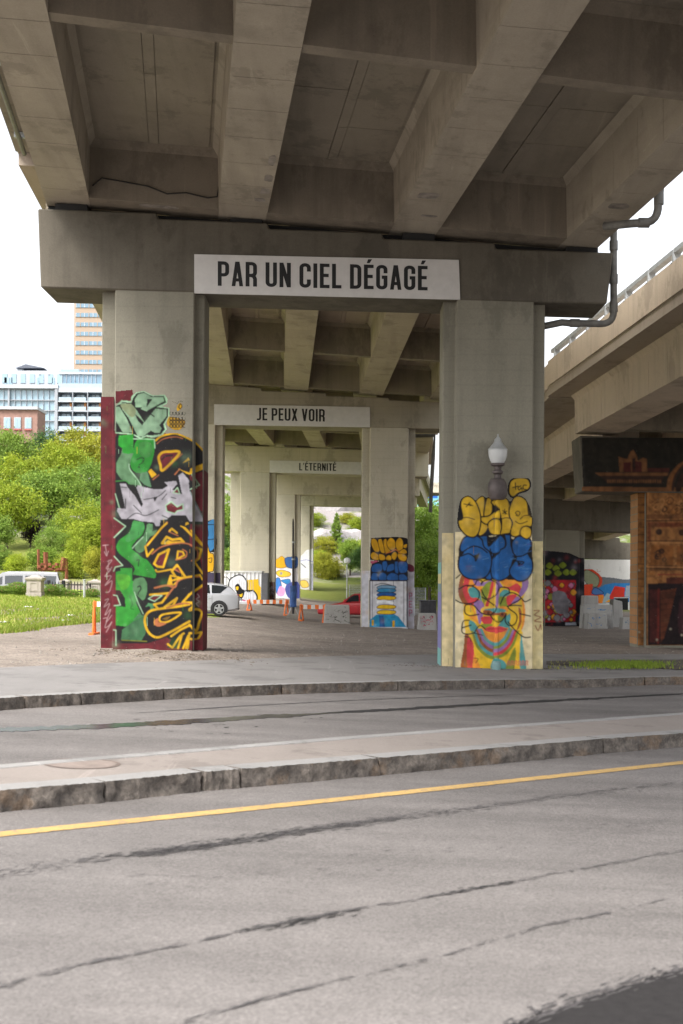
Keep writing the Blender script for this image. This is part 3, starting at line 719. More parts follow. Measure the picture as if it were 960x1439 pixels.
GL = {'P': (.4, [ST, Pb], []), 'R': (.4, [ST, Pb, [(.2, .45), (.29, .41), (.33, .31), (.33, 0)]], []),
 'A': (.4, [], [[(0, 0), (.13, 0), (.255, 1), (.125, 1)], [(.27, 0), (.4, 0), (.275, 1), (.145, 1)], [(.09, .19), (.31, .19), (.29, .32), (.11, .32)]]),
 'U': (.4, [[(.07, 1)] + BOTL[::-1] + BOTR[::-1] + [(.33, 1)]], []), 'N': (.4, [ST, [(.33, 0), (.33, 1)]], [[(0, 1), (.14, 1), (.4, 0), (.26, 0)]]),
 'C': (.4, [Cc], []), 'I': (.14, [ST], []), 'E': (.34, [ST, [(.07, .93), (.34, .93)], [(.07, .52), (.31, .52)], [(.07, .07), (.34, .07)]], []),
 'L': (.33, [ST, [(.07, .07), (.33, .07)]], []), 'D': (.4, [ST, [(.07, .93)] + TOPR + BOTR + [(.07, .07)]], []),
 'G': (.4, [Cc + [(.33, .50), (.2, .50)]], []), 'J': (.3, [[(.23, 1)] + arcp(.12, .18, .11, 0, -90) + [(.0, .07)]], []),
 'X': (.4, [], [[(0, 0), (.14, 0), (.4, 1), (.26, 1)], [(.26, 0), (.4, 0), (.14, 1), (0, 1)]]),
 'V': (.4, [], [[(0, 1), (.135, 1), (.265, 0), (.135, 0)], [(.265, 1), (.4, 1), (.265, 0), (.135, 0)]]),
 'O': (.4, [TOPR + BOTR + BOTL + TOPL + [TOPR[0]]], []), 'T': (.36, [[(0, .93), (.36, .93)], [(.18, 0), (.18, .93)]], []), "'": (.12, [], [[(0, 1), (.12, 1), (.08, .74), (.03, .74)]])}
GL['É'] = (GL['E'][0], GL['E'][1], [[(.10, 1.06), (.20, 1.06), (.29, 1.22), (.15, 1.22)]])
def sweep(pl, s):
    n = len(pl); o = []
    pl = [Vector((a, b)) for a, b in pl]
    closed = (pl[0] - pl[-1]).length < 1e-6
    for i in range(n):
        a = pl[i - 1] if i else (pl[-2] if closed else None); b = pl[i + 1] if i < n - 1 else (pl[1] if closed else None)
        d1 = (pl[i] - a).normalized() if a is not None else None; d2 = (b - pl[i]).normalized() if b is not None else None
        d1 = d1 or d2; d2 = d2 or d1
        n1, n2 = Vector((-d1.y, d1.x)), Vector((-d2.y, d2.x)); mm = (n1 + n2).normalized(); k = s / max(.5, mm.dot(n1))
        o.append((pl[i] + mm * k, pl[i] - mm * k))
    return o
def board(label, quad, Yf, text, x0, x1, ytop, ybot, slope):
    """quad: corners tl tr br bl in photo pixels on the beam face at Yf"""
    t = thing('lettered_board', label, 'sign', P((quad[0][0] + quad[1][0]) / 2, quad[2][1], Yf), 'white lettered boards')
    f = [P(x, y, Yf - .034) for x, y in quad]
    MB().prism(f, (0, .032, 0)).build('board', M_BOARD, t, bevel=.004)
    H = ybot - ytop; adv = []; cur = 0
    for ch in text:
        if ch == ' ': cur += .21; continue
        adv.append((ch, cur)); cur += GL[ch][0] + .085
    sx = (x1 - x0) / (cur - .085)
    for ch, c0 in adv:
        m = MB(); lay = 0
        def W(a, b):
            x = x0 + (c0 + a) * sx; return P(x, ybot + slope * (x - x0) - b * H, Yf - .036 - .0004 * lay)
        for st in GL[ch][1]:
            o = sweep(st, .068); lay += 1
            vs = [W(*q) for pr in o for q in pr]; m.add(vs, [(2 * i, 2 * i + 1, 2 * i + 3, 2 * i + 2) for i in range(len(o) - 1)])
        for pg in GL[ch][2]:
            lay += 1; m.add([W(*q) for q in pg], [tuple(range(len(pg)))])
        m.build('letter', M_INK, t, fix=False)
board('long white board reading PAR UN CIEL DÉGAGÉ on the nearest beam', [(273, 357), (645, 365), (647, 421), (273, 412)], 25.3, 'PAR UN CIEL DÉGAGÉ', 306, 601, 367, 401.5, .0225)
board('white board reading JE PEUX VOIR on the second beam', [(301, 568), (520, 572), (520, 600.5), (301, 597)], 47.0, 'JE PEUX VOIR', 361, 456.5, 573, 590.5, .02)
board("small white board reading L'ÉTERNITÉ on the third beam", [(379, 647), (515, 649.5), (515, 667), (379, 664)], 68.0, "L'ÉTERNITÉ", 420.5, 472.5, 650.5, 661, .015)
# ------------------------------------------------------------------ painted walls: flat paint sheets with a colour per point
M_PAINT = paint_mat('spray_paint')
def smooth_closed(pts, n=6):
    o = []; k = len(pts)
    for i in range(k):
        p0, p1, p2, p3 = (np.array(pts[(i + j) % k], float) for j in (-1, 0, 1, 2))
        for t in np.linspace(0, 1, n, endpoint=False):
            o.append(tuple(.5 * (2 * p1 + (p2 - p0) * t + (2 * p0 - 5 * p1 + 4 * p2 - p3) * t * t + (3 * p1 - p0 - 3 * p2 + p3) * t ** 3)))
    return o
def smooth_open(pts, n=6):
    e = [pts[0]] + list(pts) + [pts[-1]]; o = []
    for i in range(len(pts) - 1):
        p0, p1, p2, p3 = (np.array(e[i + j], float) for j in range(4))
        for t in np.linspace(0, 1, n, endpoint=False):
            o.append(tuple(.5 * (2 * p1 + (p2 - p0) * t + (2 * p0 - 5 * p1 + 4 * p2 - p3) * t * t + (3 * p1 - p0 - 3 * p2 + p3) * t ** 3)))
    return o + [tuple(pts[-1])]
class Canvas:
    """a paint layer over part of a wall, in photo pixels; fills and strokes are sampled on a grid"""
    def __init__(s, x0, y0, x1, y1, step):
        s.xs = np.arange(x0, x1 + step * .5, step); s.ys = np.arange(y0, y1 + step * .5, step); s.step = step
        s.X, s.Y = np.meshgrid(s.xs, s.ys); s.c = np.zeros(s.X.shape + (3,)); s.a = np.zeros(s.X.shape)
        s.T = lambda p: p
    def put(s, mask, col):
        col = np.array(srgb(*col)); s.c = s.c * (1 - mask[..., None]) + col * mask[..., None]; s.a = np.maximum(s.a, mask)
    def fill(s, pts, col, smooth=False, out=None, ow=1.6):
        pts = [s.T(p) for p in pts]
        q = smooth_closed(pts) if smooth else pts
        ins = np.zeros(s.X.shape, bool); n = len(q)
        for i in range(n):
            (xa, ya), (xb, yb) = q[i], q[(i + 1) % n]
            if ya == yb: continue
            cr = ((ya > s.Y) != (yb > s.Y)) & (s.X < (xb - xa) * (s.Y - ya) / (yb - ya) + xa); ins ^= cr
        s.put(ins.astype(float), col)
        if out: s._st(q + [q[0]], ow, out)
        return s
    def _st(s, q, wd, col):
        mask = np.zeros(s.X.shape); h = wd / 2
        xs, ys = [p[0] for p in q], [p[1] for p in q]
        i0, i1 = np.searchsorted(s.xs, [min(xs) - wd - 1, max(xs) + wd + 1]); j0, j1 = np.searchsorted(s.ys, [min(ys) - wd - 1, max(ys) + wd + 1])
        X, Y = s.X[j0:j1, i0:i1], s.Y[j0:j1, i0:i1]
        if X.size == 0: return s
        d = np.full(X.shape, 1e9)
        for (xa, ya), (xb, yb) in zip(q[:-1], q[1:]):
            dx, dy = xb - xa, yb - ya; L = dx * dx + dy * dy + 1e-9
            t = np.clip(((X - xa) * dx + (Y - ya) * dy) / L, 0, 1); d = np.minimum(d, np.hypot(X - xa - t * dx, Y - ya - t * dy))
        mask[j0:j1, i0:i1] = np.clip((h - d) / s.step + .5, 0, 1); s.put(mask, col); return s
    def stroke(s, pts, wd, col, smooth=True):
        pts = [s.T(p) for p in pts]; return s._st(smooth_open(pts) if smooth else pts, wd, col)
    def dot(s, p, r, col):
        x, y = s.T(p); s.put(np.clip((r - np.hypot(s.X - x, s.Y - y)) / s.step + .5, 0, 1), col); return s
    def rect(s, x0, y0, x1, y1, col): return s.fill([(x0, y0), (x1, y0), (x1, y1), (x0, y1)], col)
    def scribble(s, x0, y0, x1, y1, n, wd, cols, seed):
        r = random.Random(seed)
        for _ in range(n):
            x, y = r.uniform(x0, x1), r.uniform(y0, y1); p = [(x, y)]
            for k in range(3): x += r.uniform(-1, 1) * (x1 - x0) * .18; y += r.uniform(-1, 1) * (y1 - y0) * .14; p.append((x, y))
            s.stroke(p, wd, r.choice(cols))
    def speckle(s, amt, seed, sc=7):
        """uneven spray: cloudy light and dark within the colours themselves"""
        r = np.random.RandomState(seed); h, w_ = s.a.shape
        g = r.rand(h // sc + 3, w_ // sc + 3); yy = np.arange(h) / sc; xx = np.arange(w_) / sc
        y0, x0 = yy.astype(int), xx.astype(int); fy, fx = (yy - y0)[:, None], (xx - x0)[None, :]
        n = g[y0][:, x0] * (1 - fy) * (1 - fx) + g[y0 + 1][:, x0] * fy * (1 - fx) + g[y0][:, x0 + 1] * (1 - fy) * fx + g[y0 + 1][:, x0 + 1] * fy * fx
        s.c *= (1 + amt * (n - .5))[..., None]
    def mist(s, n, seed, cols, rmin=4, rmax=16, amt=.22):
        """soft overspray clouds left by the cans"""
        r = random.Random(seed); on = s.a > .5
        for _ in range(n):
            x, y, q = r.uniform(s.xs[0], s.xs[-1]), r.uniform(s.ys[0], s.ys[-1]), r.uniform(rmin, rmax)
            m_ = np.exp(-((s.X - x) ** 2 + (s.Y - y) ** 2) / (q * q * .5)) * amt * r.uniform(.4, 1) * on
            s.c = s.c * (1 - m_[..., None]) + np.array(srgb(*r.choice(cols))) * m_[..., None]
    def drips(s, n, seed, cols, ln=14):
        r = random.Random(seed); on = s.a > .5
        for _ in range(n):
            x, y = r.uniform(s.xs[0], s.xs[-1]), r.uniform(s.ys[0], s.ys[-1]); L = r.uniform(.3, 1) * ln
            m_ = np.clip(1 - np.abs(s.X - x) / .7, 0, 1) * ((s.Y > y) & (s.Y < y + L)) * on * .55
            s.c = s.c * (1 - m_[..., None]) + np.array(srgb(*r.choice(cols))) * m_[..., None]
    def soften(s):
        q = np.pad(s.c, ((1, 1), (1, 1), (0, 0)), mode='edge'); a = np.pad(s.a, 1, mode='edge')[..., None]; w_ = 0; t = 0
        for dj in (0, 1, 2):
            for di in (0, 1, 2):
                k = (1, 2, 1)[dj] * (1, 2, 1)[di]; aa = a[dj:dj + s.a.shape[0], di:di + s.a.shape[1]] * k; t = t + q[dj:dj + s.a.shape[0], di:di + s.a.shape[1]] * aa; w_ = w_ + aa
        s.c = t / np.maximum(w_, 1e-6)
    def build(s, name, parent, depth, mat=None, label=None):
        """depth(px) -> Y of the wall surface under that photo column"""
        h, w_ = s.a.shape; idx = np.full((h, w_), -1, int); on = s.a > .5
        cell = on[:-1, :-1] & on[1:, :-1] & on[:-1, 1:] & on[1:, 1:]
        need = np.zeros((h, w_), bool); need[:-1, :-1] |= cell; need[1:, :-1] |= cell; need[:-1, 1:] |= cell; need[1:, 1:] |= cell
        jj, ii = np.nonzero(need); idx[jj, ii] = np.arange(len(jj))
        D = np.array([depth(x) for x in s.xs])
        px, py, Y = s.xs[ii] - PX0, s.ys[jj] - PY0, D[ii]; c_, s_ = math.cos(ROLL), math.sin(ROLL)
        co = np.stack([(px * c_ + py * s_) * Y / FPX, Y, EYE - (-px * s_ + py * c_) * Y / FPX], 1)
        cj, ci = np.nonzero(cell); F = np.stack([idx[cj, ci], idx[cj + 1, ci], idx[cj + 1, ci + 1], idx[cj, ci + 1]], 1)
        me = bpy.data.meshes.new(name); me.vertices.add(len(co)); me.vertices.foreach_set('co', co.ravel())
        me.loops.add(F.size); me.loops.foreach_set('vertex_index', F.ravel().astype(np.int32)); me.polygons.add(len(F))
        me.polygons.foreach_set('loop_start', np.arange(0, F.size, 4, dtype=np.int32)); me.polygons.foreach_set('loop_total', np.full(len(F), 4, np.int32))
        me.update(calc_edges=True); me.validate()
        at = me.color_attributes.new('paint', 'FLOAT_COLOR', 'POINT')
        at.data.foreach_set('color', np.concatenate([np.clip(s.c[jj, ii], 0, 1), np.ones((len(jj), 1))], 1).astype(np.float32).ravel())
        me.materials.append(mat or M_PAINT); o = bpy.data.objects.new(name, me); COL.objects.link(o); adopt(o, parent)
        if label: o['label'] = label
        return o
def col_depth(info, off=.004):
    f, rec, xa, xb = info['f'], info['rec'], info['xa'], info['xb']
    return lambda x: (f - off) if xa - .2 <= x <= xb + .2 else f + rec - off
def zoomT(x0, y0, sc): return lambda p: (x0 + p[0] / sc, y0 + p[1] / sc)

BLK, RED, MINT, YEL, BRN = (17, 15, 17), (98, 24, 34), (165, 205, 168), (214, 166, 18), (176, 104, 62)
# ---- left column of the nearest pier: green, silver and black-and-yellow letters
colL, infoL = PIER1[1][0]
cv = Canvas(141.6, 546, 284.6, 914, .72)
A, B = zoomT(138, 540, 6.234), zoomT(138, 720, 6.234)
cv.T = lambda p: p
cv.rect(140, 557, 161, 916, RED)                       # left flank
cv.T = A
cv.fill([(150, 60), (230, 52), (300, 45), (312, 100), (270, 170), (150, 170)], RED)
cv.T = lambda p: p
cv.fill([(161, 605), (215, 605), (250, 612), (286, 640), (286, 916), (161, 916)], RED)
cv.T = A
cv.fill([(165, 430), (480, 470), (560, 450), (680, 430), (800, 465), (880, 525), (925, 590), (925, 760), (800, 800), (830, 1000), (930, 1184), (150, 1184), (150, 470)], BLK)
cv.fill([(810, 880), (925, 760), (930, 1184), (915, 1184)], RED)
cv.T = B
cv.fill([(150, -10), (920, -10), (915, 120), (800, 130), (800, 300), (920, 320), (915, 620), (830, 760), (910, 850), (910, 1040), (800, 1190), (600, 1190), (640, 1110), (430, 1150), (155, 1150), (150, 60)], BLK)
cv.fill([(140, 50), (240, 122), (140, 220)], RED); cv.stroke([(140, 50), (240, 122), (140, 220)], 1.5, MINT, False)
cv.fill([(140, 385), (215, 465), (135, 500)], RED); cv.stroke([(140, 385), (215, 465), (150, 480), (135, 515)], 1.3, MINT, False)
cv.fill([(135, 725), (165, 730), (195, 812), (130, 815)], RED); cv.stroke([(135, 725), (165, 730), (195, 812), (140, 818)], 1.3, MINT, False)
cv.stroke([(135, 1030), (155, 1032), (156, 1165)], 1.6, MINT, False)
# green S and leaf shapes
G1, G2, G3 = (40, 135, 42), (78, 122, 80), (60, 108, 70)
cv.fill([(310, 75), (380, 75), (405, 120), (390, 190), (330, 250), (292, 310), (330, 350), (390, 400), (430, 420), (500, 515), (500, 572), (450, 570), (330, 548), (305, 540), (320, 490), (270, 430), (185, 360), (160, 300), (190, 240), (270, 180), (300, 120)], G1, True)
cv.fill([(310, 75), (380, 75), (405, 120), (385, 180), (330, 230), (260, 260), (240, 230), (285, 150)], (62, 140, 70), True)
cv.fill([(430, 105), (475, 100), (470, 180), (425, 260), (405, 330), (360, 352), (322, 320), (345, 260), (395, 205), (420, 150)], G2, True)
cv.fill([(440, 220), (480, 165), (520, 150), (495, 195)], G2)
cv.fill([(195, 490), (300, 488), (300, 600), (310, 600), (350, 575), (400, 575), (430, 640), (420, 730), (390, 770), (350, 730), (320, 700), (370, 830), (395, 885), (440, 800), (490, 800), (485, 850), (430, 890), (345, 945), (240, 1000), (155, 990), (155, 820), (240, 830), (235, 750), (190, 680), (155, 680), (155, 520), (195, 515)], (44, 140, 44))
cv.fill([(310, 600), (350, 575), (400, 575), (430, 640), (420, 730), (390, 770), (345, 730), (305, 690)], G2, True)
cv.fill([(160, 550), (280, 560), (260, 660), (200, 670)], (74, 152, 40), True)
cv.fill([(300, 960), (430, 895), (415, 1060), (380, 1122), (200, 1117), (210, 1030)], G3)
cv.fill([(300, 950), (440, 795), (490, 800), (485, 850), (420, 900)], (70, 125, 82))
cv.stroke([(350, 790), (395, 885), (440, 840)], 6, BLK, False); cv.fill([(345, 780), (435, 840), (395, 890)], BLK)
cv.stroke([(345, 655), (365, 645), (375, 670), (355, 700), (350, 720)], 1.6, BLK); cv.stroke([(340, 420), (360, 415), (355, 440), (352, 470)], 1.4, BLK)
cv.stroke([(300, 315), (340, 270), (395, 215)], 1.2, MINT); cv.stroke([(318, 700), (345, 780), (395, 890)], 1.2, MINT); cv.stroke([(205, 1120), (425, 1130)], .8, (150, 150, 40))
cv.stroke([(280, 740), (300, 800), (285, 840), (310, 850)], .9, (20, 60, 20))
# black and yellow letters
def Y(p, wd=2.6, c=YEL): cv.stroke(p, wd, c, False)
def YS(p, wd=2.6, c=YEL): cv.stroke(p, wd, c, True)
Y([(415, 300), (610, 80), (650, 48), (700, 58)], 2.2, BRN); Y([(413, 300), (430, 385), (480, 325)], 2.6); Y([(430, 290), (560, 130), (600, 95)], 2.4)
Y([(720, 100), (800, 180), (915, 290)], 3.2); Y([(730, 118), (800, 88)], 3.4); Y([(680, 90), (730, 100)], 2)
cv.fill([(560, 270), (600, 215), (650, 240), (720, 230), (750, 262)], BLK, out=YEL, ow=3.2); Y([(590, 268), (615, 250), (645, 262)], 2)
Y([(625, 165), (645, 143), (690, 180)], 2.6); Y([(620, 170), (700, 205)], 1.4, BRN)
YS([(470, 365), (560, 300), (700, 270), (800, 280), (870, 335)], 1.8, BRN)
cv.fill([(490, 450), (530, 370), (620, 325), (570, 480), (520, 475)], RED, out=YEL, ow=3.0); cv.fill([(690, 410), (700, 340), (740, 345), (755, 375)], RED, out=YEL, ow=2.4)
YS([(680, 415), (760, 395), (775, 350), (740, 325)], 1.6, BRN); Y([(860, 312), (905, 325), (885, 400), (845, 432)], 3.2); Y([(845, 435), (915, 535)], 2.6); YS([(830, 300), (870, 330), (868, 400), (820, 425)], 1.8, BRN)
YS([(505, 505), (525, 520), (640, 500)], 2.2)
cv.fill([(645, 515), (690, 462), (765, 570), (690, 582)], BLK, out=YEL, ow=3.2); Y([(670, 500), (720, 525)], 2, BRN); cv.fill([(675, 495), (700, 480), (725, 530)], RED)
cv.fill([(600, 640), (630, 545), (700, 560), (745, 575), (660, 642)], YEL); cv.fill([(640, 565), (690, 570), (650, 590)], BLK); cv.fill([(645, 605), (690, 595), (655, 635)], BLK)
YS([(495, 662), (600, 640), (670, 655), (700, 600), (780, 570), (890, 560)], 2.6, BRN); Y([(700, 582), (890, 548), (915, 590)], 2.4)
Y([(455, 722), (620, 708), (560, 790), (490, 808), (520, 838)], 3.0); Y([(640, 640), (660, 660), (600, 740)], 2.2, BRN)
Y([(915, 640), (800, 720), (740, 790), (825, 792), (835, 825), (800, 850)], 3.2); Y([(580, 832), (690, 752), (655, 818), (590, 830)], 3)
cv.fill([(440, 757), (485, 728), (560, 728), (495, 780)], RED, out=MINT, ow=1.3)
YS([(800, 805), (700, 825), (560, 842), (455, 865), (410, 925), (420, 1010), (460, 1070), (525, 1095), (640, 1045), (800, 955)], 3.2)
cv.fill([(535, 935), (570, 895), (725, 880), (630, 950), (560, 962)], BLK, True, YEL, 2.6); cv.fill([(560, 935), (600, 915), (640, 910), (600, 945)], (120, 90, 20))
cv.fill([(488, 950), (535, 925), (530, 962), (600, 970), (540, 1000), (500, 990)], BRN, True); YS([(600, 838), (720, 800), (800, 800)], 2, BRN)
YS([(800, 858), (870, 848), (908, 880), (885, 960), (858, 1035), (800, 985)], 3.2); Y([(800, 1060), (908, 1052), (870, 1118), (800, 1108)], 3); YS([(640, 1085), (720, 1030), (800, 990)], 3)
cv.fill([(430, 1150), (600, 1095), (625, 1120), (600, 1195), (430, 1195)], RED); cv.fill([(800, 1130), (915, 1100), (915, 1195), (800, 1195)], RED)
for q in ([(610, 1155), (650, 1185), (720, 1080)], [(700, 1190), (735, 1070), (750, 1060)], [(745, 1190), (790, 1080), (770, 1190)], [(785, 1190), (800, 1060)]): Y(q, 2.8)
cv.fill([(810, 10), (915, 5), (915, 290), (880, 240), (805, 140)], RED); Y([(815, 160), (915, 285)], 2.6)
cv.fill([(890, 400), (915, 380), (915, 520)], RED); cv.fill([(900, 680), (915, 650), (915, 870), (850, 800)], RED)
cv.stroke([(870, 715), (885, 740), (860, 760), (885, 780), (860, 800), (880, 825)], 1.0, (190, 170, 170))
# upper part
cv.T = A
cv.fill([(150, 190), (205, 140), (290, 148), (292, 105), (330, 68), (400, 55), (450, 80), (480, 95), (585, 88), (612, 130), (605, 172), (560, 192), (625, 205), (628, 285), (590, 350), (604, 395), (560, 450), (480, 468), (420, 458), (370, 482), (300, 440), (150, 430)], MINT)
cv.fill([(155, 190), (195, 172), (210, 155), (290, 162), (305, 120), (335, 80), (400, 66), (450, 95), (480, 105), (575, 100), (598, 160), (510, 200), (612, 212), (612, 285), (572, 350), (585, 395), (550, 438), (470, 448), (425, 445), (375, 468), (300, 430), (155, 420)], BLK)
NG = (136, 170, 138)
cv.fill([(152, 200), (185, 195), (250, 300), (302, 420), (215, 420), (152, 315)], NG)
cv.fill([(195, 165), (290, 170), (335, 225), (405, 335), (500, 215), (598, 220), (598, 282), (535, 358), (555, 385), (540, 425), (500, 428), (462, 405), (390, 460), (348, 456), (270, 300), (210, 220)], NG)
cv.fill([(325, 200), (322, 130), (350, 88), (400, 75), (440, 95), (465, 112), (570, 112), (580, 150), (432, 240), (370, 215), (385, 200)], NG)
cv.fill([(320, 255), (403, 335), (385, 360), (348, 320)], BLK); cv.fill([(428, 130), (475, 130), (425, 200)], BLK); cv.stroke([(432, 240), (490, 282)], 1.6, BLK, False); cv.stroke([(435, 235), (580, 155)], 2.2, BLK, False)
cv.fill([(200, 175), (290, 175), (330, 235), (300, 290), (220, 225)], (128, 140, 104), True)
cv.fill([(180, 450), (310, 435), (306, 540), (320, 600), (285, 680), (270, 740), (340, 830), (378, 905), (365, 1000), (318, 930), (265, 862), (200, 830), (160, 770), (160, 690), (200, 612), (212, 560), (178, 535)], (92, 132, 94))
cv.fill([(180, 450), (310, 435), (306, 540), (318, 600), (260, 610), (212, 600), (212, 560), (178, 535)], (36, 140, 40))
cv.fill([(320, 530), (350, 478), (490, 482), (494, 560), (470, 680), (425, 765), (345, 776), (295, 740), (282, 680), (310, 600)], (34, 138, 40), True)
cv.fill([(360, 520), (440, 500), (480, 560), (440, 640), (370, 620)], (58, 132, 58), True)
cv.fill([(375, 775), (432, 765), (468, 905), (405, 880), (362, 835)], (84, 128, 92)); cv.fill([(315, 470), (350, 475), (318, 525)], BLK)
cv.stroke([(340, 660), (370, 645), (398, 650), (388, 685), (358, 705)], 1.8, (20, 70, 22)); cv.dot((358, 725), 1.4, (20, 60, 22)); cv.stroke([(310, 478), (492, 482), (497, 560)], 1.2, MINT, False)
cv.stroke([(270, 700), (280, 750), (345, 835), (385, 905)], 1.4, MINT); cv.stroke([(155, 850), (240, 845), (270, 870)], 1.2, (60, 150, 60))
YS([(505, 492), (560, 452), (680, 432), (800, 478), (870, 525), (928, 588)], 2.6); YS([(515, 520), (570, 480), (670, 460), (740, 475)], 1.2, BRN)
cv.fill([(530, 640), (560, 600), (620, 590), (712, 602), (570, 752), (545, 705)], RED, True, YEL, 3.4); cv.stroke([(560, 660), (590, 630), (650, 622)], 2.4, BLK); Y([(590, 750), (735, 610)], 1.2, BRN)
cv.fill([(700, 740), (800, 775), (808, 738), (922, 692), (922, 745), (800, 792), (770, 780)], YEL); cv.fill([(742, 690), (790, 640), (802, 665)], YEL); cv.fill([(438, 762), (465, 740), (512, 790), (470, 822)], YEL); Y([(480, 835), (530, 795)], 1.4, BRN); Y([(672, 790), (715, 742)], 1.6, BRN)
SIL = (168, 164, 172)
cv.fill([(700, 800), (740, 760), (800, 835), (890, 878), (855, 905), (805, 918), (930, 1184), (930, 1230), (800, 1225), (770, 1190), (760, 1250), (560, 1190), (540, 1240), (300, 1190), (150, 1110), (160, 860), (480, 905), (560, 905)], BLK)
cv.fill([(190, 872), (240, 868), (265, 912), (350, 1012), (382, 1075), (392, 1050), (335, 905), (350, 882), (400, 900), (480, 918), (565, 918), (612, 888), (582, 858), (682, 846), (692, 872), (650, 922), (735, 965), (702, 800), (740, 772), (795, 838), (800, 935), (832, 1005), (918, 1180), (918, 1200), (800, 1200), (770, 1150), (640, 1150), (600, 1184), (545, 1190), (540, 1240), (505, 1242), (490, 1210), (380, 1200), (300, 1178), (205, 1182), (165, 1110), (170, 1085), (225, 1090), (232, 1060)], SIL)
cv.fill([(590, 1062), (640, 1028), (692, 1074), (742, 1048), (745, 1098), (692, 1110), (672, 1134), (600, 1112)], RED, out=MINT, ow=1.4); cv.fill([(655, 950), (695, 905), (715, 960)], RED, out=MINT, ow=1.2); cv.fill([(482, 990), (522, 985), (495, 1030)], BLK)
for q in ([(200, 930), (235, 1090), (240, 1005)], [(310, 1060), (380, 1130)], [(380, 1070), (330, 985)], [(250, 1184), (330, 1130), (420, 1150), (530, 1100)], [(400, 1010), (520, 985), (590, 930)], [(640, 990), (680, 1000)], [(560, 1150), (640, 1184)], [(200, 900), (250, 905)], [(800, 850), (870, 880)], [(600, 960), (560, 1010)]): cv.stroke(q, 1.2, BLK)
cv.fill([(790, 860), (860, 880), (800, 905)], BLK); cv.stroke([(820, 790), (888, 882), (808, 920)], 1.4, MINT, False); cv.stroke([(150, 960), (185, 1080)], 1.2, MINT, False); cv.stroke([(808, 940), (925, 1184)], 1.2, (120, 140, 130), False)
# little tag, top right
cv.stroke([(645, 148), (690, 165), (710, 150), (740, 152), (775, 185), (800, 190)], 1.2, BLK); cv.fill([(690, 190), (720, 160), (740, 190), (720, 225), (690, 235)], (206, 160, 24), True); cv.stroke([(705, 200), (720, 170), (735, 195), (718, 215), (705, 200)], 1.4, BLK)
cv.fill([(610, 300), (640, 280), (760, 320), (750, 370), (700, 405), (640, 390), (600, 350)], (190, 148, 30), True)
for k, y in enumerate((255, 300, 330, 365)):
    for q in range(5): x = 630 + q * 28; cv.stroke([(x, y - 12), (x + 20, y - 8), (x + 18, y + 12), (x - 2, y + 8), (x, y - 12)], 1.3, BLK)
cv.stroke([(785, 240), (800, 260), (785, 280)], 1, (100, 30, 30))
# pale scribbles on the red flank
cv.T = B
for q in ([(40, 290), (90, 285)], [(62, 285), (75, 380), (55, 345)], [(75, 380), (90, 340)], [(80, 430), (120, 420), (70, 490), (110, 500), (60, 560), (115, 560), (60, 640), (120, 600), (100, 690), (65, 700)], [(95, 420), (85, 520), (120, 480)], [(60, 770), (90, 760), (50, 830), (100, 800), (60, 900), (110, 850), (70, 960), (120, 900)], [(45, 930), (80, 930), (60, 1010), (110, 980)], [(70, 1050), (120, 960), (90, 1000)]): cv.stroke(q, .9, (170, 140, 140))
cv.c *= .74; cv.soften(); cv.mist(70, 5, [(60, 120, 60), (30, 24, 26), (120, 150, 120), (90, 40, 40)], 3, 11, .3); cv.drips(46, 7, [BLK, (40, 110, 44), (190, 150, 30), MINT]); cv.speckle(.55, 3); cv.speckle(.35, 13, 19)
mL = cv.build('mural', colL, col_depth(infoL), label='mural of green, silver and black-and-yellow graffiti letters')
# red paint on the column's left and right returns is on the sheet edges only

# ---- right column of the nearest pier: cream paint, yellow and blue bubble letters, striped face
colR, infoR = PIER1[1][1]
cv = Canvas(621.2, 672, 763.2, 940, .72)
A, B = zoomT(608, 660, 5.926), zoomT(608, 800, 5.926); CRM = (216, 198, 150)
cv.T = lambda p: p
cv.rect(619, 748.5, 639.5, 945, CRM); cv.rect(639.5, 747.5, 748.2, 945, (222, 206, 164)); cv.rect(748.2, 760.5, 765, 945, (220, 204, 152))
cv.T = B
YE, ORG, RD, TL, PU, GRN, BR = (236, 190, 20), (236, 148, 40), (214, 62, 66), (84, 160, 158), (150, 112, 170), (136, 148, 46), (160, 86, 40)
cv.fill([(215, 150), (240, 50), (790, 50), (792, 150), (755, 240), (768, 330), (765, 440), (730, 545), (775, 830), (235, 830), (275, 540), (255, 360), (262, 285), (222, 230)], YE)
F = cv.fill
F([(215, 150), (240, 50), (275, 55), (255, 130), (300, 285), (262, 290), (222, 230)], BR, True); F([(275, 55), (320, 55), (300, 130), (300, 200), (390, 255), (350, 290), (300, 285), (252, 180)], RD, True); F([(320, 60), (345, 100), (410, 150), (390, 200), (330, 150), (300, 145)], ORG, True)
F([(298, 168), (340, 150), (392, 180), (410, 260), (430, 300), (380, 240), (320, 232)], TL, True); F([(330, 60), (370, 70), (400, 110), (470, 95), (500, 85), (480, 130), (390, 140), (350, 125)], PU, True)
F([(410, 170), (450, 115), (490, 110), (455, 235), (430, 290), (440, 330), (410, 240)], GRN, True); F([(490, 110), (512, 125), (482, 245), (460, 320), (440, 300), (462, 230)], RD, True)
F([(525, 70), (560, 110), (585, 150), (550, 160), (540, 300), (525, 380), (520, 300)], PU, True); F([(560, 80), (700, 75), (742, 110), (690, 125), (610, 140)], ORG, True); F([(590, 140), (640, 145), (700, 118), (735, 150), (730, 205), (690, 185), (640, 170)], RD, True)
F([(745, 70), (792, 70), (795, 150), (745, 225), (720, 205), (745, 140)], PU, True); F([(555, 205), (600, 168), (645, 185), (640, 212), (590, 235), (552, 235)], TL, True); F([(545, 235), (600, 232), (650, 290), (570, 315), (545, 285)], GRN, True)
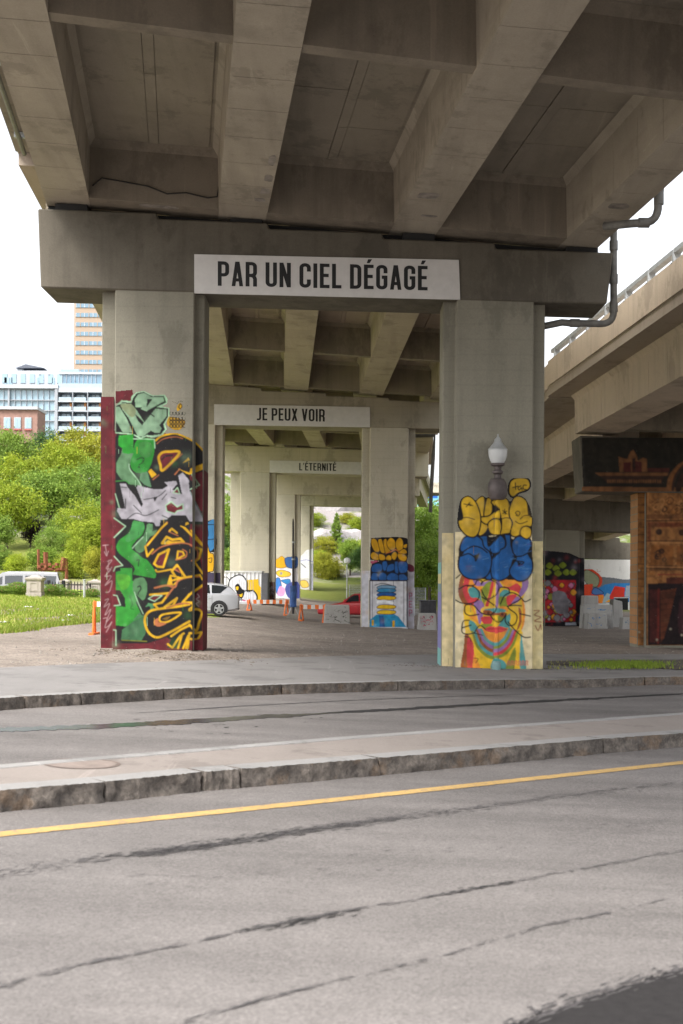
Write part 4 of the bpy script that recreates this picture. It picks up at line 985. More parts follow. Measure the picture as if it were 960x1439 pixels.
F([(620, 225), (700, 212), (665, 290), (625, 300)], RD, True); F([(655, 285), (705, 225), (730, 255), (690, 285)], PU, True); F([(345, 285), (395, 260), (430, 310), (405, 440), (385, 445), (362, 340)], PU, True)
F([(265, 300), (330, 300), (375, 430), (400, 470), (350, 430), (290, 380)], ORG, True); F([(270, 310), (315, 310), (345, 375), (290, 385)], YE, True); F([(405, 400), (495, 395), (485, 458), (425, 452)], RD, True); F([(410, 458), (500, 460), (470, 486), (420, 490)], GRN, True)
F([(540, 390), (610, 385), (590, 440), (545, 430)], GRN, True); F([(620, 385), (655, 375), (640, 470), (680, 520), (620, 490), (545, 470), (560, 450)], TL, True); F([(655, 330), (712, 310), (712, 440), (690, 490), (655, 440)], YE, True)
F([(715, 320), (740, 350), (738, 450), (700, 512), (722, 420)], BR, True); F([(742, 245), (768, 310), (766, 440), (738, 505), (752, 350)], ORG, True)
F([(400, 340), (430, 312), (500, 312), (500, 330), (440, 335), (420, 375)], (240, 190, 70), True); F([(545, 320), (590, 308), (630, 330), (620, 360), (600, 335)], ORG, True); F([(430, 338), (500, 325), (580, 328), (612, 352), (515, 360)], TL, True)
F([(425, 345), (470, 340), (520, 362), (600, 358), (618, 378), (580, 400), (540, 382), (480, 388), (430, 372)], BR, True); cv.dot((465, 365), 2.0, (90, 45, 25)); cv.dot((580, 375), 2.0, (90, 45, 25))
F([(305, 430), (345, 440), (390, 510), (420, 600), (360, 560), (310, 500)], TL, True)
# chin: nested curves
for off, c1, c2 in ((0, ORG, ORG), (1, TL, TL), (2, PU, GRN), (3, BR, PU), (4, TL, RD), (5, GRN, GRN), (6, YE, YE)):
    d = off * 30
    cv.stroke([(420 - d * .62, 505 + d * .15), (450 - d * .55, 560 + d * .55), (490 - d * .28, 590 + d * .88), (521, 600 + d * .95)], 6.0, c1); cv.stroke([(622 + d * .62, 505 + d * .15), (590 + d * .55, 560 + d * .5), (552 + d * .28, 590 + d * .84), (521, 600 + d * .9)], 6.0, c2)
F([(420, 505), (470, 530), (570, 530), (625, 505), (560, 585), (520, 598), (480, 588)], ORG, True); F([(432, 500), (480, 474), (520, 480), (560, 474), (622, 500), (570, 527), (480, 527)], RD, True); cv.stroke([(440, 500), (520, 496), (615, 500)], .8, (150, 30, 40))
F([(272, 540), (305, 560), (285, 640), (310, 830), (235, 830), (258, 660)], BR, True); F([(300, 565), (345, 640), (330, 830), (292, 830), (285, 650)], RD, True); F([(330, 580), (350, 700), (400, 830), (335, 830), (345, 680)], ORG, True)
F([(500, 760), (530, 740), (600, 770), (610, 830), (490, 830)], TL, True); F([(640, 740), (690, 650), (680, 830), (610, 830)], GRN, True); F([(735, 540), (752, 620), (780, 830), (728, 830)], TL, True)
K = lambda p, wd=1.7: cv.stroke(p, wd, (22, 18, 20))
K([(195, 75), (230, 45)]); K([(220, 165), (280, 135), (350, 150), (390, 200), (370, 260), (310, 285), (240, 280), (190, 255)]); K([(290, 140), (350, 130), (370, 95), (410, 95), (405, 125), (430, 95), (490, 90), (540, 130), (530, 200), (480, 245), (440, 235), (405, 170)])
K([(410, 230), (500, 290), (525, 330), (480, 380), (400, 360), (340, 300), (275, 300), (270, 360), (310, 385), (385, 375)]); K([(540, 180), (570, 150), (630, 160), (640, 190)]); K([(565, 290), (600, 220), (660, 195), (720, 220), (730, 250), (660, 290), (630, 320), (700, 380), (690, 450), (640, 470), (605, 430), (615, 370)])
K([(480, 380), (520, 430), (570, 435), (610, 380)]); K([(630, 440), (690, 510), (760, 565), (815, 565)]); K([(620, 310), (680, 300), (740, 305)]); K([(740, 240), (770, 270), (815, 250)]); K([(725, 370), (815, 390)])
K([(305, 425), (255, 435), (245, 520), (290, 540), (345, 530)]); K([(245, 488), (320, 465)]); K([(350, 530), (370, 490), (400, 470), (440, 500)], 1.4); K([(265, 560), (310, 570), (320, 600)], 1.2); K([(340, 530), (420, 550)], 1.2); K([(345, 740), (380, 745), (360, 780)], .9)
cv.stroke([(845, 345), (890, 345), (850, 380), (900, 400), (850, 430), (905, 440)], 1.4, (150, 88, 60)); cv.stroke([(855, 470), (880, 510), (900, 460), (905, 500)], 1.4, (150, 88, 60))
for q in range(6): x = 625 + q * 30; cv.stroke([(x, 800), (x + 4, 765), (x + 18, 768), (x + 14, 785), (x + 20, 800)], 1.1, (214, 96, 84))
cv.T = A
BL = (20, 90, 156); YB = (218, 174, 18)
def bub(pts, col, ow=2.0, g=1.10):
    mx, my = sum(p[0] for p in pts) / len(pts), sum(p[1] for p in pts) / len(pts); cv.fill([(mx + (x - mx) * g, my + (y - my) * g) for x, y in pts], col, True, (18, 16, 20), ow)
# heavier drop shadow to the lower left, then letters
cv.fill([(222, 640), (265, 568), (380, 545), (455, 522), (475, 560), (540, 548), (600, 535), (650, 528), (670, 580), (815, 575), (830, 700), (836, 810), (790, 905), (570, 915), (300, 902), (212, 820), (215, 720)], (18, 16, 20), True)
bub([(400, 560), (455, 528), (470, 640), (545, 560), (592, 590), (590, 650), (540, 690), (500, 720), (495, 880), (445, 880), (470, 780), (430, 640)], BL); bub([(600, 545), (640, 532), (652, 650), (700, 690), (660, 760), (640, 860), (570, 905), (505, 880), (500, 760), (560, 680), (610, 640)], BL)
bub([(240, 640), (270, 580), (340, 562), (400, 590), (420, 650), (470, 700), (475, 790), (440, 870), (360, 897), (280, 880), (230, 820), (232, 735), (262, 695), (242, 680)], BL); bub([(668, 620), (715, 572), (790, 580), (815, 640), (790, 700), (822, 760), (822, 830), (785, 895), (720, 912), (660, 870), (652, 820), (690, 760), (700, 730), (675, 690)], BL)
for q in ([(245, 690), (330, 640), (400, 650), (455, 690)], [(240, 720), (300, 700), (350, 730), (360, 760), (385, 700)], [(480, 660), (490, 740)], [(500, 700), (540, 690), (560, 680)], [(690, 760), (760, 770), (720, 800), (715, 770)], [(670, 720), (740, 720), (800, 690)]): cv.stroke(q, 1.8, (18, 16, 20))
cv.fill([(345, 712), (385, 702), (360, 745)], (14, 14, 18)); cv.fill([(470, 690), (500, 680), (490, 740)], (14, 14, 18)); cv.fill([(705, 770), (745, 772), (720, 800)], (14, 14, 18))
r = random.Random(4)
for _ in range(26):
    x, y = r.choice([(r.uniform(690, 800), r.uniform(600, 690)), (r.uniform(260, 650), r.uniform(730, 850)), (r.uniform(690, 800), r.uniform(790, 870))]); cv.stroke([(x, y), (x + r.uniform(20, 60), y - r.uniform(0, 16))], .6, r.choice([(90, 140, 180), (60, 110, 170), (96, 70, 140)]))
cv.fill([(205, 430), (232, 250), (300, 226), (345, 260), (430, 225), (500, 262), (560, 240), (640, 262), (720, 226), (790, 265), (830, 390), (826, 540), (780, 582), (735, 560), (690, 556), (560, 542), (350, 560), (235, 510)], (18, 16, 20), True)
bub([(360, 290), (405, 238), (432, 256), (432, 400), (465, 440), (440, 510), (385, 530), (392, 400)], YB); bub([(435, 320), (455, 245), (490, 262), (492, 350), (445, 405), (430, 380)], YB); bub([(400, 400), (470, 385), (540, 338), (556, 380), (530, 420), (450, 450)], YB)
bub([(500, 275), (560, 245), (620, 258), (642, 320), (640, 390), (672, 430), (660, 505), (600, 522), (565, 525), (575, 470), (575, 410), (555, 345), (510, 300)], YB); bub([(468, 490), (470, 445), (515, 415), (562, 440), (566, 500), (540, 538), (490, 530)], YB)
bub([(648, 330), (680, 250), (730, 238), (780, 280), (795, 380), (822, 400), (815, 465), (755, 470), (738, 520), (690, 545), (655, 520), (670, 440), (648, 390)], YB); bub([(735, 540), (745, 490), (785, 475), (818, 500), (815, 550), (780, 572)], (226, 180, 26))
bub([(222, 425), (255, 402), (240, 300), (262, 248), (312, 240), (362, 295), (392, 395), (382, 495), (345, 546), (285, 535), (235, 480)], YB)
for q in ([(240, 405), (290, 398), (350, 415)], [(575, 412), (610, 400), (640, 405)], [(690, 430), (730, 450), (790, 430)], [(730, 412), (760, 385), (795, 380)], [(262, 285), (320, 300)], [(280, 310), (310, 275)], [(300, 285), (335, 300)], [(585, 340), (620, 370)], [(600, 330), (605, 372)], [(620, 345), (585, 365)], [(705, 375), (690, 360), (710, 345), (728, 360), (715, 385), (695, 380)]): cv.stroke(q, 1.3, (18, 16, 20))
for _ in range(18):
    x, y = r.uniform(250, 790), r.uniform(280, 500); cv.stroke([(x, y), (x + r.uniform(30, 70), y - 4)], .8, r.choice([(188, 146, 30), (224, 178, 30)])) if r.random() < .6 else None
bub([(640, 165), (655, 100), (710, 72), (785, 82), (806, 130), (785, 168), (720, 192), (680, 222), (650, 208)], YB, 3.0)
cv.fill([(652, 165), (668, 105), (715, 82), (780, 92), (796, 130), (778, 160), (715, 182), (680, 212), (660, 200)], YB, True)
for q in ([(690, 110), (692, 165)], [(668, 150), (712, 138)], [(735, 135), (712, 150), (722, 170), (740, 150), (745, 170)], [(782, 130), (758, 130), (756, 160), (780, 165)]): cv.stroke(q, 1.5, (18, 16, 20))
lum = cv.c.mean(2, keepdims=True); cv.c = (cv.c * .95 + lum * .05) * .93; cv.soften(); cv.mist(60, 6, [(40, 36, 36), (200, 180, 130), (60, 90, 130), (190, 150, 60)], 3, 11, .25); cv.drips(30, 8, [BLK, (160, 120, 40), (40, 80, 130)]); cv.speckle(.4, 5); cv.speckle(.3, 15, 23)
CVR = cv
cv.build('mural', colR, col_depth(infoR), label='mural of yellow and blue bubble letters over a striped rainbow face')
# pastel strip on the column's left return
f = infoR['f'] + infoR['rec']; bk = infoR['b'] - infoR['rec']; xw = infoR['X0'] - .004
cols = [((120, 168, 160), 790, 806), ((200, 186, 130), 806, 820), ((120, 140, 140), 820, 832), ((128, 124, 172), 832, 912), ((126, 178, 172), 912, 940)]
m = MB(); vs = []; vc = []
for (c_, ya, yb) in cols:
    o = len(vs)
    for y in (ya, yb):
        z = P(616, y, f).z
        for Yd in (f + .02, bk - .02): vs.append((xw, Yd, z)); vc.append(srgb(*c_))
fs = [(4 * i, 4 * i + 1, 4 * i + 3, 4 * i + 2) for i in range(len(cols))]
def coloured(name, vs, fs, vc, parent, mat=None):
    me = bpy.data.meshes.new(name); me.from_pydata(vs, [], fs); at = me.color_attributes.new('paint', 'FLOAT_COLOR', 'POINT')
    at.data.foreach_set('color', np.array([(*c, 1) for c in vc], np.float32).ravel()); me.materials.append(mat or M_PAINT)
    o = bpy.data.objects.new(name, me); COL.objects.link(o); adopt(o, parent); return o
coloured('side_paint', vs, fs, vc, colR)
# red paint on the return of the left column
f = infoL['f'] + infoL['rec']; bk = infoL['b'] - infoL['rec']; xw = infoL['X1'] + .004
z0, z1_ = P(285, 920, f).z, P(285, 660, f).z
coloured('side_paint', [(xw, f + .02, z0), (xw, bk - .02, z0), (xw, bk - .02, z1_), (xw, f + .02, z1_)], [(0, 1, 2, 3)], [srgb(*RED)] * 4, colL)

# ---- second pier, right column: yellow and blue letters over a white framed panel
c2, i2 = PIER2[1][1]; cv = Canvas(508.2, 752, 582.2, 886, .5); Z = zoomT(500, 740, 8.0); cv.T = lambda p: p
cv.rect(505, 802, 519, 890, (205, 205, 214)); cv.rect(573, 803.5, 585, 890, (200, 198, 210)); cv.rect(519, 802, 573, 890, (208, 208, 214))
cv.T = Z
cv.fill([(165, 390), (250, 385), (230, 415), (180, 420)], (190, 90, 120), True); cv.fill([(580, 420), (650, 440), (655, 505), (590, 500)], (120, 50, 70), True)
cv.fill([(165, 470), (180, 420), (280, 380), (580, 390), (590, 600), (160, 605), (165, 520)], (20, 24, 34))
for q in ([(175, 480), (195, 430), (260, 415), (300, 440), (290, 500), (200, 515)], [(300, 400), (345, 385), (360, 470), (320, 500), (300, 460)], [(370, 430), (430, 420), (440, 480), (360, 510), (345, 480)], [(440, 390), (475, 390), (480, 520), (440, 510)], [(480, 400), (575, 400), (580, 500), (520, 525), (485, 500)], [(172, 560), (195, 520), (250, 530), (252, 598), (180, 600)], [(255, 540), (300, 515), (345, 540), (345, 600), (262, 600)], [(350, 560), (400, 520), (470, 540), (480, 600), (360, 602)], [(485, 545), (540, 535), (580, 570), (575, 602), (490, 602)]): cv.fill(q, (38, 92, 158), True, (18, 24, 50), 1.0)
cv.fill([(160, 340), (170, 150), (200, 125), (540, 120), (590, 190), (580, 380), (520, 395), (200, 380)], (20, 16, 20), True)
for q in ([(170, 160), (205, 132), (245, 170), (270, 270), (220, 285), (185, 230)], [(250, 160), (290, 140), (310, 200), (330, 290), (280, 285)], [(310, 160), (345, 140), (360, 230), (400, 260), (340, 300), (320, 240)], [(350, 170), (395, 125), (440, 160), (448, 240), (400, 265), (360, 230)], [(450, 170), (490, 125), (530, 160), (530, 250), (480, 275), (452, 230)], [(535, 210), (580, 195), (570, 240), (540, 240)], [(470, 300), (540, 250), (578, 290), (540, 310)], [(165, 320), (205, 285), (265, 330), (255, 375), (190, 370)], [(260, 310), (320, 320), (335, 370), (270, 375)], [(335, 350), (370, 320), (405, 340), (395, 378), (345, 375)], [(400, 320), (440, 280), (470, 320), (440, 375), (410, 360)], [(470, 310), (540, 310), (578, 350), (550, 390), (490, 370)]): cv.fill(q, (212, 158, 22), True, (30, 20, 14), .9)
cv.stroke([(340, 300), (400, 280), (450, 260), (500, 300)], 1.2, (220, 120, 40))
cv.stroke([(158, 1130), (158, 608), (578, 608), (578, 1130)], 1.7, (34, 34, 44), False)
for x in (188, 425, 540): cv.stroke([(x, 615), (x, 1130)], .7, (60, 60, 70), False)
# plain rounded colour bands fill the panel
cv.fill([(155, 1130), (160, 1050), (230, 990), (430, 985), (480, 1010), (570, 1130)], (40, 142, 186)); cv.fill([(260, 1000), (310, 1000), (330, 1130), (270, 1130)], (24, 92, 156)); cv.fill([(178, 1050), (205, 1050), (205, 1115), (178, 1115)], YEL); cv.fill([(410, 1060), (440, 1060), (440, 1130), (410, 1130)], YEL)
for k, (y, c_) in enumerate(((680, (120, 160, 190)), (715, (46, 130, 176)), (760, (30, 84, 150)), (800, (226, 182, 26)), (900, (226, 182, 26)), (960, (232, 190, 40)))): cv.fill([(240, y), (300, y - 22), (430, y - 14), (452, y + 8), (400, y + 26), (260, y + 22)], c_, True, (30, 30, 40), .8)
cv.stroke([(250, 850), (320, 840), (410, 860)], 4.0, (236, 236, 238)); cv.stroke([(215, 660), (300, 640), (400, 660)], 1.0, BLK)
for k in range(3):      # pink letters down the right flank
    y = 745 + k * 95
    if k != 1: cv.stroke([(602, y + 70), (602, y), (632, y + 5), (632, y + 35), (604, y + 38)], 1.0, (190, 60, 110), False)
    else: cv.stroke([(632, y), (602, y), (602, y + 66), (632, y + 66)], 1.0, (190, 60, 110), False); cv.stroke([(602, y + 33), (626, y + 33)], 1.0, (190, 60, 110), False)
cv.soften(); cv.mist(40, 4, [(60, 60, 70), (230, 230, 230), (200, 140, 40)], 2, 7, .25); cv.speckle(.35, 6); cv.build('mural', c2, col_depth(i2), label='yellow and blue letters above a white framed panel')
# second pier, left column: blue and yellow shapes
c2, i2 = PIER2[1][0]; cv = Canvas(250, 725, 311.6, 872, .6); cv.T = zoomT(280, 700, 5.647)
cv.fill([(-100, 590), (170, 590), (170, 980), (-100, 980)], (70, 62, 84)); cv.scribble(285, 808, 310, 850, 26, 1.0, [(150, 130, 170), (40, 36, 50), (190, 180, 200)], 3)
cv.fill([(-60, 170), (30, 165), (60, 180), (120, 170), (125, 260), (140, 330), (130, 420), (90, 430), (-60, 430)], BLK, True); cv.fill([(-60, 180), (30, 175), (70, 190), (118, 178), (118, 400), (-60, 420)], (56, 120, 170), True); cv.stroke([(60, 215), (70, 300), (30, 330), (120, 325)], 1.3, BLK); cv.stroke([(30, 210), (120, 210)], 1.2, BLK)
cv.fill([(-60, 410), (30, 405), (60, 360), (85, 430), (115, 450), (115, 560), (90, 585), (-60, 585)], (220, 166, 26), True, BLK, 1.2); cv.stroke([(75, 480), (100, 475), (95, 510), (78, 505)], 1.0, BLK)
cv.build('mural', c2, col_depth(i2))
# third, fourth and fifth pier columns
c3, i3 = PIER3[1][0]; cv = Canvas(378.6, 815, 386, 851, .5); cv.rect(376, 818, 388, 853, (84, 66, 62)); cv.scribble(378, 820, 387, 850, 30, .9, [(120, 70, 60), (60, 50, 60), (150, 140, 150)], 5); cv.build('mural', c3, col_depth(i3))
c4, i4 = PIER4[1][0]; cv = Canvas(379, 780, 421, 841, .5); cv.T = zoomT(280, 700, 5.647)
cv.fill([(560, 560), (780, 550), (790, 800), (560, 800)], (222, 220, 224)); cv.fill([(595, 500), (630, 475), (660, 460), (690, 500), (690, 545), (640, 556), (600, 540)], (216, 164, 30), True, (110, 80, 20), .8); cv.fill([(680, 480), (730, 465), (780, 470), (775, 550), (700, 548)], (54, 92, 150), True, (24, 40, 80), .8)
cv.fill([(610, 590), (650, 570), (720, 590), (715, 620), (640, 625)], (226, 186, 60), True, BLK, .7); cv.dot((650, 598), 2.0, (150, 150, 150)); cv.fill([(605, 650), (640, 640), (660, 760), (615, 755)], (60, 120, 190), True, (20, 40, 80), .8); cv.fill([(655, 650), (720, 645), (715, 690), (660, 665)], (50, 130, 190), True, (20, 40, 80), .6); cv.fill([(690, 690), (790, 670), (790, 830), (700, 780)], (72, 84, 150), True); cv.fill([(640, 700), (680, 720), (670, 775), (620, 770)], (220, 150, 190), True)
cv.scribble(388, 822, 419, 838, 16, .7, [(60, 60, 110), (190, 80, 120), (240, 240, 240)], 8); cv.build('mural', c4, col_depth(i4))
c5, i5 = PIER5[1][0]; cv = Canvas(420.5, 770, 440, 838, .5); cv.T = zoomT(280, 700, 5.647)
cv.fill([(790, 510), (805, 460), (850, 410), (905, 398), (905, 640), (790, 640)], (226, 226, 230)); cv.stroke([(800, 500), (850, 490), (900, 505)], .9, (130, 130, 200)); cv.stroke([(810, 520), (845, 550)], 1.4, (110, 110, 120)); cv.fill([(780, 645), (885, 640), (885, 775), (780, 775)], (206, 204, 204)); cv.fill([(800, 660), (850, 655), (870, 700), (820, 710)], (226, 186, 90), True, BLK, .6); cv.fill([(840, 735), (875, 730), (870, 770), (845, 770)], (226, 140, 60), True, BLK, .6); cv.scribble(421, 820, 436, 836, 10, .7, [(60, 60, 70), (150, 70, 60), (200, 180, 60)], 9); cv.fill([(885, 520), (905, 520), (905, 775), (885, 775)], (176, 176, 196))
cv.build('mural', c5, col_depth(i5))

# ---- ramp pier with the painted stone and carved wood facade
r1root = RAMP1[0]; r1cap = [o for o in r1root.children if o.name.startswith('cap')][0]; c1, i1 = RAMP1[1][0]
WD, WD2, WD3, SH = (134, 90, 50), (108, 70, 40), (156, 108, 64), (50, 30, 22)
cv = Canvas(818, 611.5, 1100, 690.5, .9); cv.T = zoomT(800, 590, 6.0)
cv.fill([(95, 150), (2200, 150), (2200, 700), (120, 610)], (20, 20, 15)); cv.fill([(60, 130), (110, 130), (135, 560), (120, 420), (105, 300)], (50, 50, 48)); cv.scribble(835, 620, 960, 650, 60, 1.6, [(24, 28, 18), (14, 14, 10), (30, 32, 22)], 21)
cv.fill([(100, 562), (1900, 580), (1900, 640), (100, 602)], WD2); cv.fill([(215, 445), (840, 445), (830, 470), (250, 470)], WD2); cv.fill([(260, 470), (800, 470), (780, 540), (320, 535)], SH)
for k in range(23): cv.fill([(320 + k * 20, 505), (334 + k * 20, 505), (334 + k * 20, 530), (320 + k * 20, 530)], WD2)
cv.fill([(415, 310), (445, 320), (490, 330), (515, 270), (540, 250), (570, 300), (580, 345), (620, 320), (655, 330), (660, 440), (425, 440)], WD2); cv.fill([(455, 360), (520, 355), (520, 440), (460, 440)], (74, 22, 20)); cv.fill([(530, 345), (610, 355), (615, 440), (530, 440)], (66, 20, 18)); cv.fill([(530, 330), (560, 320), (560, 440), (535, 400)], (40, 20, 16))
cv.fill([(660, 405), (850, 405), (840, 440), (665, 440)], (70, 26, 20))
for k in range(3): cv.stroke([(830 + k * 22, 590), (850 + k * 22, 480), (920 + k * 20, 390), (1000 + k * 6, 350 + k * 22), (1120, 330 + k * 22)], 3.6, (WD2, (120, 74, 36), SH)[k])
cv.stroke([(920, 585), (960, 480), (1060, 420)], 8, (40, 20, 14))
cv.c = cv.c * 1.2 + np.array([.012, .009, .006]); cv.soften(); cv.speckle(.7, 31, 5); cv.speckle(.5, 32, 17); cv.build('mural', r1cap, lambda x: 35.0 - .004)
cv = Canvas(896.5, 691, 1011.5, 907, .9)
cv.rect(890, 680, 1020, 910, WD); cv.scribble(896, 690, 1012, 830, 120, 1.2, [WD2, WD3, (124, 78, 36)], 22)
cv.rect(890, 680, 908.2, 910, (128, 84, 42))
for k in range(21): y = 699 + k * 10.4; cv.stroke([(896, y), (908, y + .4)], .9, (60, 38, 22), False)
cv.stroke([(908.3, 690), (908.3, 910)], 1.6, (44, 26, 16), False); cv.stroke([(910.6, 690), (910.6, 910)], 1.8, WD3, False)
cv.T = zoomT(800, 590, 6.0)
def swirl(x, y, s, c_): cv.stroke([(x, y), (x + s, y - s * .6), (x + s * 1.7, y + s * .2), (x + s, y + s), (x + s * .2, y + s * .7), (x + s * .6, y + s * .1)], 1.5, c_)
rr = random.Random(12)
for k in range(16): swirl(rr.uniform(700, 1200), rr.uniform(625, 760), rr.uniform(25, 48), rr.choice([SH, WD3, (84, 50, 24)]))
cv.fill([(655, 800), (1270, 790), (1270, 830), (655, 835)], WD2); cv.scribble(910, 723, 1010, 729, 40, .9, [SH, WD3], 2); cv.stroke([(655, 852), (1270, 845)], 1.6, SH, False)
cv.fill([(665, 865), (1270, 860), (1270, 1040), (665, 1040)], (112, 62, 34)); cv.fill([(690, 905), (1270, 900), (1270, 1030), (690, 1030)], WD); cv.dot((757, 945), 4.5, (52, 34, 26)); cv.dot((950, 950), 4.5, (60, 36, 24))
for k in range(60): x = 668 + k * 10; cv.stroke([(x, 872), (x + 6, 896)], .7, (84, 40, 26), False)
cv.T = zoomT(800, 740, 6.0)
cv.stroke([(660, 135), (1270, 140)], 2.2, WD3, False); cv.stroke([(660, 120), (1270, 124)], 1.2, SH, False); cv.fill([(690, 155), (880, 155), (880, 330), (680, 330)], (120, 74, 34)); cv.fill([(905, 160), (1090, 160), (1090, 325), (905, 325)], (116, 70, 32))
for x in (700, 915): 
    for k in range(7): swirl(x + rr.uniform(0, 120), rr.uniform(180, 290), rr.uniform(16, 32), rr.choice([SH, SH, (92, 54, 26)]))
cv.stroke([(655, 335), (1270, 345)], 2.4, WD3, False); cv.stroke([(655, 352), (1270, 360)], 1.2, SH, False)
for k in range(50): x = 680 + k * 11; cv.stroke([(x, 360), (x + 3, 372)], .9, SH, False)
cv.stroke([(750, 405), (1270, 400)], 1.8, (120, 50, 34), False); cv.stroke([(665, 330), (1270, 338)], 1.0, SH, False)
cv.fill([(662, 480), (1150, 470), (1150, 1000), (662, 1000)], (26, 14, 16)); cv.fill([(820, 430), (1150, 425), (1150, 480), (820, 480)], (74, 34, 22))
cv.fill([(680, 530), (770, 530), (760, 980), (680, 980)], (60, 22, 18)); cv.fill([(770, 540), (905, 520), (850, 760), (800, 940), (770, 980)], (84, 42, 24)); cv.stroke([(755, 530), (750, 980)], 3, (92, 30, 22), False)
for k in range(8): cv.stroke([(775, 560 + k * 48), (895 - k * 12, 550 + k * 48)], .7, (50, 24, 14), False)
cv.fill([(930, 640), (1000, 590), (1060, 800), (930, 900)], (50, 24, 28), True); cv.scribble(950, 840, 985, 900, 20, .8, [(84, 40, 44), (34, 18, 22), (110, 90, 90)], 6)
for x, y in ((590, 370), (590, 890), (855, 865), (950, 915), (740, 955)): cv.dot((x, y), 1.6, (150, 140, 120))
cv.c *= 1.32; cv.soften(); cv.mist(60, 9, [(60, 34, 22), (120, 90, 60), (40, 24, 18)], 3, 10, .4); cv.speckle(.7, 33, 4); cv.speckle(.5, 34, 15); cv.build('mural', c1, col_depth(i1), label='painted carved brown stone and wood facade')
# orange stones on the pier's left return
f = i1['f'] + i1['rec']; bk = i1['b'] - i1['rec']; xw = i1['X0'] - .004; vs, fs, vc = [], [], []
zt, zb = P(896, 691, f).z, P(896, 906, f).z; n = 21
for k in range(n):
    a, b = lerp(zt, zb, k / n) - .012, lerp(zt, zb, (k + 1) / n) + .012; o = len(vs)
    vs += [(xw, f + .01, a), (xw, bk - .01, a), (xw, bk - .01, b), (xw, f + .01, b)]; fs.append((o, o + 1, o + 2, o + 3)); c_ = rr.uniform(.85, 1.15); vc += [tuple(v * c_ for v in srgb(176, 128, 84))] * 4
coloured('side_paint', vs, fs, vc, c1)
# ---- far ramp pier: black column with lime, red and pink bubbles
c2, i2 = RAMP2[1][0]; cv = Canvas(759.5, 765, 821.2, 884, .6); cv.T = zoomT(750, 580, 3.786)
cv.fill([(-40, 730), (100, 735), (190, 745), (245, 770), (285, 775), (285, 1150), (-40, 1150)], (22, 22, 30)); cv.scribble(762, 765, 785, 780, 12, 1.2, [(50, 46, 40), (30, 28, 30)], 2)
for (x, y) in ((40, 820), (85, 815), (120, 830), (155, 812), (75, 850), (130, 855), (175, 850), (210, 850)): cv.fill([(x - 22, y), (x, y - 20), (x + 22, y), (x, y + 18)], (120, 136, 34), True, (24, 26, 18), 1.0)
cv.fill([(-40, 890), (225, 890), (222, 1110), (-40, 1120)], (176, 36, 44)); rr = random.Random(8)
for _ in range(70): x, y = rr.uniform(10, 215), rr.uniform(900, 1105); s = rr.uniform(9, 20); cv.fill([(x - s, y), (x, y - s), (x + s, y), (x, y + s)], rr.choice([(190, 40, 46), (206, 120, 160), (130, 126, 132), (140, 136, 142), (220, 150, 40), (150, 150, 60), (180, 30, 40), (205, 196, 200)]), True, (50, 20, 26), .8)
cv.fill([(100, 960), (170, 960), (185, 1060), (120, 1060)], (124, 120, 126), True); cv.scribble(777, 835, 800, 862, 14, 1.0, [(170, 120, 140), (90, 86, 92), (206, 60, 80)], 14)
cv.fill([(170, 1118), (225, 1115), (228, 1132), (168, 1130)], (190, 196, 210)); cv.fill([(243, 1075), (262, 1080), (262, 1130), (246, 1125)], (30, 70, 160), True)
cv.soften(); cv.mist(50, 4, [(20, 18, 24), (180, 60, 60), (150, 140, 150)], 2, 7, .4); cv.speckle(.5, 6); cv.build('mural', c2, col_depth(i2), label='red, lime and pink bubble graffiti on black')
# ---- white wall under the far ramp with orange and blue graffiti
wall = thing('painted_wall', 'white wall under the far ramp with orange and blue graffiti', 'wall', (20, 99.2, zg(20, 99.2)))
xa, xb = P(800, 820, 99.2).x, P(985, 820, 99.2).x; zb = zg(20, 99.2)
MB().box(xa, xb, 99.2, 99.6, zb - .6, P(860, 786, 99.2).z - .02).build('wall_body', concrete('white_wall', (.62, .61, .59), .92, 1.05, streak=.1), wall)
cv = Canvas(806, 800, 960, 866, .6); cv.T = zoomT(800, 740, 6.0)
cv.fill([(30, 540), (250, 420), (370, 430), (460, 445), (560, 440), (900, 430), (900, 520), (30, 560)], (104, 108, 114)); cv.fill([(60, 640), (300, 490), (380, 475), (560, 478), (900, 470), (900, 620), (60, 660)], (40, 116, 178)); cv.fill([(480, 500), (560, 490), (560, 600), (470, 590)], (150, 160, 172))
cv.fill([(60, 400), (130, 345), (200, 360), (270, 420), (275, 480), (240, 510), (190, 440), (100, 470)], (196, 62, 28), True); cv.fill([(125, 380), (170, 370), (250, 430), (240, 500), (190, 505), (130, 460)], (134, 138, 110), True, (40, 34, 30), .8); cv.stroke([(210, 350), (235, 340), (240, 380), (265, 375)], 1.2, (196, 62, 28))
cv.fill([(60, 490), (200, 485), (190, 570), (290, 575), (250, 650), (60, 640)], (206, 66, 34)); cv.fill([(190, 545), (225, 515), (290, 560), (240, 575), (205, 572)], (70, 110, 170), True, (20, 24, 60), .9); cv.fill([(245, 580), (290, 575), (300, 640), (250, 650)], (220, 130, 40)); cv.fill([(340, 590), (385, 500), (470, 515), (465, 600), (385, 600), (350, 635)], (196, 46, 30)); cv.fill([(290, 600), (320, 560), (345, 570), (330, 640), (280, 650)], (150, 170, 176)); cv.fill([(300, 640), (345, 610), (370, 640)], (226, 160, 40)); cv.scribble(830, 800, 845, 825, 8, .8, [(60, 40, 30)], 3)
cv.fill([(380, 598), (500, 590), (500, 730), (440, 725)], (18, 18, 20)); cv.stroke([(380, 600), (500, 598)], 1, (200, 200, 200), False); cv.fill([(505, 600), (525, 600), (525, 700), (505, 700)], (170, 170, 172)); cv.stroke([(540, 335), (515, 345), (535, 380), (545, 400)], 1.4, (30, 30, 36))
cv.build('mural', wall, lambda x: 99.19)
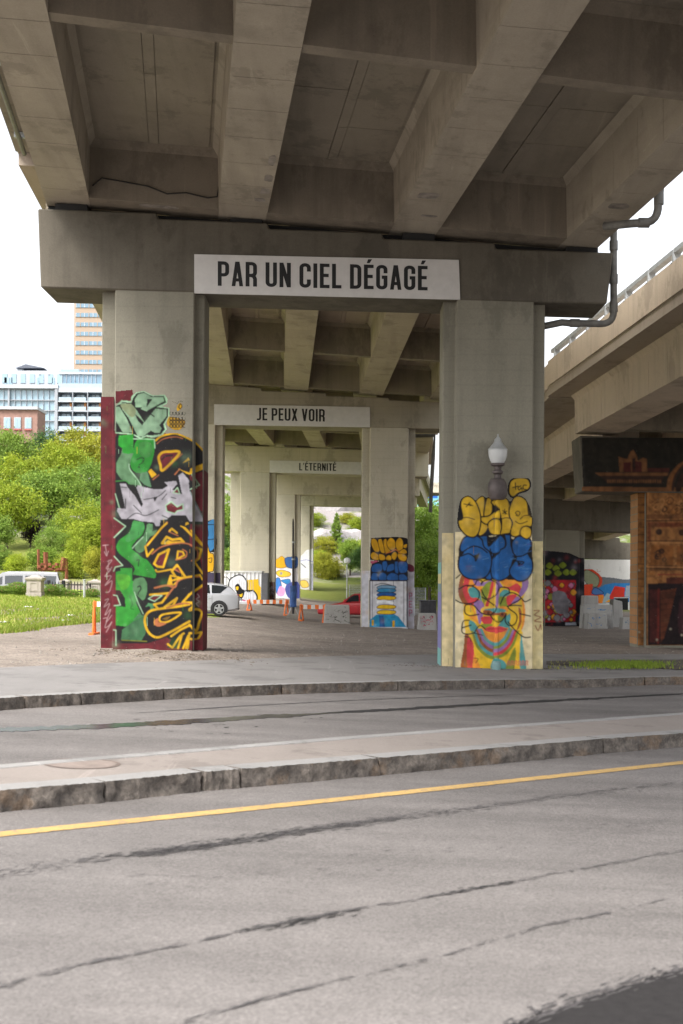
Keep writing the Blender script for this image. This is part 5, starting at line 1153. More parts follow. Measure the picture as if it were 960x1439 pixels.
# ------------------------------------------------------------------ street furniture, cars, odds and ends
# ---- lamp post in front of the right column (its shaft carries the mural's colours)
M_BRONZE = plain('weathered_bronze', (0.10, 0.082, 0.078), .55, .2, var=.3)
M_GLOBE = None
def globe():
    k = NB('lamp_glass'); k.b.inputs['Transmission Weight'].default_value = .45; k.b.inputs['IOR'].default_value = 1.25
    return k.fin((0.86, 0.87, 0.86), .12, .6)
M_GLOBE = globe()
Yl = 25.0
b0 = PG(697, 936, .14); b0 = P(696, 936, Yl); xl, zl = P(698.5, 820, Yl).x, plane(P(698, 820, Yl).x) + .14
lamp = thing('street_lamp', 'antique street lamp with clear acorn globe standing against the right column', 'street lamp', (xl, Yl, zl))
zt = lambda y: P(698, y, Yl).z
M_SHAFT = [plain('shaft_yellow', (0.55, 0.40, 0.10), .6, obj=False), plain('shaft_blue', (0.03, 0.11, 0.28), .6, obj=False), plain('shaft_gold', (0.48, 0.31, 0.03), .6, obj=False), plain('shaft_teal', (0.16, 0.27, 0.27), .6, obj=False)]
xb2 = lambda y: P(697 + (820 - y) * .0, y, Yl).x
MB().lathe([(.0, 0), (.085, 0), (.085, .10), (.07, .14), (.052, .16), (.0, .16)], (xl, Yl, zl), 12).build('base', M_SHAFT[3], lamp, smooth=40)
nk, rs = 14, .05; vs, vc = [], []; ysl = np.linspace(926, 700, 150)
for y in ysl:       # the shaft was painted over together with the wall behind it
    j = min(len(CVR.ys) - 1, max(0, int(round((y - CVR.ys[0]) / CVR.step))))
    for k in range(nk):
        t_ = 6.2832 * k / nk; px_ = 697.5 + 3.6 * math.cos(t_); i = int(round((px_ - CVR.xs[0]) / CVR.step))
        vs.append((xl + rs * math.cos(t_), Yl + rs * math.sin(t_), zt(y))); vc.append(tuple(CVR.c[j, i] * 1.1) if CVR.a[j, i] > .5 else (.2, .19, .16))
coloured('shaft', vs, [(q * nk + k, q * nk + (k + 1) % nk, (q + 1) * nk + (k + 1) % nk, (q + 1) * nk + k) for q in range(len(ysl) - 1) for k in range(nk)], vc, lamp)
yoff = lambda y: zt(y)
xk = P(701, 690, Yl).x
MB().lathe([(0, zt(703)), (.13, zt(702)), (.17, zt(697)), (.185, zt(688)), (.17, zt(679)), (.12, zt(673)), (.05, zt(672)), (0, zt(672))], (xl, Yl, 0), 16).build('ballast_housing', M_BRONZE, lamp, smooth=40)
MB().lathe([(0, zt(672)), (.07, zt(672)), (.06, zt(667)), (.10, zt(665)), (.10, zt(662)), (.06, zt(660)), (.07, zt(656)), (.125, zt(654)), (.13, zt(651)), (0, zt(651))], (xl, Yl, 0), 16).build('neck', M_BRONZE, lamp, smooth=40)
MB().lathe([(.115, zt(651)), (.145, zt(647)), (.17, zt(641)), (.178, zt(635)), (.175, zt(632.5)), (.17, zt(632.5)), (.17, zt(636)), (.16, zt(641)), (.135, zt(647)), (.105, zt(650.5))], (xl, Yl, 0), 20).build('globe', M_GLOBE, lamp, smooth=40)
MB().lathe([(.18, zt(632.5)), (.182, zt(631)), (.165, zt(630)), (.10, zt(624)), (.075, zt(621)), (.06, zt(617)), (.03, zt(615)), (.012, zt(612)), (.018, zt(611)), (0, zt(609.5))], (xl, Yl, 0), 20).build('finial_cap', plain('frosted_cap', (.36, .37, .365), .3, .0), lamp, smooth=40)
MB().lathe([(0, zt(651)), (.03, zt(651)), (.045, zt(645)), (.04, zt(638)), (0, zt(637))], (xl, Yl, 0), 10).build('bulb', plain('white_bulb', (.6, .6, .58), .3), lamp, smooth=40)

# ---- cars
M_TYRE = plain('tyre_rubber', (.02, .02, .021), .85); M_RIM = plain('alloy_rim', (.45, .46, .47), .35, .8); M_CGLASS = glass('car_glass', (.02, .025, .03), .06)
M_TRIM = plain('black_trim', (.02, .02, .022), .5); M_HEAD = plain('headlight_lens', (.7, .72, .74), .15); M_TAIL = plain('tail_lens', (.35, .02, .02), .2); M_PLATE = plain('number_plate', (.6, .62, .66), .5)
def car(name, label, loc, rz, L, Wd, H, paint, kind='hatch', group=None, sc=1.0):
    """front at -x; origin on the ground at the centre"""
    t = thing(name, label, 'car' if kind != 'van' else 'van', loc, group); t.rotation_euler = (0, 0, rz); t.scale = (sc,) * 3; h = L / 2; w2 = Wd / 2
    def B(m, n, mat, par=t, **k):
        o = m.build(n, mat, None, **k); o.parent = par; return o
    if kind == 'hatch':
        lower = [(-1.0, .32, .55, .72), (-.96, .22, .66, .86), (-.80, .19, .74, .97), (-.45, .18, .86, 1.0), (-.30, .18, .92, 1.0), (.35, .18, .95, 1.0), (.72, .19, .97, .99), (.90, .24, .98, .95), (.975, .30, .93, .88), (1.0, .38, .72, .78)]
        roof = [(-.36, .93, .80), (-.05, 1.40 / 1.45, .62), (.2, 1.0, .62), (.5, .985, .61), (.76, .935, .58), (.93, .98, .74)]
        top = [(-.36, .0), (-.06, .92), (.18, 1.0), (.45, .98), (.66, .88), (.82, .62), (.985, .02)]
    elif kind == 'sedan':
        lower = [(-1.0, .30, .50, .66), (-.965, .2, .58, .84), (-.82, .18, .66, .96), (-.45, .17, .80, 1.0), (-.30, .17, .86, 1.0), (.35, .17, .88, 1.0), (.7, .18, .90, .99), (.88, .22, .90, .95), (.97, .30, .86, .88), (1.0, .4, .70, .78)]
        top = [(-.38, .0), (-.07, .92), (.12, 1.0), (.36, .97), (.62, .60), (.80, .02)]
    else:
        lower = [(-1.0, .35, .75, .78), (-.97, .3, .95, .9), (-.80, .3, 1.12, .97), (-.70, .3, 1.20, 1.0), (.5, .3, 1.25, 1.0), (.95, .3, 1.25, 1.0), (1.0, .35, 1.2, .96)]
        top = [(-.78, .0), (-.56, .66), (-.44, .93), (-.3, 1.0), (.5, 1.0), (.88, .96), (.98, .05)]
    secs = []
    for x, zl, zh, k in lower:
        w_ = w2 * k; zm = lerp(zl, zh, .55)
        half = [(w_ * .86, zl), (w_ * .97, zl + .08), (w_, zm), (w_ * .985, zh - .06), (w_ * .90, zh), (w_ * .45, zh + .015)]
        secs.append([(x * h, y, z) for y, z in half] + [(x * h, -y, z) for y, z in half[::-1]])
    body = B(MB().loft(secs), 'body', paint, smooth=35)
    zb = lambda x: float(np.interp(x, [s[0] for s in lower], [s[2] for s in lower])) - .03
    gs = []; bw = .90 if kind != 'van' else .97; tw = .70 if kind != 'van' else .84
    for x, q in top:
        z0 = zb(x); z1 = z0 + .035 + (H - z0 - .03) * q
        wb = w2 * bw * float(np.interp(x, [s[0] for s in lower], [s[3] for s in lower])); wt = w2 * lerp(bw, tw, min(1, q * 1.0))
        half = [(wb, z0), (lerp(wb, wt, .9), lerp(z0, z1, .9)), (wt * .9, z1 - .004), (wt * .45, z1 + .02 * q)]
        gs.append([(x * h, y, z) for y, z in half] + [(x * h, -y, z) for y, z in half[::-1]])
    cab = B(MB().loft(gs), 'cabin', paint, smooth=35)
    # side windows: panes standing just proud of the cabin sides
    def side(x, f, s):
        xs = [a for a, b in top]; q = float(np.interp(x, xs, [b for a, b in top])); z0 = zb(x); z1 = z0 + .035 + (H - z0 - .03) * q
        wb = w2 * bw * float(np.interp(x, [a[0] for a in lower], [a[3] for a in lower])); wt = w2 * lerp(bw, tw, q)
        ff = f * .9 / .9; return (x * h, s * (lerp(wb, wt, f) + .008), lerp(z0, z1, f))
    if kind == 'hatch': panes = [(-.25, -.20, .02, .03, .0), (.05, .05, .40, .42, 0), (.45, .45, .76, .62, 0)]
    elif kind == 'sedan': panes = [(-.26, -.18, .06, .08, 0), (.10, .10, .42, .44, 0)]
    else: panes = [(-.68, -.62, -.42, -.42, 0), (-.36, -.36, .06, .06, 0), (.12, .12, .5, .5, 0), (.56, .56, .86, .84, 0)]
    for s in (-1, 1):
        for a, a2, b2, b, _ in panes:
            n = 4; lo, hi = [], []; fl, fh = (.12, .86) if kind != 'van' else (.26, .76)
            for i in range(n + 1):
                lo.append(side(lerp(a, b, i / n), fl, s)); x2 = lerp(a2, b2, i / n); hi.append(side(x2 if kind != 'hatch' or i else lerp(a, a2, 1), fh, s))
            B(MB().add(lo + hi, [(i, i + 1, n + 2 + i, n + 1 + i) for i in range(n)]), 'window', M_CGLASS)
    def cross(xa, xb, fa, name):
        pts = []
        for x in (xa, xb):
            q = float(np.interp(x, [a for a, b in top], [b for a, b in top])); z0 = zb(x); z1 = z0 + .035 + (H - z0 - .03) * q; wt = w2 * lerp(bw, tw, q) * .84
            pts += [(x * h + fa, -wt, z1 + .012), (x * h + fa, wt, z1 + .012)]
        B(MB().add(pts, [(0, 1, 3, 2)]), name, M_CGLASS)
    x0, x1 = top[0][0], top[1][0]; cross(lerp(x0, x1, .14), lerp(x0, x1, .9), -.012, 'windscreen')
    x0, x1 = top[-2][0], top[-1][0]; cross(lerp(x0, x1, .08), lerp(x0, x1, .72), .014, 'rear_window')
    # wheels with dark arches
    rw = .315 if kind != 'van' else .36
    for x in ((-.62, .60) if kind != 'van' else (-.66, .58)):
        for s in (-1, 1):
            yc = s * (w2 - .12)
            arch = [(x * h + (rw + .055) * math.cos(a), s * (w2 + .004), rw + (rw + .055) * math.sin(a)) for a in [R(-25 + 230 * i / 14) for i in range(15)]]
            B(MB().add(arch, [tuple(range(15))]), 'wheel_arch', M_TRIM)
            prof = [(rw * .62, -.1), (rw * .92, -.11), (rw, -.075), (rw, .075), (rw * .92, .11), (rw * .62, .1)]
            m = MB(); secs = [[(x * h + r_ * math.cos(a), yc + y_ + s * .025, rw + r_ * math.sin(a)) for a in [6.2832 * i / 22 for i in range(22)]] for r_, y_ in prof]
            wh = B(m.loft(secs), 'wheel', M_TYRE, smooth=40)
            m = MB(); yo = yc + s * .142
            for i in range(5):
                a = 6.2832 * i / 5 + .3; d = Vector((math.cos(a), 0, math.sin(a))); n_ = Vector((-math.sin(a), 0, math.cos(a))); c_ = Vector((x * h, yo, rw))
                m.prism([c_ + n_ * .05, c_ - n_ * .05, c_ + d * rw * .63 - n_ * .035, c_ + d * rw * .63 + n_ * .035], (0, -s * .02, 0))
            secs = [[(x * h + r_ * math.cos(a), yo - s * dy, rw + r_ * math.sin(a)) for a in [6.2832 * i / 22 for i in range(22)]] for r_, dy in ((rw * .60, 0), (rw * .67, 0), (rw * .67, .03), (rw * .60, .03), (rw * .60, 0))]
            m.loft(secs, cap=False); rm = B(m, 'rim', M_RIM, par=wh, smooth=40)
    zf = lower[0][2]; zr = lower[-1][2]
    for s in (-1, 1):
        B(MB().rbox((-.955 * h, s * w2 * .62, zf + .02), .09, .34, .11), 'headlight', M_HEAD, bevel=.02)
        B(MB().rbox((.968 * h, s * w2 * .70, zr + .06), .08, .26, .16 if kind != 'van' else .5), 'tail_light', M_TAIL, bevel=.02)
        B(MB().rbox((top[0][0] * h + .22, s * (w2 + .06), zb(-.2) + .06), .12, .18, .12), 'wing_mirror', paint if kind != 'van' else M_TRIM, bevel=.03)
        for x in ((.0, .43) if kind != 'van' else (-.4,)): B(MB().rbox((x * h, s * (w2 * .985 + .008), zb(x) - .16), .16, .03, .03), 'door_handle', paint, bevel=.008)
        for x in ((-.28, .06, .46) if kind != 'van' else (-.70, -.38, .1)): B(MB().rbox((x * h, s * (w2 - .001), .28), .010, .012, zb(x) - .30), 'door_seam', M_TRIM)
    B(MB().rbox((-h + .0, 0, lower[0][1] + .06), .05, w2 * 1.1, .12), 'grille', M_TRIM, bevel=.02)
    B(MB().rbox((h + .0, 0, zr - .02), .03, .5, .12), 'number_plate', M_PLATE, bevel=.005)
    B(MB().rbox((.955 * h, 0, lower[-1][1] - .1), .2, w2 * 1.3, .12), 'bumper', M_TRIM, bevel=.03)
    return t
def car_paint(name, c):
    if name in MATS: return MATS[name]
    k = NB(name); k.b.inputs['Metallic'].default_value = .35; k.b.inputs['Coat Weight'].default_value = .6; k.b.inputs['Coat Roughness'].default_value = .08
    p = k.pos(obj=True); n = k.noise(p, 2.5, 4); MATS[name] = k.fin(k.mix(k.ramp(n, .3, .8), tuple(v * .9 for v in c), c), .38, .5); return MATS[name]
M_SILVER = car_paint('silver_paint', (.50, .51, .54)); M_REDP = car_paint('red_paint', (.55, .03, .04)); M_VAN = car_paint('pale_grey_paint', (.27, .27, .29))
Yc = 44.8; x2 = P(336, 868, Yc).x; car('parked_car', 'silver hatchback parked behind the left graffiti column', (x2 - 2.15 * .76, Yc, zg(x2 - 1.2, Yc) + .0), R(4), 4.3, 1.75, 1.42, M_SILVER, sc=.76)
Yc = 58.0; x2 = P(447, 866, Yc).x; car('parked_car', 'red car half hidden behind the second pier', (x2 + 2.15 * .78, Yc, zg(x2 + 1.7, Yc)), R(-6), 4.3, 1.75, 1.33, M_REDP, 'sedan', sc=.78)
Yc = 90.0; x2 = P(90, 840, Yc).x; zv = P(40, 803.5, Yc).z - 2.3; car('parked_van', 'light grey high-roof van parked behind the rose hedge', (x2 - 2.75, Yc, zv), R(2), 5.5, 1.95, 2.3, M_VAN, 'van')

# ---- orange and white barricades
M_ORANGE = plain('barrier_orange', (.75, .17, .03), .5); M_WHITEP = plain('barrier_white', (.75, .74, .72), .5)
def barricade(label, xa, xb, ytop, h, base, Y, n=10, sp=.3):
    a, b = P(xa, ytop, Y), P(xb, ytop, Y); t = thing('barricade', label, 'barricade', ((a.x + b.x) / 2, Y, zg(a.x, Y)), 'orange striped barricades')
    hh = h * Y / FPX
    for k in range(n):
        p, q = a.lerp(b, k / n), a.lerp(b, (k + 1) / n)
        m = MB(); f = [Vector((p.x, Y, p.z)), Vector((q.x, Y, q.z)), Vector((q.x, Y, q.z - hh)), Vector((p.x, Y, p.z - hh))]
        m.prism(f, (0, .03, 0)).build('stripe', M_ORANGE if k % 2 == 0 else M_WHITEP, t)
    for f_ in (.06, .94):
        p = a.lerp(b, f_); zb = zg(p.x, Y)
        for s in (-1, 1): MB().tube([(p.x, Y + .015, p.z + .02), (p.x + s * .08 * sp / .3, Y + s * sp, zb)], .03, 6).build('leg', M_ORANGE, t)
        MB().rbox((p.x, Y + .015, zb), .12, .9, .05).build('foot', M_ORANGE, t)
    return t
barricade('striped barricade between the white container and the thin pole', 347, 406, 843, 5.5, 862, 54.0, 13)
barricade('striped barricade between the thin pole and the red car', 421, 459, 850, 6, 872, 50.0, 7)
barricade('striped barricade peeking out left of the left column', 130.5, 166, 845.5, 7, 888, 33.0, 6, .06)

# ---- thin old pole on a concrete foot with a blue painted sleeve
Yo = 52.0; a = P(412, 868, Yo); zb = zg(a.x, Yo); po = thing('old_pole', 'thin dark pole with a blue painted sleeve on a concrete foot', 'pole', (a.x, Yo, zb))
MB().loft([[(a.x + sx * k, Yo + sy * k, z) for sx, sy in ((-1, -1), (1, -1), (1, 1), (-1, 1))] for k, z in ((.27, zb - .1), (.25, zb + .12), (.16, zb + .17))]).build('footing', concrete('rough_concrete', (.33, .31, .27), .8, 1.2), po)
MB().tube([(a.x, Yo, zb + .1), (a.x, Yo, P(412, 826, Yo).z), P(412, 735, Yo), P(412, 729, Yo)], [.05, .05, .038, .02], 8).build('shaft', plain('dark_pole', (.07, .06, .06), .6, .3), po, smooth=40)
zs0, zs1 = P(412, 853, Yo).z, P(412, 823, Yo).z
MB().lathe([(.06, zs0), (.13, zs0), (.125, zs1), (.06, zs1)], (a.x + .0, Yo, 0), 10).build('sleeve', plain('blue_sleeve', (.05, .12, .34), .6, var=.5, scale=4), po, smooth=40)
for s in (-1, 1): MB().tube([(a.x + s * .18, Yo - .05, zb + .15), (a.x + s * .05, Yo, zs0 + .05)], .018, 6).build('strut', M_STEEL, po)
for y in (786, 762): MB().lathe([(.04, -.03), (.075, -.03), (.075, .03), (.04, .03)], (a.x, Yo, P(412, y, Yo).z), 8).build('clamp', M_STEEL, po)

# ---- white corrugated container with big letters
Yk = 65.5; pa, pb = P(310.5, 857, Yk), P(367, 857, Yk); ztp = P(340, 803, Yk).z; zb = zg(pa.x, Yk)
ct = thing('site_container', 'white corrugated container with a bubble letter on yellow', 'container', ((pa.x + pb.x) / 2, Yk, zb))
m = MB(); n = 40; W_ = pb.x - pa.x; sec = []
for i in range(n + 1):
    x = pa.x + W_ * i / n; sec.append((x, Yk + (.0 if i % 4 in (0, 1) else .035)))
sec2 = sec + [(pb.x, Yk + 1.9), (pa.x, Yk + 1.9)]
MB().loft([[(x, y, zb + .05) for x, y in sec2], [(x, y, ztp - .05) for x, y in sec2]]).build('shell', plain('white_sheet_metal', (.66, .66, .68), .55, var=.1), ct)
MB().box(pa.x - .03, pb.x + .03, Yk - .03, Yk + 1.95, ztp - .05, ztp + .03).build('top_rail', plain('white_rail', (.6, .6, .6), .5), ct); MB().box(pa.x - .03, pb.x + .03, Yk - .03, Yk + 1.95, zb - .05, zb + .05).build('bottom_rail', M_STEEL, ct)
cv = Canvas(311, 804.5, 366.6, 855.5, .5); cv.T = zoomT(280, 700, 5.647)
cv.fill([(375, 650), (470, 640), (475, 690), (520, 740), (515, 875), (400, 860), (440, 800), (380, 740)], (228, 184, 30)); cv.stroke([(170, 640), (200, 625), (240, 660), (236, 860)], 1.6, BLK)
bub([(245, 680), (290, 630), (340, 625), (375, 670), (380, 740), (420, 735), (450, 780), (430, 840), (370, 862), (310, 850), (260, 840)], (214, 214, 220), 2.0)
for k in range(10): cv.stroke([(265 + k * 18, 650 + (k % 3) * 8), (265 + k * 18, 845 - (k % 3) * 6)], .7, (170, 170, 180), False)
cv.fill([(285, 700), (310, 680), (340, 720), (360, 735), (350, 780), (330, 800), (300, 760)], BLK, True); cv.fill([(290, 705), (312, 700), (310, 730), (292, 728)], (228, 184, 30)); cv.fill([(318, 765), (345, 755), (340, 785), (322, 782)], (228, 184, 30)); cv.stroke([(330, 760), (370, 735), (420, 735)], 1.6, BLK)
cv.scribble(313, 805, 350, 811, 22, .9, [BLK, (60, 60, 70)], 4); cv.scribble(345, 808, 364, 815, 14, .9, [(60, 60, 70), (190, 60, 110)], 6); cv.fill([(495, 640), (510, 640), (515, 690), (500, 690)], (190, 60, 120)); cv.fill([(500, 730), (520, 740), (518, 770), (505, 765)], (110, 150, 190))
cv.build('mural', [o for o in ct.children if o.name.startswith('shell')][0], lambda x: Yk - .006)
MB().box(pb.x, pb.x + .3, Yk + .01, Yk + 1.8, zb, ztp - .06).build('end_frame', plain('dark_end', (.10, .10, .11), .6), ct)

# ---- concrete blocks
def block(label, px0, px1, ytop, ybot, Y, dep=.7, marks=None, mat=None, lean=0.0, tint=(.40, .39, .37)):
    a, b = P(px0, ybot, Y), P(px1, ybot, Y); zt_ = P(px0, ytop, Y).z; zb_ = min(zg(a.x, Y), P(px0, ybot, Y).z) - .05
    t = thing('concrete_block', label, 'concrete block', ((a.x + b.x) / 2, Y, zb_), 'loose concrete blocks')
    f = [Vector((a.x - .02, Y, zb_)), Vector((b.x + .02, Y, zb_)), Vector((b.x - .03, Y + .06, zt_)), Vector((a.x + .04, Y + .06, zt_ + lean))]
    bd = MB().prism(f, (0, dep, 0)).build('body', mat or concrete('block_concrete', tint, .8, 1.15), t, bevel=.03)
    if marks:
        cv = Canvas(px0 + .8, min(ytop, ybot) + 1.2, px1 - .8, ybot - .8, .5)
        for c_, n_, wd, sd in marks: cv.scribble(px0 + 5, ytop + 4, px1 - 5, ybot - 4, n_, wd, c_, sd)
        q = cv.a > 0
        ya, yb = Y, Y + .06
        o = cv.build('graffiti', bd, lambda x: Y - .0)
        me = o.data; n_ = len(me.vertices); co = np.empty(n_ * 3, np.float32); me.vertices.foreach_get('co', co); co = co.reshape(-1, 3)
        co[:, 1] = Y + .06 * np.clip((co[:, 2] - zb_) / max(.05, zt_ - zb_), 0, 1) - .006; me.vertices.foreach_set('co', co.ravel()); me.update()
    return t
block('scribbled grey concrete block standing in front of the red car', 455, 492, 850, 878, 49.5, .7, [([(60, 58, 58), (80, 76, 76)], 26, .8, 3)])
block('concrete block with pink scribbles right of the second pier', 588, 614, 862, 883, 46.5, .8, [([(200, 90, 110), (180, 60, 90), (90, 80, 90)], 34, .8, 4)])
block('concrete block with a blue scrawl, lowest in the ramp pile', 826, 854, 862, 883, 56.5, .9, [([(50, 120, 190)], 10, .9, 5)], tint=(.42, .43, .45))
block('long white concrete beam lying across the ramp block pile', 818, 862, 849.5, 862.5, 57.4, .6, [([(70, 140, 200)], 6, .8, 6)])
block('grey concrete block behind the long white beam', 820, 842, 837, 850, 60, .8)
block('tilted grey block right of the long white beam', 861, 876, 845, 858, 60.5, .8, lean=.1)
block('small grey block beside the brown painted pier', 875, 893, 868, 883, 56, .7, [([(90, 130, 160)], 8, .8, 7)])
Yd = 60.0; a = P(591, 863, Yd); b_ = P(613, 863, Yd); dz = zg(a.x, Yd)
dp = thing('waste_skip', 'dark grey ribbed skip right of the second pier', 'skip', ((a.x + b_.x) / 2, Yd, dz)); m = MB(); zt_ = P(591, 845, Yd).z
m.box(a.x, b_.x, Yd, Yd + 1.2, dz, zt_); m.build('bin', plain('dark_steel', (.09, .09, .10), .5, .4), dp, bevel=.02)
for k in range(5): MB().box(lerp(a.x, b_.x, (k + .4) / 5), lerp(a.x, b_.x, (k + .6) / 5), Yd - .04, Yd - .002, dz + .03, zt_ - .03).build('rib', MATS['dark_steel'], dp)
MB().box(a.x - .03, b_.x + .03, Yd - .05, Yd + 1.25, zt_, zt_ + .04).build('rim', MATS['dark_steel'], dp)
# wire mesh site fence panels
def mesh_panel(label, xa, xb, ytop, ybot, Y):
    a, b = P(xa, ytop, Y), P(xb, ybot, Y); t = thing('fence_panel', label, 'fence panel', (a.x, Y, b.z), 'wire mesh fence panels')
    z0 = zg(a.x, Y); m = MB()
    MB().tube([(a.x, Y, z0), (a.x, Y, a.z), (b.x, Y, a.z), (b.x, Y, z0)], .028, 6, False).build('frame', M_STEEL, t)
    for k in range(1, 12): x = lerp(a.x, b.x, k / 12); m.tube([(x, Y, z0 + .05), (x, Y, a.z)], .008, 4)
    for k in range(1, 9): z = lerp(z0, a.z, k / 9); m.tube([(a.x, Y + .012, z), (b.x, Y + .012, z)], .008, 4)
    tag(m.build('mesh_wire', M_STEEL, t), kind='stuff'); return t
mesh_panel('wire fence panel left of the second pier', 491, 508, 822, 840, 86); mesh_panel('wire fence panel right of the second pier', 583, 598, 826, 862, 66)
# small white lamp standard on the far lawn
a = P(487.5, 836, 100); t = thing('path_lamp', 'white path lamp in front of the far bushes', 'street lamp', (a.x, 100, zg(a.x, 100)))
MB().tube([(a.x, 100, zg(a.x, 100)), (a.x, 100, P(487, 793, 100).z)], .05, 8).build('post', plain('pale_post', (.5, .5, .5), .5), t)
MB().lathe([(0, -.2), (.2, -.12), (.26, .05), (.2, .22), (0, .3)], (a.x, 100, P(487, 789, 100).z), 12).build('globe', plain('white_globe', (.8, .8, .8), .3), t, smooth=40)

# ---- left: stone gate pillars, iron fence
M_STONE = concrete('pillar_stone', (.36, .32, .285), .8, 1.15)
def pillar(label, xc, Y, ytop, ybot, wpx):
    c_ = P(xc, ybot, Y); w_ = wpx * Y / FPX; zt_ = P(xc, ytop, Y).z; zb = zg(c_.x, Y) - .1; t = thing('stone_pillar', label, 'pillar', (c_.x, Y, zb), 'stone gate pillars'); H_ = zt_ - zb
    MB().rbox((c_.x, Y, zb), w_, w_, H_ * .27).build('plinth', M_STONE, t, bevel=.02); MB().rbox((c_.x, Y, zb + H_ * .27), w_ * .93, w_ * .93, H_ * .49).build('shaft', M_STONE, t, bevel=.02)
    x0, x1, z0, z1 = c_.x - w_ * .26, c_.x + w_ * .26, zb + H_ * .34, zb + H_ * .70; y = Y - w_ * .465
    m = MB()
    for q in ((x0, x1, z0, z0 + .05), (x0, x1, z1 - .05, z1), (x0, x0 + .05, z0 + .05, z1 - .05), (x1 - .05, x1, z0 + .05, z1 - .05)): m.box(q[0], q[1], y - .025, y + .01, q[2], q[3])
    m.build('panel_moulding', M_STONE, t)
    zc = zb + H_ * .76; MB().loft([[(c_.x + sx * k * w_ / 2, Y + sy * k * w_ / 2, z) for sx, sy in ((-1, -1), (1, -1), (1, 1), (-1, 1))] for k, z in ((1.0, zc), (1.12, zc + .07), (1.12, zc + .14), (.55, zt_ - .06), (.3, zt_))]).build('capstone', M_STONE, t)
    return t
pillar('stone pillar with pyramid cap left of the big tag column', 49.5, 64, 808, 854, 22)
pillar('stone pillar cap almost hidden by the left graffiti column', 134, 67, 814, 850, 17)
pillar('stone pillar half sunk in the hedge behind the iron fence', 92, 78, 814, 848, 13)
Yf = 66.7; t = thing('iron_fence', 'black iron fence running through the rose hedge', 'fence', (P(95, 840, Yf).x, Yf, zg(-13, Yf))); M_IRON = plain('black_iron', (.018, .018, .02), .5, .5)
xa, xb = P(60, 840, Yf).x, P(127, 840, Yf).x; zt_ = P(90, 819, Yf).z
for k in range(16):
    x = lerp(xa, xb, k / 15); MB().tube([(x, Yf, zg(x, Yf)), (x, Yf, zt_), (x, Yf, zt_ + .09)], [.022, .022, .004], 6).build('picket', M_IRON, t)
for z in (zt_ - .12, zg(xa, Yf) + .2): MB().box(xa, xb, Yf - .03, Yf + .03, z, z + .05).build('rail', M_IRON, t)
for x in (P(68.5, 840, Yf).x, P(89, 840, Yf).x): MB().rbox((x, Yf, zg(x, Yf)), .14, .14, zt_ + .12 - zg(x, Yf)).build('post', M_IRON, t)
a = P(118.5, 845, 65); t = thing('steel_post', 'short galvanised post in front of the iron fence', 'post', (a.x, 65, zg(a.x, 65)))
MB().tube([(a.x, 65, zg(a.x, 65)), (a.x, 65, P(118, 816, 65).z)], .06, 8).build('shaft', M_STEEL, t); MB().lathe([(.0, 0), (.08, 0), (.08, .05), (0, .07)], (a.x, 65, P(118, 816, 65).z), 8).build('cap', M_STEEL, t)
# ---- rusty steel sculpture
M_RUST = plain('rusty_steel', (.19, .065, .03), .85, var=.35); Ys = 98.0
t = thing('rusty_sculpture', 'rusty steel frame sculpture above the grey van', 'sculpture', P(72, 812, Ys))
def beam(a, b, w_, nm='beam'): MB().tube([a, b], w_, 4).build(nm, M_RUST, t)
beam(P(54, 772, Ys), P(54, 800, Ys), .10, 'upright'); beam(P(64, 776, Ys), P(64.5, 800, Ys), .17, 'upright'); beam(P(91, 784, Ys), P(87.5, 801, Ys), .24, 'upright'); beam(P(94, 790, Ys), P(93, 826, Ys), .12, 'upright'); beam(P(54, 800, Ys), P(95, 800.5, Ys), .13, 'crossbar'); beam(P(57, 797, Ys), P(82, 803, Ys), .09, 'crossbar'); beam(P(60, 802, Ys), P(60, 840, Ys), .12, 'leg')
for k in range(6): a = P(55 + k * 5, 798 - (k % 2) * 3, Ys - .1); MB().rbox(a, .25, .2, .2, .5 * k).build('scrap', M_RUST, t)
# ------------------------------------------------------------------ trees, hedges, buildings, far overpass
def leaf_mat(name, c0, c1, tl=0.35):
    k = NB(name); g = k.n('ShaderNodeNewGeometry'); n = k.noise(k.pos(), .9, 4, .6); n2 = k.noise(k.pos(), .22, 3)
    col = k.mix(g.outputs['Random Per Island'], c0, c1); col = k.mix(.8, col, k.ramp(n, .3, .7, (.55,) * 3, (1.35,) * 3), 'MULTIPLY'); col = k.mix(.5, col, k.ramp(n2, .35, .65, (.75, .8, .8), (1.2, 1.15, .9)), 'MULTIPLY')
    tr = k.n('ShaderNodeBsdfTranslucent'); k.l(col, tr.inputs[0]); mx = k.n('ShaderNodeMixShader'); mx.inputs[0].default_value = tl
    m = k.fin(col, .6, .3); k.l(k.b.outputs[0], mx.inputs[1]); k.l(tr.outputs[0], mx.inputs[2]); k.l(mx.outputs[0], k.out.inputs[0]); return m
LEAF = {'lime': leaf_mat('lime_leaves', (.22, .31, .02), (.36, .41, .045)), 'mid': leaf_mat('mid_leaves', (.15, .255, .035), (.25, .345, .06)), 'deep': leaf_mat('deep_leaves', (.06, .13, .04), (.11, .19, .055)), 'gold': leaf_mat('gold_leaves', (.28, .31, .025), (.42, .40, .05)), 'purple': leaf_mat('purple_leaves', (.03, .02, .025), (.06, .04, .045))}
M_BARK = plain('bark', (.085, .065, .05), .9, var=.35, scale=12, bump=.8)
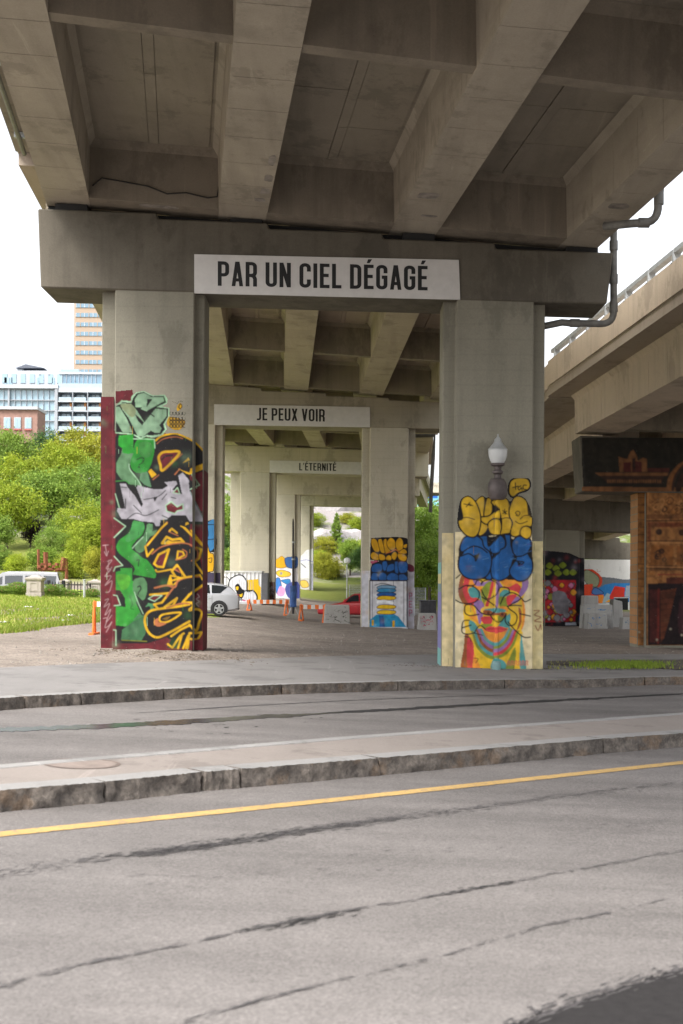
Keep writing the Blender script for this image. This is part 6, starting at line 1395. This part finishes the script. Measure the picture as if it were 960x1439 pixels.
def crown_mesh(seed, rx, rz, z0, nclump, nleaf, ls, cone=0.0, low=0.0):
    """leaf quads in clumps that sit mostly near the outside of an uneven crown; unit height"""
    r = random.Random(seed); vs, fs = [], []
    lobes = [(r.uniform(0, 6.28), r.uniform(-.7, .8), r.uniform(.75, 1.15)) for _ in range(7)]
    for _ in range(nclump):
        th = r.uniform(0, 6.28); u = r.uniform(-1 + low, 1); rad = r.random() ** .42
        k = 1.0
        for a, b, s in lobes:
            d = math.cos(th - a) * .6 + (1 - abs(u - b)) * .4
            if d > .6: k = max(k * .98, s)
        c = math.sqrt(max(0, 1 - u * u)) * (1 - cone * (u * .5 + .5))
        cx, cy, cz = rx * rad * k * c * math.cos(th), rx * rad * k * c * math.sin(th), z0 + rz * rad * u * k
        cs = r.uniform(.05, .10) * (rx / .3) * (1 - .5 * cone)
        for _ in range(nleaf):
            p = Vector((r.gauss(0, 1), r.gauss(0, 1), r.gauss(0, .62))) * cs * .55 + Vector((cx, cy, cz)); n = Vector((r.gauss(0, 1), r.gauss(0, 1), r.gauss(.6, .8))).normalized()
            a = n.orthogonal().normalized(); b = n.cross(a); q = r.uniform(0, 6.28); a, b = a * math.cos(q) + b * math.sin(q), b * math.cos(q) - a * math.sin(q); s = ls * r.uniform(.6, 1.3); o = len(vs)
            vs += [tuple(p - a * s), tuple(p - b * s * .5 + n * s * .15), tuple(p + a * s), tuple(p + b * s * .5 + n * s * .15)]; fs.append((o, o + 1, o + 2, o + 3))
    me = bpy.data.meshes.new('crown'); me.from_pydata(vs, [], fs); return me
def trunk_mesh(seed, top, r0, spread):
    r = random.Random(seed); m = MB(); m.tube([(0, 0, -.03), (r.uniform(-.01, .01), 0, top * .4), (r.uniform(-.02, .02), r.uniform(-.02, .02), top * .8), (0, 0, top * 1.25)], [r0, r0 * .8, r0 * .55, r0 * .15], 7)
    for k in range(7):
        a = 6.28 * k / 7 + r.uniform(-.3, .3); z = top * r.uniform(.45, .9); m.tube([(0, 0, z), (math.cos(a) * spread * .45, math.sin(a) * spread * .45, z + .14), (math.cos(a) * spread * .9, math.sin(a) * spread * .9, z + .26)], [r0 * .4, r0 * .25, r0 * .07], 5)
    me = bpy.data.meshes.new('trunk'); me.from_pydata(m.v, [], m.f); return me
KINDS_ = {'round': (crown_mesh(1, .42, .34, .62, 230, 46, .019), trunk_mesh(1, .5, .028, .3)), 'oval': (crown_mesh(2, .34, .42, .56, 220, 46, .019), trunk_mesh(2, .5, .026, .24)),
          'loose': (crown_mesh(3, .40, .38, .58, 150, 44, .018), trunk_mesh(3, .55, .022, .3)), 'cone': (crown_mesh(4, .24, .47, .52, 200, 36, .017, .75), trunk_mesh(4, .8, .02, .12)), 'bush': (crown_mesh(5, .62, .5, .46, 200, 46, .030), trunk_mesh(5, .3, .03, .35))}
def tree(name, label, cat, px, ybase, ytop, Y, kind, leaf, wide=1.0, seed=0, group=None, X=None, zbase=None, bury=0.0):
    a, b = P(px, ybase, Y), P(px, ytop, Y); zb = zg(a.x, Y) if zbase is None else zbase; zb = min(zb, b.z - .5)
    H_ = b.z - zb; t = thing(name, label, cat, (a.x, Y, zb), group); rz = random.Random(seed).uniform(0, 6.28)
    cm, tm = KINDS_[kind]
    for nm, me, mt in (('trunk', tm, M_BARK), ('crown', cm, LEAF[leaf])):
        key = me.name + mt.name
        if key not in MATS:
            m2 = me.copy(); m2.materials.append(mt); MATS[key] = m2
        o = bpy.data.objects.new(nm, MATS[key]); COL.objects.link(o); o.parent = t; o.scale = (H_ * wide, H_ * wide, H_); o.rotation_euler = (0, 0, rz)
    return t
GT_ = 'trees on the left hillside'
LT = [(20, 705, 128, 'round', 'mid', 1.2, 'green tree between the lime edge tree and the purple tree'), (95, 672, 138, 'round', 'lime', 1.2, 'lime tree above the airy tree by the column'), (50, 690, 131, 'round', 'mid', 1.2, 'green tree just above the purple tree'), (60, 768, 104, 'bush', 'mid', 1.1, 'leafy bush behind the rusty sculpture uprights'), (100, 775, 99, 'bush', 'lime', 1.0, 'lime bush right of the sculpture crossbar'), (-8, 765, 104, 'bush', 'mid', 1.1, 'green bush above the van windscreen'), (128, 728, 108, 'round', 'lime', 1.1, 'lime tree against the column, middle height'), (88, 722, 116, 'round', 'mid', 1.1, 'green tree right of the purple tree'),
   # px, ytop, Y, kind, leaf, wide, label
 (8, 601, 150, 'round', 'mid', 1.0, 'green tree just below the small brick building'), (62, 600, 156, 'oval', 'deep', .9, 'dark green tree in front of the glass building'), (116, 600, 150, 'round', 'gold', 1.1, 'yellow-green tree touching the left column below the balconies'), (85, 618, 143, 'round', 'lime', 1.0, 'bright lime tree under the dark green one'),
 (30, 636, 135, 'round', 'lime', 1.0, 'lime tree in the middle of the hillside'), (-28, 618, 140, 'oval', 'mid', 1.0, 'green tree cut by the left picture edge, upper'), (135, 640, 132, 'loose', 'mid', 1.1, 'pale airy tree halfway down beside the column'), (70, 655, 126, 'round', 'mid', 1.25, 'large soft green tree filling the middle of the slope'),
 (8, 672, 116, 'round', 'lime', 1.0, 'lime tree low at the left picture edge'), (118, 700, 112, 'loose', 'lime', 1.2, 'light green tree low beside the column'), (42, 722, 118, 'oval', 'purple', .9, 'dark purple-leaved tree above the van'), (-18, 715, 106, 'round', 'mid', 1.1, 'green tree behind the van bonnet'), (72, 738, 106, 'loose', 'mid', 1.0, 'slender pale tree behind the rusty sculpture'),
 (110, 752, 101, 'oval', 'lime', .9, 'bright young tree right of the rusty sculpture'), (22, 778, 101, 'bush', 'lime', .9, 'lime bush just above the van roof'), (134, 766, 95, 'oval', 'gold', .9, 'yellow-green young tree at the column edge'), (160, 690, 120, 'round', 'mid', 1.0, 'green tree hidden mostly behind the left column'), (190, 640, 140, 'round', 'deep', 1.0, 'dark tree hidden mostly behind the left column, upper'), (-60, 660, 120, 'round', 'mid', 1.2, 'green tree left of the lime edge tree')]
for k, (px, yt, Y, kd, lf, wd, lb) in enumerate(LT): tree('tree', lb, 'tree', px, 850, yt, Y, kd, lf, wd, k, GT_)
rr = random.Random(44)
CT = [(457, 776, 128, 'bush', 'gold', .85, 'yellow-green round bush in the far arch', 'bush'), (492, 754, 131, 'oval', 'mid', .85, 'darker tree in the far arch beside the second pier', 'tree'), (472, 721, 140, 'cone', 'mid', .9, 'small pointed conifer on the far rocky slope', 'tree'), (512, 766, 128, 'round', 'deep', .9, 'dark tree mostly behind the second pier', 'tree'),
 (600, 694, 128, 'oval', 'mid', .9, 'dark tree in the narrow gap right of the second pier, upper', 'tree'), (604, 754, 104, 'round', 'mid', 1.0, 'green tree in the narrow gap right of the second pier, lower', 'tree'), (585, 770, 108, 'bush', 'lime', .9, 'lime bush beside the right flank of the second pier', 'bush'),
 (317, 690, 108, 'loose', 'mid', 1.0, 'green tree in the slot left of the third pier, upper', 'tree'), (318, 770, 96, 'bush', 'mid', .9, 'green bush in the slot left of the third pier, lower', 'bush'), (300, 740, 105, 'oval', 'deep', .9, 'dark tree behind the third pier', 'tree'), (640, 730, 112, 'round', 'mid', 1.1, 'tree hidden behind the right column', 'tree')]
for k, (px, yt, Y, kd, lf, wd, lb, ct_) in enumerate(CT): tree(ct_, lb, ct_, px, 840, yt, Y, kd, lf, wd, 50 + k, 'trees beyond the arches')
SB_ = [(446, 752, 134), (455, 742, 140), (498, 745, 138), (468, 762, 130), (442, 726, 150), (488, 726, 152), (503, 728, 150), (608, 745, 132)]
SL_ = ['scrub bush low left on the far rocks', 'scrub bush by the conifer on the far rocks', 'scrub bush by the second pier on the far rocks', 'scrub bush above the yellow-green bush', 'scrub bush at upper left of the far rocks', 'scrub bush at upper right of the far rocks', 'scrub bush at the top edge of the rocks by the pier', 'scrub bush in the narrow right gap']
for k, (px, y, Y) in enumerate(SB_):
    c_ = P(px, y, Y); zb = zg(c_.x, Y); h_ = rr.uniform(1.2, 2.2); t = thing('scrub_bush', SL_[k], 'bush', (c_.x, Y, zb), 'scrub on the far rocks'); me = MATS[KINDS_['bush'][0].name + LEAF['gold'].name] if False else KINDS_['bush'][0].copy(); me.materials.append(LEAF['gold' if k % 2 else 'lime'])
    o = bpy.data.objects.new('foliage', me); COL.objects.link(o); o.parent = t; o.scale = (h_ * 1.3, h_ * 1.3, h_)
# rose hedge in front of the van
M_ROSE = plain('rose_petals', (.55, .12, .20), .6)
for k, (px, yt, wd, lf, lb) in enumerate([(2, 820, 1.1, 'mid', 'rose bush at the left picture edge in front of the van'), (26, 815, 1.0, 'mid', 'pink-flowered rose bush left of the stone pillar'), (73, 818, 1.0, 'mid', 'rose bush just right of the stone pillar'), (98, 826, .9, 'mid', 'low rose bush behind the black iron fence'), (122, 838, 1.0, 'lime', 'low bright green plant by the galvanised post'), (130, 824, .8, 'mid', 'rose bush next to the left column'), (-26, 818, 1.1, 'mid', 'rose bush beyond the left picture edge')]):
    Y = 65.9 if k != 4 else 65.2; t = tree('rose_bush', lb, 'bush', px, 853, yt + 3, Y, 'bush', lf, wd * (1.75 if k != 4 else 1.2), 70 + k, 'rose hedge')
    H_ = t.children[0].scale[2]; m = MB(); r = random.Random(k)
    for _ in range(11 if k != 4 else 0):
        th, u = r.uniform(3.4, 6.0), r.uniform(-.2, .9); x, y, z = .6 * H_ * wd * math.cos(th) * math.sqrt(1 - u * u), .6 * H_ * wd * math.sin(th) * math.sqrt(1 - u * u), H_ * (.46 + .5 * u); s = .04
        m.add([(x - s, y, z), (x, y - s, z), (x + s, y, z), (x, y + s, z), (x, y - .02, z + s), (x, y, z - s)], [(0, 1, 4), (1, 2, 4), (2, 3, 4), (3, 0, 4), (1, 0, 5), (2, 1, 5), (3, 2, 5), (0, 3, 5)])
    if m.v: o = m.build('blossoms', M_ROSE, None); o.parent = t; tag(o, kind='stuff')
# rocks on the far slope
M_ROCK = concrete('rock', (.33, .31, .31), .7, 1.25)
RL = ['pale rock outcrop under the far mural', 'grey rock ledge left of the conifer', 'grey rock ledge right of the conifer', 'rock face in the narrow right gap', 'rock outcrop in the slot by the third pier']
for k, (px, y, Y, sx, sz) in enumerate([(480, 722, 160, 5, 2.4), (450, 745, 142, 3.5, 1.6), (486, 745, 143, 4, 1.8), (598, 740, 142, 4, 3), (318, 755, 120, 2.5, 3)]):
    c_ = P(px, y, Y); r = random.Random(k + 5); t = thing('rock_outcrop', RL[k], 'rock', (c_.x, Y, zg(c_.x, Y)), 'rocks on the far slope'); bm = bmesh.new(); bmesh.ops.create_icosphere(bm, subdivisions=3, radius=1)
    for v in bm.verts:
        n = v.co.normalized(); q = 1 + .22 * math.sin(5 * n.x + k) * math.sin(6 * n.z + 2 * k) + r.uniform(-.10, .10); v.co = Vector((n.x * sx * q, n.y * 2 * q, n.z * sz * q))
    me = bpy.data.meshes.new('rock'); bm.to_mesh(me); bm.free(); me.materials.append(M_ROCK); o = bpy.data.objects.new('rock', me); COL.objects.link(o); o.parent = t

# ---- far overpass and painted retaining wall behind the slope
Yo = 176.0; a, b = P(200, 690, Yo), P(720, 692, Yo); t = thing('far_overpass', 'pale far overpass seen through the narrow gaps', 'bridge', (0, Yo, a.z)); M_FAR = concrete('far_concrete', (.50, .45, .36), .9, 1.1)
zt_, zb = P(450, 677, Yo).z, P(450, 691, Yo).z
MB().box(a.x - 30, b.x + 40, Yo, Yo + 7, zb, zb + .9).build('deck', M_FAR, t); MB().box(a.x - 30, b.x + 40, Yo - .05, Yo + .3, zb + .9, zt_).build('parapet', M_FAR, t)
for k in range(40): x = lerp(a.x - 30, b.x + 40, k / 39); MB().box(x, x + .12, Yo + .1, Yo + .2, zt_, zt_ + .7).build('post', M_STEEL, t)
MB().box(a.x - 30, b.x + 40, Yo + .1, Yo + .2, zt_ + .7, zt_ + .8).build('rail', M_STEEL, t)
for x in (a.x - 10, a.x + 8, 0, b.x - 2, b.x + 16): MB().box(x, x + 1.6, Yo + 1, Yo + 5, zb - 12, zb - .01).build('column', M_FAR, t)
Yw = 174.0; z1, z0 = P(450, 696, Yw).z, P(450, 722, Yw).z
t = thing('mural_wall', 'colourful painted retaining wall at the top of the far slope', 'wall', (0, Yw, z0)); wb = MB().box(P(290, 700, Yw).x, P(720, 700, Yw).x, Yw, Yw + .5, z0 - 2, z1).build('wall_body', concrete('wall_pale', (.5, .5, .5), .9, 1.1), t)
cv = Canvas(425, 697, 640, 722, .7); cv.rect(420, 690, 645, 724, (110, 170, 180)); r = random.Random(2)
for _ in range(70): x, y, s = r.uniform(425, 640), r.uniform(696, 722), r.uniform(3, 9); cv.fill([(x - s, y), (x, y - s * .7), (x + s, y), (x + r.uniform(-2, 2), y + s * .7)], r.choice([(60, 170, 190), (200, 120, 180), (30, 80, 160), (230, 230, 230), (200, 210, 90), (120, 200, 200), (150, 90, 170)]), True)
cv.rect(440, 700, 452, 720, (226, 228, 232)); cv.rect(454, 700, 462, 730, (216, 222, 226)); cv.fill([(585, 690), (615, 690), (615, 700), (585, 700)], (30, 90, 170)); cv.build('mural', wb, lambda x: Yw - .02)

# ---- buildings on the hill
M_WHITE = plain('white_cladding', (.40, .43, .47), .6, var=.08); M_PALEGL = glass('pale_glass', (.30, .44, .53), .12); M_BLUEGL = glass('blue_glass', (.16, .27, .36), .1); M_FRAME = plain('grey_frame', (.30, .32, .35), .5); M_ORPAN = plain('orange_panel', (.50, .20, .06), .6); M_LOGGIA = plain('loggia_shade', (.30, .36, .41), .7); M_RAILGL = glass('rail_glass', (.36, .46, .53), .15)
Yb = 225.0; u = Yb / FPX
def BX(px): return P(px, 820, Yb).x
def BZ(py): return P(75, py, Yb).z
bd = thing('apartment_building', 'white and glass apartment block with orange panelled balconies', 'building', (BX(70), Yb, BZ(660)))
def bbox(n, x0, x1, y0, y1, d0, d1, mt, par=bd): return MB().box(BX(x0), BX(x1), Yb + d0, Yb + d1, BZ(y1), BZ(y0)).build(n, mt, par)
bbox('wall', -60, 78, 541, 700, .6, 30, M_PALEGL); bbox('wall', 78, 190, 547, 700, 1.8, 30, M_LOGGIA); bbox('wall', -50, 76, 517, 541, 3, 28, M_WHITE); [bbox('window', x, x + 3.4, 527, 538, 2.9, 3.0, M_PALEGL) for x in (-2, 2, 6, 44, 66)]; bbox('wall', 76.2, 136, 520, 547, 3, 28, M_BLUEGL); bbox('penthouse', -30, 20, 508, 517, 5, 20, M_WHITE); bbox('penthouse', 74, 100, 512, 520, 5, 20, M_PALEGL)
MB().prism([P(22, 517, Yb + 4), P(36, 511.5, Yb + 4), P(62, 517, Yb + 4)], (0, 14, 0)).build('roof', plain('slate_roof', (.10, .11, .14), .6), bd)
bbox('cornice', -60, 80, 541, 546, -.3, 30, M_WHITE); bbox('cornice', 80.2, 190, 545, 551, -.1, 30, M_WHITE)
bbox('corner_pier', 75.5, 79.5, 546, 700, -.2, 2, M_FRAME); bbox('corner_pier', 9, 11.5, 546, 575, 0, 1, M_FRAME)
for y in (546.3, 561.5, 576, 590.5, 605, 619, 633, 648): bbox('floor_slab', -60, 75.4, y, y + 1.2, .2, .7, M_FRAME)
for x in range(-54, 76, 8): bbox('mullion', x, x + .5, 547.6, 700, .3, .62, M_WHITE)
for y in (551.2, 564.5, 578, 592, 606, 620, 634):
    bbox('floor_slab', 79.6, 190, y + 12, y + 13.6, -.1, 1.9, M_WHITE)
    for x in (79.6, 100, 121, 142, 163):
        b_ = bbox('balcony', x + 1.2, x + 19, y + 6.8, y + 11.9, -.05, .05, M_RAILGL); bbox('window', x + 2, x + 9, y + 1.2, y + 11.5, 1.6, 1.78, M_BLUEGL); bbox('window', x + 9.6, x + 14.5, y + 1.2, y + 11.5, 1.6, 1.78, M_PALEGL); bbox('panel', x + 15.5, x + 18.5, y + .3, y + 11.9, .6, 1.7, M_ORPAN) if (int(y + x) % 3) else None
for x in (100, 121, 142, 163): bbox('fin', x, x + 1, 551, 700, -.15, 1.7, M_FRAME)
for x in range(-44, 74, 13): w_ = bbox('window', x, x + 7, 522, 535, 2.9, 3.0, M_PALEGL)
for x in range(80, 134, 6): bbox('mullion', x, x + .5, 522, 545, 2.85, 3.0, M_WHITE)
bbox('parapet_rail', 80, 150, 538.5, 544.8, .1, .2, M_RAILGL); bbox('roof_band', 76, 137, 519, 522, 2.7, 4, M_WHITE)
for x, y in ((47, 522), (60, 522)): bbox('vent_frame', x, x + 3, y, y + 1, 2.8, 3, M_FRAME)
# brown tower
Yb = 300.0; M_TAN = plain('tan_brick', (.36, .27, .20), .8, var=.08)
tw = thing('office_tower', 'tan tower with blue window bands behind the apartment block', 'building', (BX(120), Yb, BZ(650)))
MB().box(BX(101.5), BX(175), Yb, Yb + 25, BZ(700), BZ(395)).build('wall', M_TAN, tw)
for k in range(17):
    y = 400 + k * 13.2
    wn = MB().box(BX(104), BX(173), Yb - .12, Yb - .02, BZ(y + 5.6), BZ(y)).build('window_band', M_BLUEGL, tw); m = MB()
    for q in range(12): x = 104 + q * 6; MB().box(BX(x), BX(x + 1.0), Yb - .2, Yb - .125, BZ(y + 5.6), BZ(y)).build('mullion', M_TAN if q % 2 else M_WHITE, wn) if k > 1 and x < 150 else None
# brick building lower left
Yb = 190.0; M_BRICK = plain('brown_brick', (.27, .16, .13), .85, var=.2, scale=2)
bb = thing('brick_building', 'low brown brick building in front of the apartment block', 'building', (BX(0), Yb, BZ(640)))
MB().box(BX(-110), BX(51), Yb, Yb + 5, BZ(690), BZ(576)).build('wall', M_BRICK, bb); MB().box(BX(-111), BX(52), Yb - .4, Yb + 5.3, BZ(576) + .01, BZ(572)).build('cornice', plain('grey_cornice', (.42, .43, .46), .6), bb)
for x in (-52, -32, -12, 4, 18.5, 33.5):
    fr_ = MB().box(BX(x), BX(x + 9.5), Yb - .15, Yb - .01, BZ(603), BZ(587)).build('window', M_WHITE, bb); MB().box(BX(x + .8), BX(x + 4.4), Yb - .2, Yb - .152, BZ(602), BZ(588)).build('pane', M_PALEGL, fr_); MB().box(BX(x + 5.1), BX(x + 8.7), Yb - .2, Yb - .152, BZ(602), BZ(588)).build('pane', M_PALEGL, fr_); MB().box(BX(x - .5), BX(x + 10), Yb - .25, Yb - .01, BZ(605), BZ(603) - .01).build('sill', plain('red_sill', (.35, .10, .09), .7), bb)
# litter on the lawn
r = random.Random(77); LL = ['crumpled white litter near the stone pillar base', 'white litter at the left end of the lawn', 'white scraps of litter in the middle of the lawn', 'white litter nearest the gravel edge']
for k, (px, py) in enumerate(((42, 855), (7, 877), (95, 875), (103, 867))):
    c_ = G(px, py); t = MB(); 
    for q in range(3): x, y = c_.x + r.uniform(-.15, .15), c_.y + r.uniform(-.2, .2); t.add([(x - .07, y - .1, c_.z + .04), (x + .06, y - .06, c_.z + .07), (x + .07, y + .06, c_.z + .04), (x - .06, y + .06, c_.z + .08)], [(0, 1, 2), (0, 2, 3)])
    tag(t.build('litter', M_WHITEP), LL[k], 'litter', 'litter on the lawn')
